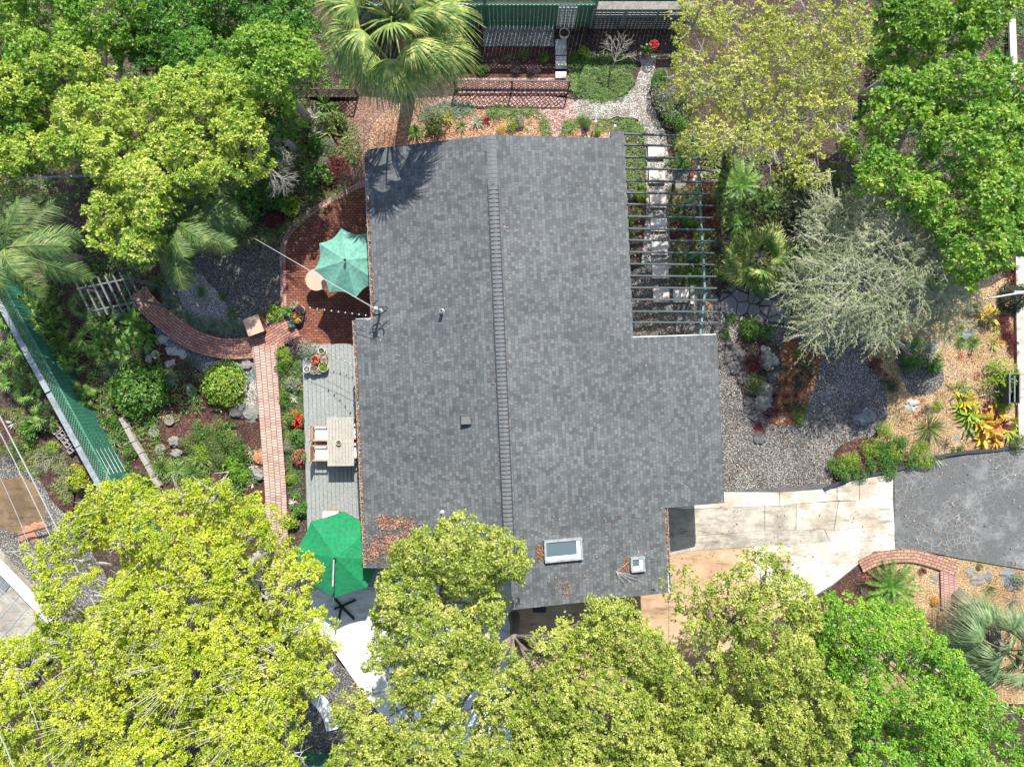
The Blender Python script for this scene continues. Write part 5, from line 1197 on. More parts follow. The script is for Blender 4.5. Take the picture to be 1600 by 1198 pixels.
    for x, y, k, m, rr, nm, lb, cat, fl in (
        (443, 556, 'fine', 'b_lime', .42, 'border_shrub', 'lime green shrub at the north end of the deck border', 'shrub', None),
        (440, 575, 'fine', 'b_green', .36, 'border_shrub', 'mid green shrub between the lime shrub and the grey rosettes', 'shrub', None),
        (459, 600, 'bush', 'b_grey', .33, 'grey_succulent', 'silvery purple succulent mound beside the yellow bromeliad', 'succulent', None),
        (467, 604, 'broad', 'r_yellow', .24, 'yellow_bromeliad', 'bright yellow star shaped bromeliad at the deck edge', 'bromeliad', None),
        (459, 622, 'rosette', 'r_pale', .26, 'pale_bromeliad', 'pinkish white bromeliad rosette below the yellow bromeliad', 'bromeliad', None),
        (446, 625, 'fine', 'b_green', .36, 'border_shrub', 'dark green clump beside the pinkish white bromeliad', 'shrub', None),
        (464, 655, 'bush', 'b_green', .38, 'flowering_shrub', 'green shrub covered with crimson flowers beside the deck', 'flowering shrub', 'f_red'),
        (455, 652, 'rosette', 'b_lime', .26, 'lime_rosette', 'lime rosette tucked against the crimson flowers', 'plant', None),
        (466, 684, 'bush', 'b_green', .38, 'leafy_shrub', 'glossy green shrub between the crimson and the pink flowers', 'shrub', None),
        (450, 697, 'fine', 'b_grey', .26, 'grey_shrub', 'round grey green mound opposite the table chairs', 'shrub', None),
        (470, 715, 'bush', 'b_green', .36, 'flowering_shrub', 'shrub with vivid magenta pink flowers spilling to the deck', 'flowering shrub', 'f_pink'),
        (468, 703, 'rosette', 'r_orange', .22, 'orange_croton', 'small orange croton directly above the magenta flowers', 'plant', None),
        (453, 748, 'ball', 'b_lime', .22, 'lime_mound', 'small round lime mound beside the garden hose', 'plant', None),
        (467, 760, 'rosette', 'b_purple', .3, 'purple_bromeliad', 'purple and white banded bromeliads below the lime mound', 'bromeliad', None),
        (457, 784, 'rosette', 'f_white', .2, 'cream_bromeliad', 'cream flowered rosette near the umbrella end of the border', 'bromeliad', None),
        (468, 792, 'bush', 'b_deep' if False else 'b_green', .38, 'leafy_shrub', 'dark leafy shrub just above the emerald umbrella', 'shrub', None),
        (456, 812, 'bush', 'b_lime', .36, 'leafy_shrub', 'light green shrub between the brick path and emerald umbrella', 'shrub', None)):
        pl(k, m, x, y, rr, nm, lb, cat, flower=fl)
    P = []
    for i in range(26): u = i/25; q = W(445-7*math.sin(u*5)-2*u, 735+75*u, .12); P.append(q)
    mb = MB(); tube(mb, P, .013, 5); single('garden_hose', mb, 'terracotta', 'thin reddish hose curling along the sunny brick path', 'hose')
    # brick pillar
    c = W(398, 509, .5); r = thing('brick_pillar', 'squat square brick pillar where the curved path meets the straight one', 'pillar', (c.x, c.y, 0), .35)
    mb = MB(); box(mb, (0, 0, .3), (.55, .6, .6)); obj('shaft', mb, 'patio', r, world=False); mb = MB(); box(mb, (0, 0, .63), (.62, .68, .06)); obj('coping', mb, 'tan_top', r, world=False)
    # white stepping stones under the yellow tree
    for i, (x, y) in enumerate(((441, 903), (452, 927), (466, 953), (476, 984), (420, 1006), (445, 985))):
        flat('stepping_stone', [(x-10, y-9), (x+8, y-12), (x+12, y+8), (x-6, y+12)], .1, .04, 'pale_slab', f'white square paver seen through the yellow green tree, {ORD[i]} from the brick path', 'paver', 'white pavers under the yellow green tree')
    ribbon('path', [(452, 1035), (470, 1055), (490, 1085), (510, 1110), (520, 1140)], .5, 'concrete_white', thick=.06)
    # ---------- lower left garden
    LP = ((45, 540, .8), (20, 500, .8), (75, 500, .85), (92, 522, .85), (66, 545, .7), (100, 548, .7), (118, 560, .75), (150, 530, .8), (170, 548, .7), (205, 545, .8), (135, 478, .7), (165, 500, .75), (30, 455, .9), (60, 470, .7))
    near = ('under the feather palm', 'at the photo edge beyond the fence', 'beneath the arching feather fronds', 'two steps from the fence lattice', 'hard against the fence cap', 'beside the bare mulch gap', 'over the fence shadow', 'between the arbor and the fence', 'on the shaded mulch under the arbor', 'nearest the limestone rocks', 'below the arbor post', 'beside the broad leaved clump', 'near the fence corner by the palm trunk', 'on the fence side of the fronds')
    for i, (x, y, rr) in enumerate(LP): pl('fanbush', 'p_rhapis', x, y, rr, 'lady_palm', f'lady palm clump with fingered leaves {near[i]}', 'palm', 'lady palms along the green fence', hs=1.1)
    pl('bigfan', 'p_rhapis', 126, 617, .62, 'lady_palm', 'single lady palm star standing in front of the open green fence', 'palm', hs=1.2)
    for x, y, rr, lb in ((28, 592, .8, 'lady palm outside the fence nearest the grey cap rail'), (48, 610, .7, 'lady palm outside the fence with splayed yellowish fingers'), (75, 648, .65, 'lady palm outside the fence beside the cinder blocks')):
        pl('fanbush', 'p_rhapis', x, y, rr, 'lady_palm', lb, 'palm', hs=1.1)
    pl('broad', 'b_green', 205, 505, .95, 'cast_iron_plant', 'dense dark green strap leaved mass between arbor and limestone', 'plant', hs=.8)
    pl('broad', 'b_green', 222, 520, .8, 'cast_iron_plant', 'dark green strap leaved clump touching the curved path gravel', 'plant', hs=.8)
    pl('broad', 'b_green', 190, 525, .7, 'cast_iron_plant', 'dark green strap leaved clump below the arbor shade', 'plant', hs=.8)
    pl('ball', 'b_green', 216, 609, 1.1, 'clipped_shrub', 'large round clipped green shrub with yellowish tips beside dark mulch', 'shrub', hs=.8, sx=1.08)
    pl('ball', 'b_lime', 350, 600, .92, 'clipped_shrub', 'round yellow green clipped shrub beside the blue gravel strip', 'shrub', hs=.85)
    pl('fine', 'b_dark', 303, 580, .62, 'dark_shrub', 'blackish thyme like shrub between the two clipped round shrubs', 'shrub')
    pl('tuft', 'g_blue', 170, 575, .6, 'grass_clump', 'blue grey grass clump above the large clipped shrub', 'grass clump'); pl('tuft', 'g_blue', 190, 562, .6, 'grass_clump', 'blue grey grass clump at the foot of the limestone rocks', 'grass clump')
    pl('tuft', 'g_blue', 262, 590, .55, 'grass_clump', 'grey green grass tuft wedged behind the large clipped shrub', 'grass clump')
    for i, (x, y, rr, sx, lb) in enumerate(((252, 530, .42, 1.3, 'white pitted limestone rock nearest the curved path'), (242, 553, .3, 1.2, 'small white limestone rock against the strap leaved clump'), (268, 548, .4, 1.4, 'broad white limestone rock in the middle of the rock group'), (284, 552, .35, 1.2, 'jagged white limestone rock beside the dark shrub'), (265, 568, .3, 1.5, 'flat white limestone rock above the grey tuft'), (298, 612, .42, 1.6, 'white limestone rock at the foot of the blackish shrub'), (232, 560, .25, 1.3, 'little white limestone chunk near the blue grey grass'))):
        pl('rock', 'limestone', x, y, rr*.5, 'limestone_rock', lb, 'rock', 'white limestone rocks in the shaded bed', sx=sx, hs=.8)
    pl('rock', 'dark_rock', 374, 640, .36, 'boulder', 'dark grey boulder at the end of the blue gravel strip', 'rock', hs=.9); pl('rock', 'grey_rock', 392, 646, .36, 'boulder', 'grey boulder touching the brick path edge', 'rock', hs=.7); pl('rock', 'grey_rock', 384, 567, .3, 'round_rock', 'round brownish rock inside the path bend', 'rock')
    for x, y, lb in ((240, 675, 'round pebbled stepping stone nearest the grey edging'), (264, 656, 'round pebbled stepping stone under the clipped shrub'), (250, 702, 'round pebbled stepping stone next to the long grass clumps')):
        c = W(x, y, .1); mb = MB(); lathe(mb, (c.x, c.y, .06), [(.2, 0), (.22, .02), (.21, .05), (.001, .055)], 24); single('stepping_stone', mb, 'paver_round', lb, 'paver')
    for x, y, lb in ((459, 197, 'round grey stepping stone deep in the shade of the upper garden'), (449, 219, 'sun flecked round stepping stone by the bare twigs'), (402, 280, 'round stepping stone half under the lime tree edge'), (345, 305, 'round stepping stone below the lime tree crown')):
        c = W(x, y, .1); mb = MB(); lathe(mb, (c.x, c.y, .06), [(.22, 0), (.24, .02), (.23, .05), (.001, .055)], 24); single('stepping_stone', mb, 'paver_round', lb, 'paver')
    flat('stepping_stone', [(461, 158), (478, 158), (478, 169), (461, 169)], .06, .05, 'pale_slab', 'rectangular grey paver below the half hidden lattice fence', 'paver')
    pl('rock', 'grey_rock', 270, 690, .24, 'round_rock', 'small upright grey rock beside the pebbled stepping stones', 'rock', hs=1.2); pl('rock', 'grey_rock', 275, 710, .2, 'round_rock', 'small grey rock above the long grass clumps', 'rock')
    P = [(192, 652), (200, 668), (211, 690), (222, 708), (232, 726), (242, 745), (250, 760)]
    for i in range(6):
        a, b = W(*P[i], .12), W(*P[i+1], .12); mb = MB(); d = (b-a)*.03; beam(mb, a+d+Vector((0, 0, .02)), b-d+Vector((0, 0, .02)), .19, .22)
        single('edging_block', mb, 'cinder', 'grey concrete edging block, one of a curved row between mulch and fence', 'edging block', 'grey edging blocks beside the mulch bed')
    for i, (x, y, m) in enumerate(((310, 672, 'b_green'), (335, 668, 'b_olive'), (350, 685, 'b_green'), (330, 695, 'b_olive'), (362, 690, 'b_olive'), (375, 702, 'b_green'), (300, 690, 'b_olive'), (345, 710, 'b_olive'), (312, 705, 'b_lime'), (325, 655 if False else 680, 'b_green'))):
        lbs = ('bluish green leafy shrub at the top of the shrub group by the mulch', 'olive shrub between the bluish shrub and red mulch', 'dark green shrub in the heart of the olive shrub group', 'olive shrub above the long arching grass', 'olive shrub with open twigs close to the brick path', 'green shrub at the brick path end of the shrub group', 'yellowish olive shrub next to the pebbled stepping stones', 'low golden olive shrub behind the long arching grass', 'small bright shrub left of the long arching grass'.replace('left of', 'under the tips of'), 'dense green shrub squeezed amid the olive shrubs')
        pl('fine', m, x, y, .46, 'low_shrub', lbs[i], 'shrub')
    for x, y, m, lb in ((312, 715, 'g_long', 'bright arching grass clump in the middle of the lower bed'), (272, 735, 'g_long', 'arching green grass clump beside the edging blocks'), (250, 732, 'g_mondo', 'dark arching grass clump touching the edging blocks'), (300, 740, 'g_mondo', 'arching grass clump brushing the yellow green tree')):
        pl('tuft', m, x, y, .72, 'grass_clump', lb, 'grass clump', hs=.9)
    pl('bush', 'l_vivid', 365, 728, .42, 'leafy_shrub', 'vivid light green shrub on pinkish mulch near the brick path', 'shrub'); pl('bush', 'l_vivid', 376, 742, .38, 'leafy_shrub', 'vivid light green shrub nearer the yellow green tree', 'shrub')
    for x, y, lb in ((392, 705, 'variegated succulent between two tan rocks by the path'), (396, 728, 'variegated succulent beside the second tan rock'), (394, 755, 'variegated succulent at the edge of the yellow green tree shade')): pl('agave', 'r_pale', x, y, .26, 'succulent', lb, 'succulent')
    pl('rock', 'brown_rock', 402, 716, .3, 'boulder', 'tan boulder edging the brick path beside the vivid shrub', 'rock'); pl('rock', 'grey_rock', 402, 742, .34, 'boulder', 'long grey boulder edging the brick path', 'rock', sx=.7)
    for x, y, k, m, rr, lb in ((176, 657, 'bush', 'b_green', .3, 'green plant climbing the white wire trellis'), (180, 688, 'agave', 'r_pale', .3, 'pale succulent growing through the white wire trellis'), (182, 710, 'agave', 'b_grey', .26, 'grey succulent at the foot of the white wire trellis'), (205, 708, 'bush', 'b_green', .26, 'small plant with red blooms in front of the trellis'), (186, 735, 'agave', 'b_grey', .25, 'grey succulent at the lowest end of the trellis'), (220, 745, 'fine', 'b_dark', .4, 'dark shrub between fence end and edging blocks')): pl(k, m, x, y, rr, 'trellis_plant', lb, 'plant')
    pl('blooms', 'f_red', 206, 702, .1, 'red_flowers', 'tiny cluster of red blooms in front of the wire trellis', 'flowers')
    # dark gravel bed plants
    for i, (x, y) in enumerate(((262, 470), (275, 487), (292, 500), (310, 505), (330, 508), (348, 512), (365, 508))): pl('tuft', 'g_blue', x, y, .5, 'grass_clump', f'grey green grass clump along the inner edge of the curved path, {ORD[i]} from the arbor', 'grass clump', 'grass clumps lining the curved path')
    for x, y, rr, m, lb in ((313, 455, .28, 'b_green', 'small round green plant on the pale gravel patch'), (348, 462, .22, 'b_green', 'small dark green tuft in the dark gravel'), (361, 487, .24, 'b_green', 'lone dark green tuft near the brick pillar'), (280, 420, .42, 'b_lime', 'fresh green shrub at the shaded head of the gravel bed'), (262, 430, .4, 'b_dark', 'dark shrub beside the fresh green shrub'), (300, 440, .25, 'b_grey', 'silvery plant on the pale gravel patch'), (245, 445, .42, 'b_olive', 'olive shrub between arbor and pale gravel'), (270, 405, .4, 'b_green', 'green shrub under the feather palm fronds')): pl('fine', m, x, y, rr, 'bed_plant', lb, 'plant')
    pl('slab', 'slate', 417, 376, .14, 'flat_stone', 'little slate stone at the patio edging', 'rock')
    # outside the fence, bottom left
    for i, (x, y) in enumerate(((88, 672), (95, 679), (102, 686), (107, 693), (112, 702))):
        c = W(x, y, .2); mb = MB(); a = .7
        for u, v, sx, sy in ((-.18, 0, .03, .2), (.18, 0, .03, .2), (0, 0, .03, .2), (0, -.085, .39, .03), (0, .085, .39, .03)): box(mb, (u*.9, v, .1+.0007*(i+1)*(sx > .1)), (sx*.9, sy, .2), 0)
        o = single('cinder_block', mb, 'cinder', 'grey hollow cinder block in a row outside the green fence', 'cinder block', 'cinder blocks outside the fence', loc=(0, 0, 0)); o.location = (c.x, c.y, .01); o.rotation_euler = (0, 0, a)
    for i, (x, y, k, m, rr, lb) in enumerate(((55, 672, 'bush', 'b_green', .55, 'green shrub beside the cinder blocks outside the fence'), (40, 690, 'fern', 'b_green', .5, 'fern on the red leaf litter outside the fence'), (75, 715, 'twigs', 'bark', .7, 'pale twiggy shrub on the leaf litter outside the fence'), (100, 740, 'twigs', 'bark', .6, 'bare forked shrub near the fence cap outside the garden'), (60, 735, 'spiky', 'b_grey', .4, 'grey spiky plant by the brown slab'), (20, 700, 'fine', 'b_olive', .5, 'olive shrub at the photo edge by the pale gravel'), (85, 700, 'bush', 'b_lime', .3, 'small light green plant below the cinder blocks'), (125, 745, 'bush', 'l_yellow', .55, 'yellow green shrub leaning on the fence cap'), (20, 660, 'rosette', 'r_pale', .35, 'pale rosette in red litter beyond the fence'), (18, 560, 'fanbush', 'p_rhapis', .9, 'leafy palm clump against the photo edge'))): pl(k, m, x, y, rr, 'wild_plant', lb, 'plant')
    pl('rock', 'brown_rock', 42, 832, .5, 'boulder', 'flat terracotta coloured rock by the brown slab', 'rock', hs=.5); pl('rock', 'brown_rock', 60, 822, .4, 'boulder', 'terracotta coloured rock nearest the yellow green tree', 'rock', hs=.6)
    mb = MB(); beam(mb, W(22, 838, .45), W(80, 822, .45), .06, .05); single('iron_bar', mb, 'dark_metal', 'rusty dark bar lying across the terracotta rocks', 'bar')
    # neighbour's white roofed building
    P = [W(-160, 715, .5), W(-6, 868, .5), W(100, 985, .5), W(40, 1075, .5), W(-200, 1090, .5)]
    r = thing('neighbour_terrace', 'raised pale terrace half hidden by the yellow green tree', 'terrace', (P[1].x, P[1].y, 0))
    mb = MB(); prism(mb, [(p.x, p.y) for p in P], 0, .42); obj('paving', mb, 'concrete_grey', r)
    mb = MB(); beam(mb, P[0]+Vector((0, 0, .08)), P[2]+Vector((0, 0, .08)), .22, .3); obj('parapet', mb, 'concrete_white', r)
    mb = MB(); prism(mb, [tuple(W(x, y, .5))[:2] for x, y in ((0, 892), (20, 908), (4, 928), (-20, 910))], .42, .46); obj('dark_hatch', mb, 'slate', r)
    for k in range(7): a = P[1].lerp(P[2], k/7); mb = MB(); q = a+(P[4]-P[1])*.4; beam(mb, (a.x, a.y, .425), (q.x, q.y, .425), .035, .02); obj('joint', mb, 'cap', r)
    # wires
    wire('thick pale cable crossing the photo corner above the brown slab', W(-40, 575, 6.5), W(150, 950, 6.2), .022); wire('pale cable next to the brown slab, second of three', W(-40, 600, 6.3), W(82, 845, 6.2), .016)
    wire('thin cable nearest the photo edge over the brown slab', W(-20, 705, 6.0), W(45, 850, 5.9), .01); wire('cable over the neighbour roof with a dark connector', W(-10, 912, 5.6), W(95, 1010, 5.6), .014)
    wire('pale cable at the bottom corner of the yellow green tree', W(-20, 1110, 7.6), W(25, 1210, 7.6), .02); wire('thin line crossing the lower yellow green tree', W(25, 1050, 7.9), W(60, 1140, 7.9), .012)
    q = on_roof(590, 484, .95); wire('silver service cable from the palms to the roof mast', W(400, 374, 4.6), q, .009, .1, 'service_cable', 'wire'); wire('thin grey cable running under the silver service cable', W(396, 372, 4.5), q-Vector((.05, 0, .1)), .006, .3, 'service_cable', 'wire')
    # ---------- upper left shade garden
    UL = ((505, 160, 'rosette', 'b_green', .5, 'green bromeliad clump below the brown lattice fence'), (515, 178, 'broad', 'b_green', .5, 'glossy green rosette beside the pink mulch walk'), (512, 203, 'rosette', 'b_olive', .55, 'star shaped olive bromeliad in a patch of sun'), (525, 195, 'bush', 'b_olive', .4, 'olive leafy plant at the pink mulch walk edge'), (490, 180, 'rosette', 'r_pale', .4, 'pale variegated bromeliads by the round stepping stone'), (496, 205, 'rosette', 'r_pale', .35, 'cream striped bromeliad above the deep shade'), (498, 225, 'bush', 'b_green', .35, 'small green plant near the silver blue plant'), (512, 228, 'fine', 'b_grey', .3, 'silvery plant in the middle of the shade garden'), (470, 240, 'rosette', 'b_lime', .4, 'yellow green bromeliads under the bare twigs'), (505, 255, 'fine', 'b_grey', .26, 'blue silver plant below the shade garden middle'), (480, 262, 'rosette', 'b_olive', .4, 'olive strap plant beneath the bare twigs'), (500, 280, 'bush', 'b_green', .5, 'dark green shrub above the patio corner'), (482, 270, 'rosette', 'r_yellow', .2, 'small golden leaf plant in the shade garden'), (525, 262, 'fine', 'b_maroon', .45, 'maroon foliage beside the pink mulch walk'), (540, 280, 'twigs', 'bark_dk', .5, 'brown twiggy plant by the patio top corner'), (430, 305, 'ball', 'b_green', .55, 'rounded deep green shrub next to the violet flowers'), (405, 320, 'bush', 'b_green', .5, 'deep green shrub with tiny white flowers above the gravel'), (388, 300, 'bush', 'b_green', .45, 'dark leafy shrub under the lime tree edge'), (455, 320, 'bush', 'b_lime', .4, 'lighter green plant between violet flowers and patio edging'), (466, 322, 'fine', 'b_purple', .3, 'violet flowering plant near the patio edging'), (450, 290, 'fine', 'b_olive', .4, 'olive shrub behind the violet flowering plant'), (470, 300, 'twigs', 'bark_dk', .45, 'brown twiggy shrub near the patio edging'), (430, 345, 'bush', 'b_maroon', .35, 'dark red leaved plant at the curve of the patio edging'))
    for x, y, k, m, rr, lb in UL: pl(k, m, x, y, rr*1.2, 'shade_plant', lb, 'plant')
    # bare branching tree
    r0 = W(388, 233, 3.2); mb = MB(); random.seed(21)
    def grow(p, d, L_, rr, lv):
        q = p+d*L_; m = p+d*L_*.5+Vector(rvec(1)[0])*L_*.1; tube(mb, [p, m, q], [rr, rr*.8, rr*.65], 5, False)
        if lv:
            for k in range(3 if lv > 2 else random.choice((2, 3))):
                e = (d+Vector(rvec(1)[0])*.7); e.z *= .4; grow(q if k else m, e.normalized(), L_*random.uniform(.6, .82), rr*.6, lv-1)
    r = thing('bare_tree', 'leafless silver grey branches reaching out of the lime tree', 'tree', (r0.x-.6, r0.y, 0))
    b = Vector((r0.x-.6, r0.y, 0)); tube(mb, [b, b+Vector((.1, 0, 1.6)), r0], [.09, .07, .05], 7); grow(r0, Vector((.8, -.12, .1)).normalized(), .62, .04, 5); grow(r0, Vector((.55, -.75, .05)).normalized(), .8, .04, 5)
    obj('branches', mb, 'bark', r)
    mb = MB(); r0 = W(953, 108, .2); r = thing('bare_tree', 'small leafless sapling with upright twigs at the edge of the lawn clump', 'tree', (r0.x, r0.y, 0)); tube(mb, [(r0.x, r0.y, 0), (r0.x+.1, r0.y, .8)], [.03, .025], 6)
    for dx, dy in ((.5, .8), (-.3, .6), (.8, .2), (.35, .75), (.1, .9)): grow(Vector((r0.x+.1, r0.y, .8)), Vector((dx, dy, .55)).normalized(), .42, .016, 3)
    obj('branches', mb, 'bark', r)
    # ---------- top garden
    grass('grass', [(890, 112), (935, 108), (985, 112), (994, 128), (975, 152), (945, 160), (905, 150), (889, 136)], 'g_mondo', 'rounded clump of mondo grass in front of the leafless sapling', .26, .08, per=8)
    grass('grass', [(885, 88), (925, 80), (990, 85), (996, 105), (940, 112), (890, 110)], 'b_green', 'shaded dark groundcover behind the mondo grass', .2, .1)
    grass('grass', [(975, 188), (1005, 188), (1012, 205), (1011, 295), (990, 300), (979, 290), (976, 215)], 'g_mondo', 'short green lawn strip under the pergola beside the stepping stones', .13, .08)
    grass('grass', [(928, 190), (945, 184), (985, 184), (1005, 190), (1000, 206), (930, 208)], 'g_mondo', 'lawn strip between the roof corner and the pale gravel', .14, .08)
    grass('grass', [(652, 185), (668, 168), (700, 158), (735, 160), (742, 176), (715, 184), (680, 188)], 'g_blue', 'bluish grass edging near the fan palm', .26, .08, per=8); grass('grass', [(760, 172), (772, 166), (838, 166), (845, 178), (800, 182), (765, 184)], 'g_mondo', 'bright grass edging above the peach chip bed', .24, .08, per=8)
    grass('grass', [(845, 178), (855, 182), (862, 212), (850, 212)], 'g_mondo', 'grass edging tip beside the pink gravel gap', .22, .08); grass('grass', [(876, 205), (882, 188), (900, 182), (922, 186), (924, 200), (900, 196), (886, 212)], 'g_mondo', 'horseshoe of grass edging around the small yucca', .22, .08, per=8)
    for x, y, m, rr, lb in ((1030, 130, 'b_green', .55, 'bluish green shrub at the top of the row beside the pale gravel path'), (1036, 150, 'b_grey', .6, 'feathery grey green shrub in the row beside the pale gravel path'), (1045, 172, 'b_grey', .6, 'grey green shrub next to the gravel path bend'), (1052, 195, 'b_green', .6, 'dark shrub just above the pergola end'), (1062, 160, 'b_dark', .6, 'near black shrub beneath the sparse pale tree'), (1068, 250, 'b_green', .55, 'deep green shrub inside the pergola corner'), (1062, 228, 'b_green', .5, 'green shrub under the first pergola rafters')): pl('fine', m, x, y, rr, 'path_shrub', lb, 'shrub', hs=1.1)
    for i, (y0, lb) in enumerate(((62, 'grey paver below the white pot'), (88, 'grey paver in the middle of the dark bed edge'), (108, 'mossy grey paver touching the mondo grass'))): flat('stepping_stone', [(868, y0), (885, y0), (885, y0+(24 if i < 2 else 14)), (868, y0+(24 if i < 2 else 14))], .08, .05, 'pale_slab', lb, 'paver')
    pot('', 882, 51, .0, .2, .36, 'pot_cream', 'pale bucket shaped planter below the white trellis', name='planter', cat='planter')
    pot('', 1013, 78, .0, .2, .3, 'terracotta', 'potted plant with large scarlet flowers in the shaded lawn corner', 'broad', 'b_green', .4); pl('blooms', 'f_red', 1022, 70, .2, 'red_flowers', 'scarlet flower heads above the potted lawn corner plant', 'flowers', z=.6)
    for x, y, k, m, rr, lb in ((797, 90, 'agave', 'b_grey', .28, 'pale green agave in the dark bed under the fence'), (775, 98, 'agave', 'b_grey', .24, 'smaller agave beside the palm in the dark bed'), (818, 85, 'fine', 'b_olive', .28, 'olive tuft in the dark bed near the pavers'), (805, 108, 'fine', 'b_purple', .26, 'purple leaved plant in the middle of the dark bed'), (835, 112, 'fine', 'b_purple', .3, 'purple leaved plant near the lattice fence end'), (850, 90, 'fine', 'b_green', .24, 'green tuft next to the paver walk'), (782, 126, 'agave', 'b_lime', .24, 'green star plant pressed on the lattice fence'), (823, 124, 'agave', 'b_lime', .24, 'second green star plant on the lattice fence'), (755, 108, 'fine', 'b_green', .3, 'green plant under the fan palm tips'), (912, 82, 'bush', 'b_lime', .26, 'light green seedling in the shaded lawn'), (898, 88, 'bush', 'b_green', .18, 'tiny green seedling beside the paver walk'), (955, 112, 'broad', 'b_lime', .2, 'fresh leaf tuft at the sapling foot'),
        (648, 205, 'rosette', 'b_green', .5, 'dark strap leaved plant in the roof corner shade'), (668, 198, 'rosette', 'b_olive', .45, 'olive bromeliads against the gable roof edge'), (685, 190, 'bush', 'b_olive', .5, 'spotted yellow green croton beside the bluish grass'), (700, 184, 'rosette', 'r_yellow', .36, 'yellow croton near the fan palm shadow'), (720, 196, 'rosette', 'b_olive', .35, 'curved leaf bromeliad above the ridge'), (745, 190, 'rosette', 'b_grey', .36, 'grey arching aloe beside the red centred bromeliad'), (760, 188, 'rosette', 'b_maroon', .3, 'red centred bromeliad above the ridge end'), (784, 203, 'fine', 'r_yellow', .22, 'low yellow plant touching the roof edge'), (800, 196, 'bush', 'b_lime', .26, 'round leaf green plant in peach chips'), (812, 190, 'bush', 'b_grey', .24, 'mint green plant in peach chips'), (829, 188, 'agave', 'b_lime', .18, 'little green rosette in peach chips'), (822, 202, 'agave', 'b_olive', .2, 'olive rosette touching the roof edge'), (844, 200, 'agave', 'b_lime', .2, 'green rosette next to the slim stake'), (895, 200, 'agave', 'b_lime', .3, 'small yucca with pointed leaves inside the grass horseshoe'), (915, 204, 'rosette', 'b_purple', .28, 'dark purple bromeliad beside the white post'), (934, 206, 'bush', 'b_lime', .18, 'bright lime plant by the roof corner'), (912, 190, 'fine', 'b_green', .3, 'mossy green mound inside the grass horseshoe')): pl(k, m, x, y, rr, 'bed_plant', lb, 'plant')
    for x, y, lb in ((926, 205, 'slim white post rising beside the purple bromeliad'), (955, 212, 'slim white post at the projecting roof corner')):
        p = W(x, y, 0); mb = MB(); tube(mb, [(p.x, p.y, 0), (p.x, p.y, 1.0)], .035, 8); lathe(mb, (p.x, p.y, 1.0), [(.05, 0), (.05, .03), (.01, .05)], 8); single('white_post', mb, 'white', lb, 'post')
    # ---------- beneath the pergola
    for i, (y0, y1) in enumerate(((226, 248), (264, 286), (302, 324), (340, 361), (377, 398), (414, 435), (451, 472))):
        o = (y0-226)*.035; flat('stepping_stone', [(1013+o, y0), (1038+o, y0), (1038+o, y1), (1013+o, y1)], .1, .05, 'pale_slab', f'square concrete stepping stone under the pergola, {ORD[i]} from the lawn end', 'paver', 'square stepping stones under the pergola')
    flat('stepping_stone', [(1052, 451), (1076, 451), (1076, 472), (1052, 472)], .1, .05, 'pale_slab', 'square concrete stone set aside from the row under the pergola', 'paver'); flat('stepping_stone', [(1079, 446), (1085, 446), (1085, 475), (1079, 475)], .08, .06, 'pale_slab', 'narrow concrete strip beside the pergola beam', 'paver')
    for x, y, sx, lb, m in ((1062, 272, 1.3, 'grey flat boulder under the pergola near the lawn strip', 'grey_rock'), (1049, 275, .6, 'narrow white stone beside the flat boulder', 'limestone'), (1055, 276, .6, 'slanted white stone touching the flat boulder', 'limestone'), (1085, 276, .7, 'white stone next to the pergola beam', 'limestone'), (1100, 274, .8, 'square sandy stone outside the pergola beam', 'limestone'), (1105, 478, 1.1, 'tan boulder at the foot of the pergola corner', 'brown_rock')): pl('slab', m, x, y, .34 if 'flat boulder' in lb and 'grey' in lb else .2, 'flat_stone', lb, 'rock', sx=sx, hs=1.5)
    PG = (((987, 303), 'ball', 'b_grey', .24, 'grey globe plant at the end of the lawn strip'), ((1002, 306), 'ball', 'b_lime', .26, 'golden green globe plant beside the third stepping stone'), ((995, 332), 'rosette', 'b_olive', .28, 'bromeliad between roof edge and stepping stones'), ((985, 345), 'rosette', 'b_lime', .24, 'yellow green bromeliad against the roof edge'), ((984, 368), 'bush', 'b_olive', .22, 'little olive plant beside the roof edge'), ((1060, 305), 'rosette', 'b_maroon', .32, 'reddish bromeliad under the pergola in brown litter'), ((1078, 300), 'rosette', 'b_olive', .3, 'olive bromeliad near the upper beam'), ((1058, 325), 'rosette', 'b_maroon', .3, 'maroon bromeliad beside the round grey rosette'), ((1080, 328), 'rosette', 'b_grey', .3, 'round grey rosette under the pergola'), ((1077, 345), 'bush', 'b_green', .34, 'green leafy plant under the middle rafters'), ((1055, 350), 'rosette', 'b_maroon', .28, 'dusky pink bromeliad under the middle rafters'), ((1090, 370), 'bush', 'b_lime', .28, 'bright green sprig against the pergola beam'), ((1060, 378), 'rosette', 'b_olive', .3, 'olive strap plant under the lower rafters'), ((1070, 395), 'rosette', 'r_pale', .26, 'pale peach bromeliad under the lower rafters'), ((1085, 400), 'bush', 'b_green', .3, 'dark green plant beside the lower beam'), ((1062, 425), 'bush', 'b_olive', .36, 'ferny olive plant beside the sixth stepping stone'), ((1088, 425), 'bush', 'b_green', .4, 'lush green plant on the inner side of the beam'), ((1078, 438), 'fern', 'b_green', .3, 'small fern above the aside stone'), ((1065, 442), 'fine', 'b_purple', .26, 'grey purple plant above the aside stone'), ((1105, 320), 'fine', 'b_maroon', .4, 'maroon groundcover mound outside the beam'), ((1108, 345), 'fine', 'b_maroon', .4, 'dark maroon mound nearer the sago palm'), ((1105, 295), 'fine', 'b_maroon', .36, 'brownish red mound by the sandy stone'), ((1118, 385), 'fine', 'b_dark', .4, 'dark mound between beam and blurred fan palm'))
    for (x, y), k, m, rr, lb in PG: pl(k, m, x, y, rr, 'pergola_plant', lb, 'plant')
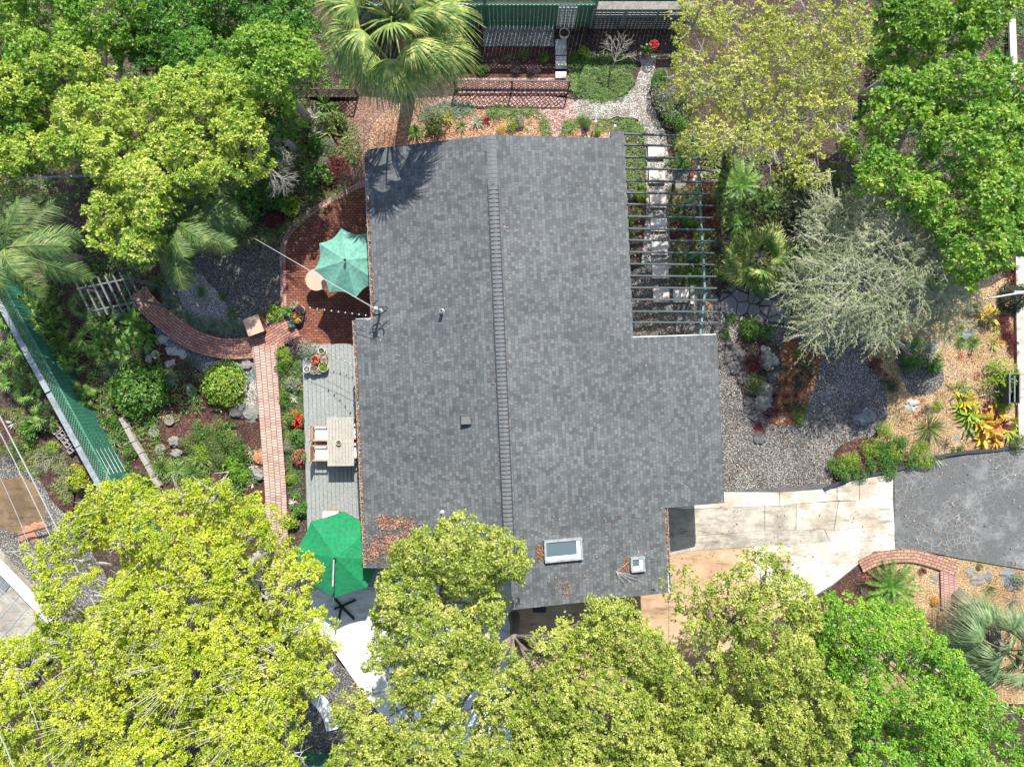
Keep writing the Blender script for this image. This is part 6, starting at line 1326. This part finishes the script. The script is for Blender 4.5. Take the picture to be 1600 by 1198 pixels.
    # ---------- palms and shrubs east of the pergola
    pl('sago', 'p_sago', 1158, 288, 1.08, 'sago_palm', 'dark green sago palm wheel next to the pergola ends', 'sago palm', hs=.8)
    pl('sago', 'p_sago', 1155, 345, .75, 'sago_palm', 'smaller dark sago palm tucked below the big one', 'sago palm', hs=.8)
    pl('bigfan', 'p_fan', 1182, 408, 1.45, 'fan_palm', 'bushy green fan palm with straw coloured heart beside the pergola', 'palm', hs=1.0)
    pl('rosette', 'dry_frond', 1187, 402, .4, 'dry_leaves', 'straw coloured dead leaves in the heart of the bushy fan palm', 'leaves', z=1.15)
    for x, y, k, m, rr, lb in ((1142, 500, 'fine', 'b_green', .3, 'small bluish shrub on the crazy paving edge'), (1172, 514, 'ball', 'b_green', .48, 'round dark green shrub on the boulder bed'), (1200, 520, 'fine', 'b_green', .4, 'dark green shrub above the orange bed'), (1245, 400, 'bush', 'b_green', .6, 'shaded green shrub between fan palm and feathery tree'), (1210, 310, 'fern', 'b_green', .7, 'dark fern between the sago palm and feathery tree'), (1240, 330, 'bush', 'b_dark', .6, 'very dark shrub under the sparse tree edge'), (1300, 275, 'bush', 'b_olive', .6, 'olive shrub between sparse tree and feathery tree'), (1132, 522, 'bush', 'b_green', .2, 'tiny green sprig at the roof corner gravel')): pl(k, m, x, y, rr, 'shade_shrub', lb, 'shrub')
    # boulder bed
    BD = ((1148, 546, .4, 'dark_rock', 'dark low boulder at the top of the boulder bed'), (1160, 560, .5, 'dark_rock', 'broad dark boulder facing the house corner'), (1150, 575, .34, 'grey_rock', 'brownish grey boulder near the house wall gravel'), (1203, 562, .42, 'grey_rock', 'blue grey boulder at the top of the orange bed'), (1165, 590, .4, 'dark_rock', 'dark boulder in the middle of the bed'), (1195, 608, .44, 'grey_rock', 'smooth grey boulder beside the orange bed edge'), (1190, 625, .4, 'grey_rock', 'long smooth grey boulder with a small hollow'), (1172, 630, .36, 'dark_rock', 'dark boulder on the narrow side of the bed'), (1183, 650, .36, 'grey_rock', 'grey boulder near the pointed end of the bed'), (1186, 683, .34, 'dark_rock', 'pointed grey boulder closing the bed at the gravel'), (1205, 590, .3, 'dark_rock', 'small dark boulder against the orange mulch'), (1140, 560, .26, 'dark_rock', 'little dark rock near the house corner'), (1196, 545, .26, 'limestone', 'pale rock below the dark green shrub'))
    for x, y, rr, m, lb in BD: pl('rock', 'dark_rock' if m == 'grey_rock' and rr < .4 else m, x, y, rr*1.0, 'boulder', lb, 'rock', hs=.8)
    BP = ((1175, 567, 'fine', 'b_maroon', .34, 'dusky red mound on the boulder bed'), (1178, 600, 'fine', 'b_olive', .34, 'olive mound in the middle of the boulder bed'), (1200, 580, 'spiky', 'b_dark', .36, 'dark spiky clump between the boulders'), (1210, 620, 'spiky', 'b_maroon', .3, 'maroon spiky plant at the boulder and orange mulch edge'), (1212, 642, 'spiky', 'b_maroon', .32, 'maroon spiky plant low on the orange bed edge'), (1200, 650, 'spiky', 'b_purple', .3, 'purple spiky plant beside the pointed bed end'), (1187, 668, 'spiky', 'b_maroon', .28, 'reddish spiky plant crowning the pointed boulder'), (1244, 552, 'fine', 'b_green', .22, 'bright green tuft at the top of the orange bed'), (1228, 557, 'rosette', 'b_maroon', .16, 'tiny maroon rosette at the top of the orange bed'), (1227, 577, 'spiky', 'b_dark', .24, 'dark spiky rosette on the orange mulch'), (1229, 597, 'spiky', 'b_maroon', .24, 'maroon star rosette on the orange mulch'), (1246, 595, 'fine', 'b_dark', .28, 'dark mound beside the gravel yard edging'), (1229, 618, 'spiky', 'b_maroon', .26, 'brown star rosette lower on the orange mulch'), (1242, 618, 'spiky', 'b_maroon', .24, 'brown star rosette next to its twin near the gravel'), (1228, 635, 'spiky', 'b_dark', .24, 'blackish spiky plant above the lower orange mulch'), (1240, 634, 'fine', 'b_dark', .24, 'blackish mound near the gravel corner'), (1251, 640, 'fine', 'b_green', .18, 'small green dot plant near the gravel corner'), (1243, 654, 'fine', 'b_green', .24, 'green round plant at the bottom orange corner'), (1222, 655, 'rosette', 'r_pale', .16, 'mottled small rosette on the bottom orange edge'), (1275, 555, 'spiky', 'b_maroon', .16, 'first red plant of the narrow red row'), (1272, 572, 'spiky', 'b_maroon', .18, 'middle red plant of the narrow red row'), (1266, 588, 'spiky', 'b_maroon', .18, 'lower red plant of the narrow red row'), (1263, 602, 'spiky', 'b_maroon', .16, 'last red plant of the narrow red row'), (1258, 575, 'fine', 'b_dark', .34, 'dark strip plant between orange mulch and red row'))
    for x, y, k, m, rr, lb in BP: pl(k, m, x, y, rr*1.4, 'bed_plant', lb, 'plant')
    for i, (x, y, rr) in enumerate(((1313, 516, .5), (1304, 558, .44), (1295, 588, .38), (1291, 618, .42), (1281, 650, .4), (1277, 679, .42), (1270, 714, .32), (1268, 742, .28))): pl('slab', 'slate', x, y, rr, 'slate_stepping_stone', f'grey slate stepping stone in the gravel yard, {ORD[7-i]} from the driveway', 'stepping stone', 'slate stones across the gravel yard', hs=.6)
    # fire ring of stones
    for x, y, rr, m, lb in ((1338, 640, .36, 'dark_rock', 'dark curved stone on the bed side of the little stone group'), (1352, 630, .3, 'dark_rock', 'dark stone at the top of the little stone group'), (1350, 638, .2, 'limestone', 'small pale stone in the heart of the little stone group'), (1346, 652, .34, 'slate', 'flat grey slab at the front of the little stone group'), (1358, 650, .34, 'slate', 'flat grey slab on the kerb side of the little stone group')): pl('rock', m, x, y, rr, 'garden_stone', lb, 'rock', hs=.8)
    for x, y, rr, m, lb in ((1362, 521, .26, 'limestone', 'white angular flagstone nearest the gravel yard'), (1374, 527, .24, 'limestone', 'white flagstone in the middle of the white three'), (1385, 518, .28, 'limestone', 'white flagstone nearest the feathery tree'), (1402, 512, .34, 'slate', 'blue grey flagstone under the feathery tree tips'), (1422, 508, .3, 'slate', 'greenish flagstone under the feathery tree edge'), (1445, 515, .3, 'slate', 'pale flagstone beside the blue one'), (1458, 525, .26, 'slate', 'small blue flagstone above the large one'), (1461, 544, .46, 'slate', 'large smooth blue flagstone in straw chips'), (1474, 566, .36, 'grey_rock', 'rounded grey stone below the large blue flagstone'), (1489, 582, .34, 'limestone', 'pale sandy stone lying in straw chips'), (1495, 684, .34, 'grey_rock', 'oval brown grey stone near the orange crotons'), (1423, 630, .3, 'limestone', 'white rock between red plants and boulder bed'), (1292, 750, .2, 'limestone', 'small pale rock at the gravel and driveway corner'), (1322, 490, .34, 'grey_rock', 'grey boulder under the feathery tree front'), (1310, 492, .3, 'limestone', 'pale boulder under the feathery tree front')): pl('slab' if rr < .5 and 'boulder' not in lb else 'rock', m, x, y, rr, 'flat_stone', lb, 'rock', hs=1)
    # rosemary like shrubs beside the drive
    RB_ = ((1322, 722, .32), (1310, 740, .36), (1305, 728, .3), (1330, 715, .28), (1343, 740, .34), (1356, 726, .3), (1360, 700, .36), (1380, 692, .34), (1378, 712, .38), (1398, 704, .34), (1385, 735, .34), (1395, 722, .3), (1382, 670, .3), (1402, 690, .34), (1425, 722, .34), (1442, 718, .34))
    nb = ('at the gravel tip of the row', 'touching the driveway edge', 'closest to the gravel yard', 'behind the first pair', 'third along the driveway', 'above reddish mulch', 'in the upper group facing the gravel', 'at the top middle of the group', 'in the very centre of the group', 'beside the straw chips', 'along the driveway in the middle', 'just above the driveway middle', 'highest of all the mounds', 'next to orange litter', 'near the big spiky clump', 'at the road end of the row')
    for i, (x, y, rr) in enumerate(RB_): pl('fine', 'b_green' if i % 3 else 'b_lime', x, y, rr*1.25, 'mound_shrub', f'small rounded green shrub {nb[i]}', 'shrub', 'rounded shrubs beside the driveway')
    SB = ((1457, 668, 'spiky', 'b_olive', .66, 'large spiky brown green clump in straw chips', 1), (1446, 672, 'agave', 'b_lime', .3, 'light green rosette growing into the spiky brown clump', 1), (1395, 535, 'agave', 'b_green', .24, 'green rosette beside the white flagstones', 1), (1418, 546, 'agave', 'r_pale', .42, 'white star shaped agave on the boulder bed', 1), (1432, 543, 'fine', 'b_green', .34, 'green shrub next to the white agave', 1), (1424, 562, 'fine', 'b_green', .34, 'green shrub below the white agave', 1), (1455, 566, 'bush', 'b_green', .32, 'dark green plant near the large blue flagstone', 1), (1420, 574, 'fine', 'b_olive', .22, 'olive tuft at the boulder bed rim', 1), (1385, 557, 'agave', 'b_green', .24, 'dark green rosette on the narrow chip bed', 1), (1397, 578, 'agave', 'b_lime', .24, 'yellow edged rosette on the narrow chip bed', 1), (1374, 578, 'spiky', 'b_maroon', .22, 'red spiky plant at the gravel rim', 1), (1382, 586, 'spiky', 'b_maroon', .2, 'second red spiky plant at the gravel rim', 1), (1367, 567, 'fine', 'b_maroon', .2, 'small red plant beside the gravel rim stones', 1), (1390, 600, 'fine', 'b_dark', .26, 'dark plant on the narrow chip bed', 1), (1400, 615, 'twigs', 'bark_dk', .3, 'brown twiggy plant on the narrow chip bed', 1), (1408, 650, 'twigs', 'bark_dk', .3, 'brown twiggy plant beside white rock', 1), (1440, 625, 'spiky', 'r_red', .16, 'scarlet little plant above the violet one', 1), (1447, 640, 'spiky', 'b_purple', .26, 'violet spiky plant above the large clump', 1), (1434, 648, 'spiky', 'r_red', .18, 'scarlet little plant touching the large clump', 1), (1462, 632, 'fine', 'b_lime', .2, 'light green sprout above the large clump', 1), (1478, 693, 'spiky', 'b_purple', .28, 'dusky purple plant next to the oval stone', 1), (1500, 698, 'fine', 'b_green', .12, 'tiny green dot below the oval stone', 1), (1488, 701, 'fine', 'b_green', .1, 'tinier green dot below the oval stone', 1), (1463, 715, 'spiky', 'b_grey', .44, 'grey brown spiky clump at the road kerb', 1), (1438, 700, 'fine', 'b_lime', .26, 'low lime plant under the large clump', 1), (1525, 587, 'spiky', 'r_red', .2, 'lone scarlet rosette in open straw chips', 1), (1560, 590, 'fine', 'b_lime', .55, 'airy lime shrub beside the black trough', 1), (1548, 616, 'spiky', 'b_grey', .24, 'grey green tuft below the airy lime shrub', 1), (1568, 628, 'fine', 'b_lime', .28, 'round lime plant beneath the black trough', 1),
        (1502, 612, 'broad', 'b_olive', .36, 'olive croton at the top of the croton drift', 1), (1512, 628, 'broad', 'r_yellow', .38, 'green and yellow croton in the croton drift', 1), (1505, 636, 'broad', 'b_lime', .3, 'green croton at the shaded rim of the drift', 1), (1522, 648, 'broad', 'b_lime', .42, 'bright green croton in the centre of the drift', 1), (1518, 665, 'broad', 'b_olive', .36, 'olive croton near the kerb end of the drift', 1), (1535, 660, 'broad', 'r_yellow', .4, 'yellow croton beside the orange one', 1), (1550, 668, 'broad', 'r_orange', .5, 'large orange croton with splayed leaves', 1), (1545, 640, 'broad', 'b_maroon', .34, 'maroon bromeliads above the orange croton', 1), (1562, 642, 'broad', 'r_yellow', .36, 'golden bromeliads above the orange croton', 1), (1568, 665, 'broad', 'b_maroon', .34, 'wine red rosettes beside the orange croton', 1), (1540, 684, 'broad', 'r_yellow', .36, 'yellow croton near the road kerb', 1), (1560, 688, 'broad', 'r_orange', .34, 'orange croton at the road kerb', 1), (1580, 672, 'broad', 'b_lime', .34, 'lime croton near the pavement', 1), (1587, 660, 'broad', 'r_yellow', .24, 'yellow sprig at the pavement edge', 1), (1588, 692, 'fine', 'b_olive', .28, 'olive tuft at the corner of road and pavement', 1),
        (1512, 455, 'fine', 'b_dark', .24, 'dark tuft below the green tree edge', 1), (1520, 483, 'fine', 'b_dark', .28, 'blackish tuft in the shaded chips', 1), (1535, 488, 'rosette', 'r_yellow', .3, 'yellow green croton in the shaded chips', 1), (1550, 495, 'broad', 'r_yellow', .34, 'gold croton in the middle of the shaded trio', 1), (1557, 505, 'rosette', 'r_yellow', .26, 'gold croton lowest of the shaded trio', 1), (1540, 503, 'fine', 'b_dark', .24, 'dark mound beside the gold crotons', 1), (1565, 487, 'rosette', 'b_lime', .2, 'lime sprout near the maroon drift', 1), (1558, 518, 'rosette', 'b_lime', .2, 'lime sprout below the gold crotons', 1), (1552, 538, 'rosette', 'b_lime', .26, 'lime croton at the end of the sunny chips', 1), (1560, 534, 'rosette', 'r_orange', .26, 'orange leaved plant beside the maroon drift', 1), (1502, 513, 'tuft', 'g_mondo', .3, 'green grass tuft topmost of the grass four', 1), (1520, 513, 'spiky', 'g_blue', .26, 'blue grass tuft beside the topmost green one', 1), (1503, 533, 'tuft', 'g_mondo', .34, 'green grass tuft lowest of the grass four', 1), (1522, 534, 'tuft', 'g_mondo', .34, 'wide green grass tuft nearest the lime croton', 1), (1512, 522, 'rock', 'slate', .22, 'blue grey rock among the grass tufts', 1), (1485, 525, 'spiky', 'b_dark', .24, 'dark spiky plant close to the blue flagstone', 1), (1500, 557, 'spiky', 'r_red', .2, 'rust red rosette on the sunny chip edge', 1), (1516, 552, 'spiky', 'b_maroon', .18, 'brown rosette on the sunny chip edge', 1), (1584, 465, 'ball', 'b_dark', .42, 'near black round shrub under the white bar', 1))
    for x, y, k, m, rr, lb, _ in SB: pl(k, m, x, y, rr*(1.8 if k == 'broad' else 1.45), 'chip_bed_plant', lb, 'rock' if k == 'rock' else 'plant')
    for i, (x, y) in enumerate(((1566, 500), (1570, 508), (1574, 518), (1578, 528), (1581, 538), (1583, 548), (1562, 503), (1570, 524))): pl('fine', 'b_maroon', x, y, .26, 'maroon_plant', 'small maroon leaved plant in the maroon drift beside the pavement', 'plant', 'maroon plants in a drift by the pavement')
    # black trough and white bar
    p = W(1583, 607, .7); r = thing('black_trough', 'tall narrow black open box beside the pavement', 'trough', (p.x, p.y, 0)); mb = MB()
    for dx, dy, sx, sy in ((-.19, 0, .03, 1.1), (.19, 0, .03, 1.1), (0, -.535, .35, .03), (0, .535, .35, .03)): box(mb, (p.x+dx, p.y+dy, .38), (sx, sy, .76))
    obj('side_panels', mb, 'dark_metal', r); mb = MB(); box(mb, (p.x, p.y, .3), (.35, 1.04, .04)); obj('tray', mb, 'black', r); mb = MB(); box(mb, (p.x-.19, p.y, .775), (.05, 1.12, .03)); box(mb, (p.x+.19, p.y, .775), (.05, 1.12, .03)); box(mb, (p.x, p.y, .774), (.05, 1.0, .028)); obj('rim', mb, 'slate', r)
    a, b = W(1541, 467, .7), W(1610, 455, 1.0); r = thing('metal_rail', 'grey metal rail reaching from the pavement over the near black shrub', 'rail', (b.x, b.y, 0)); mb = MB(); tube(mb, [a, a.lerp(b, .55)+Vector((0, 0, .15)), b], [.035, .045, .055], 8); obj('arm', mb, 'galv', r)
    mb = MB(); tube(mb, [(b.x, b.y, 0), (b.x, b.y, 1.1)], .06, 10); obj('post', mb, 'galv', r); mb = MB(); c = W(1594, 457, .98); box(mb, tuple(c), (.5, .14, .1)); obj('bracket', mb, 'galv', r)
    # top right shaded bed
    for x, y, k, m, rr, lb in ((1525, 65, 'tuft', 'b_green', .6, 'dark strap leaved clump in a gap of the green trees'), (1560, 45, 'spiky', 'b_maroon', .5, 'maroon cordyline clump beside the pale kerb'), (1520, 105, 'spiky', 'b_maroon', .4, 'maroon clump in the second tree gap'), (1550, 60, 'twigs', 'bark_dk', .5, 'brown twigs next to the pale kerb'), (1375, 110, 'bush', 'b_green', .6, 'shaded green shrub between the sparse and green trees'), (1372, 80, 'fern', 'b_green', .6, 'dark fern in the gap between the sparse and green trees'), (1582, 415, 'fine', 'b_maroon', .3, 'maroon mound below the green tree at the pavement'), (1580, 435, 'fine', 'b_maroon', .28, 'maroon mound above the pole arm')): pl(k, m, x, y, rr, 'shade_plant', lb, 'plant')
    c = W(1388, 113, .4); mb = MB(); box(mb, (c.x, c.y, .2), (.5, .3, .4)); single('brick_block', mb, 'terracotta', 'brown red block half hidden between the sparse and green trees', 'block')
    # bottom right bed
    pl('sago', 'p_sago', 1396, 916, 1.15, 'sago_palm', 'sunlit sago palm beside the brick walk', 'sago palm', hs=.8)
    for x, y, k, m, rr, lb in ((1355, 897, 'rosette', 'r_red', .3, 'orange red bromeliad on the dark mulch by the driveway'), (1345, 915, 'spiky', 'b_dark', .5, 'dark strap clump on the driveway side of the sago palm'), (1368, 935, 'fern', 'b_green', .6, 'green fern under the sago palm'), (1440, 893, 'fine', 'b_maroon', .2, 'small maroon plant below the brick walk bend'), (1455, 890, 'rosette', 'b_maroon', .18, 'maroon rosette under the brick walk'), (1462, 895, 'rosette', 'r_red', .14, 'red rosette near the pink brick path'), (1460, 938, 'fine', 'r_orange', .24, 'orange tinted groundcover by the pink brick path'), (1550, 918, 'spiky', 'b_olive', .52, 'dark spiky clump among the grey rocks'), (1585, 940, 'spiky', 'b_grey', .5, 'grey spiky plant near the corner fan palm'), (1588, 905, 'fine', 'b_grey', .4, 'grey tuft by the road edge'), (1530, 885, 'fine', 'b_olive', .18, 'small olive tuft near the brick walk end'), (1430, 960, 'bush', 'b_lime', .4, 'yellow green shrub between sago palm and vivid tree')): pl(k, m, x, y, rr, 'bed_plant', lb, 'plant')
    for x, y, rr, m, lb in ((1515, 892, .28, 'grey_rock', 'grey rock nearest the brick walk end'), (1527, 906, .36, 'grey_rock', 'larger grey rock beside the first one'), (1543, 900, .3, 'slate', 'blue grey rock above the dark spiky clump'), (1580, 900, .4, 'slate', 'blue grey rock beside the grey tuft'), (1584, 915, .36, 'grey_rock', 'grey rock between the clumps near the road'), (1498, 881, .18, 'limestone', 'white block at the end of the brick walk'), (1458, 904, .28, 'grey_rock', 'flat greenish stone between sago palm and pink path')): pl('rock', m, x, y, rr, 'garden_rock', lb, 'rock', hs=.7)
    for x, y, lb in ((1520, 940, 'round pink stepping stone above the corner fan palm'), (1530, 950, 'second round pink stepping stone touching the first')):
        c = W(x, y, .1); mb = MB(); lathe(mb, (c.x, c.y, .09), [(.19, 0), (.2, .02), (.19, .05), (.001, .055)], 20); single('stepping_stone', mb, 'tan_top', lb, 'paver')
    # ---------- loose leaves and low growth no one could count
    def scatter(px, n, z0=.02):
        P = [tuple(W(x, y, .1))[:2] for x, y in px]; xs = [p[0] for p in P]; ys = [p[1] for p in P]
        X = rng.uniform(min(xs), max(xs), n); Y = rng.uniform(min(ys), max(ys), n); k = inside(X, Y, P); nz = np.array([noise.noise(Vector((x*.8, y*.8, 5))) for x, y in zip(X, Y)]) > -.12
        k &= nz; X, Y = X[k], Y[k]; return np.stack([X, Y, np.full(len(X), z0)], 1)
    areas = {'west': [(0, 330), (250, 430), (230, 480), (250, 560), (330, 620), (400, 700), (400, 860), (250, 800), (120, 640), (0, 480)], 'shade': [(370, 150), (470, 150), (560, 200), (570, 290), (440, 380), (300, 400), (300, 250)], 'far': [(-20, -20), (560, -20), (560, 140), (380, 150), (250, 300), (-20, 330)],
        'pergola': [(1042, 225), (1130, 220), (1240, 260), (1340, 300), (1240, 440), (1120, 450), (1050, 445)], 'street': [(1330, -20), (1600, -20), (1590, 400), (1500, 440), (1340, 290)], 'outside': [(-20, 640), (40, 640), (115, 740), (110, 790), (60, 745), (-20, 700)]}
    words = dict(west='low seedlings between the shrubs of the bed inside the green fence', shade='low seedlings in the shade garden beside the brick patio', far='ground growth beneath the tall trees beside the fan palm', pergola='low growth around the sago palms beside the pergola', street='ground growth beneath the green trees by the kerb', outside='weeds on the red litter outside the green fence')
    for k_, px in areas.items():
        T = scatter(px, 3000, .1); big = 1.7 if k_ in ('west', 'shade', 'pergola') else 1.1; m = len(T); mb = MB(); per = 7; Q = np.repeat(T, per, 0)+np.c_[rng.normal(0, .05, (m*per, 2)), np.zeros(m*per)]
        aa = rng.uniform(0, 2*PI, m*per); el = rng.uniform(.3, 1.3, m*per); D = np.stack([np.cos(aa)*np.cos(el), np.sin(aa)*np.cos(el), np.sin(el)], 1)
        blades(mb, Q, D, big*rng.uniform(.06, .2, m*per)*np.repeat(rng.uniform(.4, 1.5, m), per), .035, .4, 2); o = obj('undergrowth', mb, {'west': 'b_green', 'shade': 'b_olive', 'far': 'b_green', 'pergola': 'b_olive', 'street': 'b_green', 'outside': 'b_olive'}[k_]); tag(o, words[k_], None, None, 'stuff')
    mb = MB()
    for px, n in ((areas['west'], 2600), (areas['shade'], 2200), (areas['pergola'], 1500), (areas['outside'], 1600), ([(560, 150), (900, 150), (880, 215), (560, 300)], 700), ([(975, 210), (1050, 210), (1060, 540), (990, 540)], 500), ([(1125, 520), (1390, 520), (1390, 740), (1130, 770)], 900), ([(1395, 440), (1590, 440), (1590, 700), (1400, 730)], 1500), ([(300, 370), (440, 370), (440, 520), (260, 500)], 500), ([(1395, 740), (1600, 700), (1600, 885), (1400, 860)], 160), ([(1050, 780), (1390, 745), (1390, 855), (1060, 940)], 150), ([(445, 300), (575, 300), (550, 535), (445, 530)], 220), ([(215, 470), (300, 520), (440, 520), (440, 860), (405, 860), (400, 560), (250, 530)], 260)):
        T = scatter(px, n, .2 if n in (160, 150, 220, 260) else .13); rosettes(mb, T, nrmz(rvec(len(T))*.4+[0, 0, 1]), 1, .085, .045, 2.0)
    o = obj('fallen_leaves', mb, 'dead'); tag(o, 'dry brown leaves scattered over the beds and paving', None, None, 'stuff')
    mb = MB(); T = np.array([tuple(on_roof(random.uniform(585, 1120), random.uniform(540, 780), .015)) for _ in range(60)]+[tuple(on_roof(random.uniform(590, 970), random.uniform(250, 540), .015)) for _ in range(60)]+[tuple(on_roof(random.uniform(810, 1035), random.uniform(780, 920), .015)) for _ in range(120)]+[tuple(on_roof(random.gauss(789, 7), random.uniform(290, 840), .03)) for _ in range(60)])
    rosettes(mb, T, np.tile([0, 0, 1.], (len(T), 1)), 1, .07, .03, 2.0); o = obj('fallen_leaves', mb, 'dead'); tag(o, 'single dry leaves dotted over the shingles', None, None, 'stuff')
    # ---------- litter on the roof
    mb = MB(); pts = []
    for (x, y, sx, sy, n) in ((620, 817, 34, 10, 300), (606, 848, 18, 20, 330), (640, 840, 24, 16, 300), (585, 860, 12, 18, 260), (600, 810, 14, 6, 120)):
        for _ in range(n): pts.append(on_roof(random.gauss(x, sx*.45), random.gauss(y, sy*.5), .02))
    T = np.array([tuple(p) for p in pts]); rosettes(mb, T, np.tile([0, 0, 1.], (len(T), 1)), 2, .075, .028); o = obj('dead_leaves', mb, 'dead'); tag(o, 'drift of dry brown leaves on the roof beside the olive tree', None, None, 'stuff')
    mb = MB(); pts = [on_roof(random.gauss(844, 3), random.gauss(862, 6), .02) for _ in range(110)]+[on_roof(random.gauss(978, 4), random.gauss(882, 6), .02) for _ in range(110)]+[on_roof(random.gauss(880, 9), random.gauss(922, 8), .02) for _ in range(30)]
    T = np.array([tuple(p) for p in pts]); rosettes(mb, T, np.tile([0, 0, 1.], (len(T), 1)), 2, .06, .025); o = obj('dead_leaves', mb, 'orange_leaf'); tag(o, 'orange brown leaves caught beside the two skylights', None, None, 'stuff')
    mb = MB(); a = on_roof(963, 893, .03)
    for x, y in ((984, 876), (1000, 907), (990, 912), (978, 915), (996, 900), (972, 909)): b = on_roof(x, y, .06); tube(mb, [a, a.lerp(b, .5)+Vector((rng.uniform(-.05, .05), rng.uniform(-.05, .05), .05)), b], [.014, .01, .005], 4)
    single('fallen_branch', mb, 'bark', 'fallen bare branch lying on the roof by the small skylight', 'branch')
    for x, y, lb in ((880, 925, 'thin curled twig on the roof below the large skylight'), (994, 838, 'thin curved twig above the small skylight')):
        mb = MB(); tube(mb, [on_roof(x, y, .02), on_roof(x+4, y-8, .05), on_roof(x+8, y+4, .02)], .008, 4); single('twig', mb, 'bark', lb, 'twig')
    # carport items in the shade of the eave
    for x, y, lb in ((843, 957, 'dark metal garden chair in the shade under the carport eave'),):
        p = W(x, y, .8); r = thing('metal_chair', lb, 'chair', (p.x, p.y, .16)); mb = MB(); box(mb, (p.x, p.y+.2, .6), (.5, .5, .04)); obj('seat', mb, 'dark_metal', r); mb = MB(); box(mb, (p.x, p.y+.44, .85), (.5, .03, .5)); obj('backrest', mb, 'dark_metal', r)
        for sx in (-1, 1):
            for sy in (-1, 1): mb = MB(); box(mb, (p.x+.23*sx, p.y+.2+.23*sy, .37), (.03, .03, .42)); obj('leg', mb, 'dark_metal', r)
M['orange_leaf'] = L('orange_leaf', (.24, .1, .04), (.36, .16, .07), (.46, .26, .13), 4.0, .1)
# ------------------------------------------------------------ light and camera
def light_camera():
    sc = bpy.context.scene
    sd = Vector((.22, .95, 1.0)).normalized()
    w = bpy.data.worlds.new('World'); sc.world = w; w.use_nodes = True; nt = w.node_tree
    bg = nt.nodes['Background']; sky = nt.nodes.new('ShaderNodeTexSky'); sky.sky_type = 'NISHITA'; sky.sun_disc = False
    sky.sun_elevation = math.asin(sd.z); sky.sun_rotation = math.atan2(sd.x, sd.y); sky.altitude = 20; sky.dust_density = 1.5
    nt.links.new(sky.outputs[0], bg.inputs[0]); bg.inputs[1].default_value = .13
    l = bpy.data.lights.new('sun', 'SUN'); l.energy = 5; l.angle = math.radians(.5); l.color = (1, .95, .85)
    o = bpy.data.objects.new('sun', l); C.objects.link(o); o.location = sd*40; o.rotation_euler = (-sd).to_track_quat('-Z', 'Y').to_euler()
    cam = bpy.data.cameras.new('camera'); co = bpy.data.objects.new('camera', cam); C.objects.link(co); co.location = (0, 0, H)
    cam.sensor_fit = 'HORIZONTAL'; cam.sensor_width = 36; cam.lens = 36*F/1600; cam.clip_end = 800; cam.clip_start = .1
    sc.camera = co
    sc.render.engine = 'CYCLES'; sc.view_settings.view_transform = 'Standard'; sc.view_settings.look = 'None'; sc.view_settings.exposure = .84; sc.view_settings.gamma = 1
    sc.cycles.max_bounces = 6; sc.cycles.diffuse_bounces = 3; sc.cycles.transmission_bounces = 3; sc.cycles.transparent_max_bounces = 4
    try: sc.cycles.use_denoising = True
    except Exception: pass
setting(); house(); deck(); pergola(); table(); garden(); all_trees(); light_camera()
